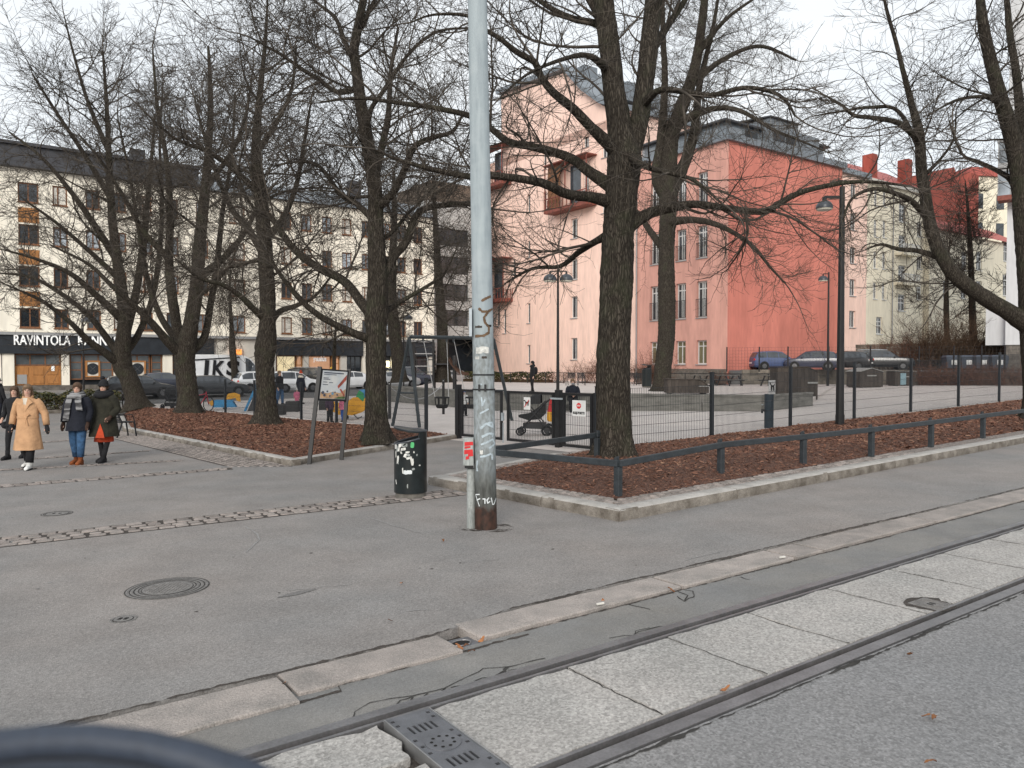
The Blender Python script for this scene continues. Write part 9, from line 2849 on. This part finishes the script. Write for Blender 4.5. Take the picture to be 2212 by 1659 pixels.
def trousers(P, mat, r=(.095, .075, .062, .06), cuff=.10, name='trousers'):
 J = P['J']; k = P['k']
 for s in 'lr':
  h, kn, an = [Vector(P['sc'](J[n + '_' + s])) for n in ('hip', 'knee', 'ank')]
  e = an + (kn - an).normalized() * (cuff - .08) * k if cuff > .08 else an
  q = MB(); q.tube([h + Vector((0, 0, .05 * k)), h.lerp(kn, .5), kn, kn.lerp(e, .5), e], [x * k for x in (r[0], (r[0] + r[1]) / 2, r[1], r[2], r[3])], 14); q.build(name + '_leg', mat, P['t'], smooth=True)
 q = MB(); q.ell((0, 0, .92 * k), (.17 * k, .125 * k, .12 * k), 16, 8); q.build(name + '_seat', mat, P['t'], smooth=True)
def boots(P, mat, h=.16, r=.052, sole=None):
 J = P['J']; k = P['k']
 for s in 'lr':
  kn, an, to = [Vector(P['sc'](J[n + '_' + s])) for n in ('knee', 'ank', 'toe')]
  f = Vector((to.x - an.x, to.y - an.y, 0)); f.normalize()
  sd = Vector((-f.y, f.x, 0))
  zb = an.z - .075 * k
  rings = []
  for d, w, hh in ((-.090, .031, .06), (-.065, .043, .11), (0, .048, .125), (.06, .045, .10), (.12, .048, .078), (.175, .042, .062), (.21, .022, .035)):
   c = an + f * d * k
   rings.append([(c.x + sd.x * w * k * math.cos(a), c.y + sd.y * w * k * math.cos(a), zb + (hh * k * (.5 + .5 * math.sin(a)))) for a in np.linspace(0, 2 * math.pi, 13)[:-1]])
  q = MB(); q.loft(rings)
  q.tube([an + Vector((0, 0, -.01)), an + (kn - an).normalized() * h * .55 * k, an + (kn - an).normalized() * h * k], [r * .92 * k, r * k, r * 1.06 * k], 14)
  bo = q.build('boot', mat, P['t'], smooth=True)
  q = MB()
  ring = [(an + f * d * k, w) for d, w in ((-.09, .028), (-.05, .046), (.02, .048), (.10, .05), (.16, .046), (.205, .02))]
  pl = [(c.x + sd.x * w * k, c.y + sd.y * w * k) for c, w in ring] + [(c.x - sd.x * w * k, c.y - sd.y * w * k) for c, w in ring[::-1]]
  q.prism(pl, zb - .012 * k, zb + .018 * k); q.build('sole', sole or M_blackc, bo)
def gloves(P, mat, sides='lr'):
 J = P['J']; k = P['k']
 for s in sides:
  w, p = Vector(P['sc'](J['wri_' + s])), Vector(P['sc'](J['palm_' + s]))
  d = (p - w).normalized()
  q = MB(); q.tube([w - d * .03 * k, w + d * .02 * k, p, p + d * .045 * k, p + d * .09 * k, p + d * .115 * k], [x * k for x in (.036, .038, .047, .042, .030, .012)], 12); q.build('glove', mat, P['t'], smooth=True)
def hair(P, mat, length=0.0, back=.05, vol=1.0, bun=False):
 k, hd, sc = P['k'], P['hd'], P['sc']
 rings = []
 n = 26
 for f in np.linspace(0, 1, 9):
  ring = []
  for j in range(n):
   a = 2 * math.pi * j / n
   fr = max(0.0, min(1.0, (-math.sin(a) - .30) / .35))
   p0 = -0.95 + 1.25 * fr
   ph = p0 + (1.5 - p0) * f
   r_ = 1 + .04 * math.sin(9 * a) * (1 - f)
   ring.append(sc(hd(.092 * vol * r_ * math.cos(ph) ** .85 * math.cos(a), .014 + .108 * vol * r_ * math.cos(ph) ** .85 * math.sin(a), 1.625 + .112 * vol * math.sin(ph))))
  rings.append(ring)
 q = MB(); q.loft(rings); o = q.build('hair', mat, P['t'], smooth=True)
 if length:
  rs = []
  for i, f in enumerate(np.linspace(0, 1, 7)):
   z = 1.62 - length * f
   w = .088 + .018 * math.sin(f * 2.5);
   rs.append([sc(hd(w * math.cos(a), back + .055 * math.sin(a) * (1 - .3 * f) + .02 * f, z)) for a in np.linspace(0, 2 * math.pi, 15)[:-1]])
  q = MB(); q.loft(rs); q.build('long_hair', mat, o, smooth=True)
 if bun:
  q = MB(); q.ell(sc(hd(0, .12, 1.66)), (.045 * k, .045 * k, .045 * k), 12, 8); q.build('bun', mat, o, smooth=True)
def beanie(P, mat, pom=True, brim=None):
 k, hd, sc = P['k'], P['hd'], P['sc']
 rings = []
 for f in np.linspace(0, 1, 8):
  ph = -.08 + 1.55 * f
  rings.append([sc(hd(.098 * math.cos(ph) ** .8 * math.cos(a), .010 + .108 * math.cos(ph) ** .8 * math.sin(a), 1.632 + .145 * math.sin(ph))) for a in np.linspace(0, 2 * math.pi, 19)[:-1]])
 q = MB(); q.loft(rings); o = q.build('beanie', mat, P['t'], smooth=True)
 q = MB(); q.tube([sc(hd(.098 * math.cos(a), .010 + .108 * math.sin(a), 1.638)) for a in np.linspace(0, 2 * math.pi, 19)[:-1]], .018 * k, 8, closed=True); q.build('brim', brim or mat, o, smooth=True)
 if pom: q = MB(); q.ell(sc(hd(-.03, .03, 1.80)), (.05 * k, .05 * k, .045 * k), 12, 8); q.build('pompom', mat, o, smooth=True)
def scarf(P, mat, big=1.0, ends=0):
 k = P['k']
 q = MB()
 for z, r, tr in ((1.455, .105, .045), (1.50, .092, .038)):
  q.tube([(r * big * math.cos(a) * k, (.005 + r * big * math.sin(a)) * k, (z - .025 * math.sin(-a)) * k) for a in np.linspace(0, 2 * math.pi, 19)[:-1]], tr * big * k, 10, closed=True)
 o = q.build('scarf', mat, P['t'], smooth=True)
 if ends:
  for x0, x1, z1, w, y in ((-.09, -.16, .93, .125, -.165), (.08, .13, 1.15, .13, -.17)):
   q = MB()
   pts = [(x0 + (x1 - x0) * f, -.11 + (y + .11) * min(1, f * 2.2), 1.47 + (z1 - 1.47) * f) for f in np.linspace(0, 1, 7)]
   L_ = [((x - w / 2) * k, (yy + .012 * math.sin(i * 2)) * k, z * k) for i, (x, yy, z) in enumerate(pts)]; R_ = [((x + w / 2) * k, (yy - .01) * k, z * k) for x, yy, z in pts]
   L2 = [(a, b_ + .02 * k, c) for a, b_, c in L_]; R2 = [(a, b_ + .02 * k, c) for a, b_, c in R_]
   q.loft([[a, b_, c, d] for a, b_, c, d in zip(L_, R_, R2, L2)]); q.build('scarf_end', mat, o)
def skirt(P, mat, z0, z1, r0, r1, name='skirt', split=None):
 wr_loft(P, name, mat, [(z1, r1, r1 * .74, 0, 0), ((z0 + z1) / 2, (r0 + r1) / 2, (r0 + r1) / 2 * .74, 0, 0), (z0, r0, r0 * .74, 0, 0)], (0.05, 5, 1.0), seed=2)
def front_panel(P, mat, pts):
 k = P['k']
 q = MB(); q.poly([(x * k, y * k, z * k) for x, y, z in pts]); q.build('skirt_front', mat, P['t'])
def bag(P, mat, c, r):
 k = P['k']
 q = MB(); q.ell(tuple(x * k for x in c), tuple(x * k for x in r), 14, 8); q.build('bag', mat, P['t'], smooth=True)
def walk(st, arms='swing', lift=0.0):
 a, c = st, -st
 return dict(leg_l=((.095, -a * .55 - .02, .48), (.085, -a + .03 * (a < 0), .085 + (lift if a < 0 else 0))), leg_r=((-.095, -c * .55 - .02, .48), (-.085, -c + .03 * (c < 0), .085 + (lift if c < 0 else 0))),
    arm_l=((.255, .03 + st * .3, 1.12), (.265, -.03 + st * .5, .88)), arm_r=((-.255, .03 - st * .3, 1.12), (-.265, -.03 - st * .5, .88)))
pw1 = walk(0.15, lift=0.03); pw1['arm_r'] = ((-.29, .06, 1.13), (-.30, -.02, .90)); pw1['arm_l'] = ((.30, .06, 1.13), (.36, .0, .88))
HW = 'women walking across the square'
person('woman in a belted tan coat, white boots and black gloves', G(62, 1013), 0.10, 1.68, pw1,
  [(trousers, M_blackc, (.11, .085, .075, .075), .14), (boots, M_wboot, .19, .066), (coat, M_tan, .40, .27, 1.06, .195, .070, .22, M_tan), (lapels, M_tan, M_cream2), (gloves, M_blackc), (hair, M_hairl, .20, .055)], group=HW, turn=0.35)
pw2 = walk(-0.16); pw2['arm_r'] = ((-.25, .06, 1.12), (-.20, -.14, .96))
person('woman in a short black jacket and tights walking behind the tan coat', G(33, 991), 0.05, 1.62, pw2,
  [(trousers, M_blackc, (.09, .062, .05, .045), .12), (boots, M_blackc, .13, .05), (coat, M_blackc, .78, .20, 1.06, .16, .06), (skirt, M_blackc, .70, .95, .19, .165), (bag, M_blackc, (-.20, -.02, .80), (.10, .07, .09)), (hair, M_hairb, .32, .045)], group=HW, turn=0.25)
pw3 = walk(0.07); pw3['arm_r'] = ((-.27, .03, 1.12), (-.285, -.02, .88)); pw3['arm_l'] = ((.24, .05, 1.12), (.22, -.02, .88))
person('woman in a navy parka with a grey plaid scarf, jeans and brown boots', G(169, 1003), 0.02, 1.69, pw3,
  [(trousers, M_jean, (.105, .085, .072, .066), .16), (boots, M_boot, .16, .05, M_boot), (coat, M_navy, .72, .235, 1.05, .19, .07, .215), (gloves, M_brglove), (hair, M_hairb, 0, .05, 1.0, True), (scarf, M_plaid, 1.1, 1)], group=HW, turn=0.25)
pw4 = walk(-0.06); pw4['leg_l'] = ((.10, -.04, .48), (.03, -.10, .085)); pw4['leg_r'] = ((-.09, .0, .48), (-.06, .04, .085))
pw4['arm_r'] = ((-.26, .02, 1.13), (-.24, -.06, .90)); pw4['arm_l'] = ((.28, .03, 1.13), (.22, -.13, .98))
person('woman in a wide dark olive coat, red skirt and black bobble hat', G(226, 998), -0.05, 1.70, pw4,
  [(trousers, M_blackc, (.085, .058, .05, .046), .14, 'tights'), (boots, M_blackc, .20, .05), (skirt, M_redc, .44, .80, .205, .16), (coat, M_olive, .56, .31, 1.10, .23, .082, .225), (front_panel, M_redc, [(-.02, -.305, .545), (.17, -.285, .54), (.14, -.275, .66), (.06, -.245, .84)]), (gloves, M_brglove), (hair, M_hairb), (beanie, M_blackc), (scarf, M_blackc, 1.35)], group=HW, turn=0.2)
person('dark hooded person leaving at the edge of the square', G(-3, 918), 2.8, 1.72, walk(.12), [(trousers, M_navy, (.10, .08, .07, .07)), (boots, M_blackc), (coat, M_blackc, .82, .21, 1.05, .19), (beanie, M_blackc, False), (scarf, M_blackc, 1.1)])
stand = walk(.03)
def PZ(u, Y, z=None):
 p = W(u, 800, Y); p.z = (KX * p.x + 0.006) if z is None else z; return p
person('woman in black with a backpack standing on the platform', PZ(1150, 43, 0.42), -1.3, 1.68, stand, [(trousers, M_blackc, (.10, .08, .07, .065)), (boots, M_blackc), (coat, M_blackc, .80, .20, 1.05, .18), (hair, M_blackc, .12, .05, 1.1), (bag, M_blackc, (0, .20, 1.20), (.15, .11, .22)), (scarf, M_blackc, 1.1)])
sitp = dict(leg_l=((.12, -.42, .86), (.12, -.46, .46)), leg_r=((-.12, -.42, .86), (-.12, -.46, .46)), arm_l=((.25, -.05, 1.14), (.06, -.26, 1.06)), arm_r=((-.25, -.05, 1.14), (-.06, -.26, 1.08)))
sm = person('bearded man in a dark jacket sitting on the platform edge', PZ(1237, 31.6, -0.37), 0.05, 1.72, sitp, [(trousers, M_blackc, (.10, .085, .07, .065)), (boots, M_blackc), (coat, M_navy, .85, .20, 1.05, .19, .068), (hair, M_hairl)])
q = MB(); q.ell((0, -.075, 1.53), (.06, .05, .055), 12, 7); q.build('beard', M_grey, sm, smooth=True)
person('person in a navy coat and red and white bobble hat beyond the fence', PZ(650, 42), 2.6, 1.68, stand, [(trousers, M_blackc), (boots, M_blackc), (coat, M_navy, .72, .22, 1.05, .19), (hair, M_hairb), (beanie, M_redc, True, M_whitec), (scarf, M_cream2, 1.0)])
person('man in a dark jacket and jeans watching the playground', PZ(604, 41), 1.2, 1.78, walk(.10), [(trousers, M_jean, (.105, .085, .07, .066)), (boots, M_blackc), (coat, M_blackc, .82, .21, 1.05, .20, .07), (hair, M_hairl)])
kid = walk(.05)
person('small child in a pink overall beside the seat block', PZ(641, 39.5), 0.4, 0.86, kid, [(trousers, M_pinkc, (.12, .10, .085, .08)), (boots, M_whitec, .14, .06), (coat, M_pinkc, .80, .20, 1.05, .19, .08), (beanie, M_whitec, True)])
person('child in a purple jacket at the bow of the yellow spring rider', PZ(712, 27.6), 0.9, 0.98, kid, [(trousers, M_blackc, (.12, .10, .085, .08)), (boots, M_blackc), (coat, M_purp, .80, .20, 1.05, .20, .08), (beanie, M_purp, False), (scarf, M_pinkc, 1.0)])
person('child in bright pink and blue behind the yellow spring rider', PZ(741, 27.8), -0.4, 0.92, kid, [(trousers, M_bluec, (.12, .10, .085, .08)), (boots, M_blackc), (coat, M_pinkc, .80, .20, 1.05, .20, .08), (beanie, M_bluec, True)])
person('child in a blue jacket and cap beside the swings', PZ(1003, 30), 0.5, 0.95, kid, [(trousers, M_blackc, (.12, .10, .085, .08)), (boots, M_blackc), (coat, M_whitec, .80, .20, 1.05, .20, .08), (beanie, M_bluec, False)])
person('person in a yellow hat in front of the lit shop', street_car(716, 57.0), 0.6, 1.7, stand, [(trousers, M_blackc), (boots, M_blackc), (coat, M_yelc, .80, .21, 1.05, .19), (beanie, M_yelc, False)])
p = PZ(1237, 31.75)
t = thing('low_bench', 'low concrete bench against the platform wall under the bearded man', 'bench', (p.x, p.y, 0.0), -0.1)
q = MB(); q.box(-0.8, 0.8, -0.18, 0.25, 0.34, 0.42); q.build('seat', M_wallc, t)
for x in (-0.6, 0.6): q = MB(); q.box(x - 0.1, x + 0.1, -0.14, 0.2, 0, 0.338); q.build('leg', M_wallc, t)
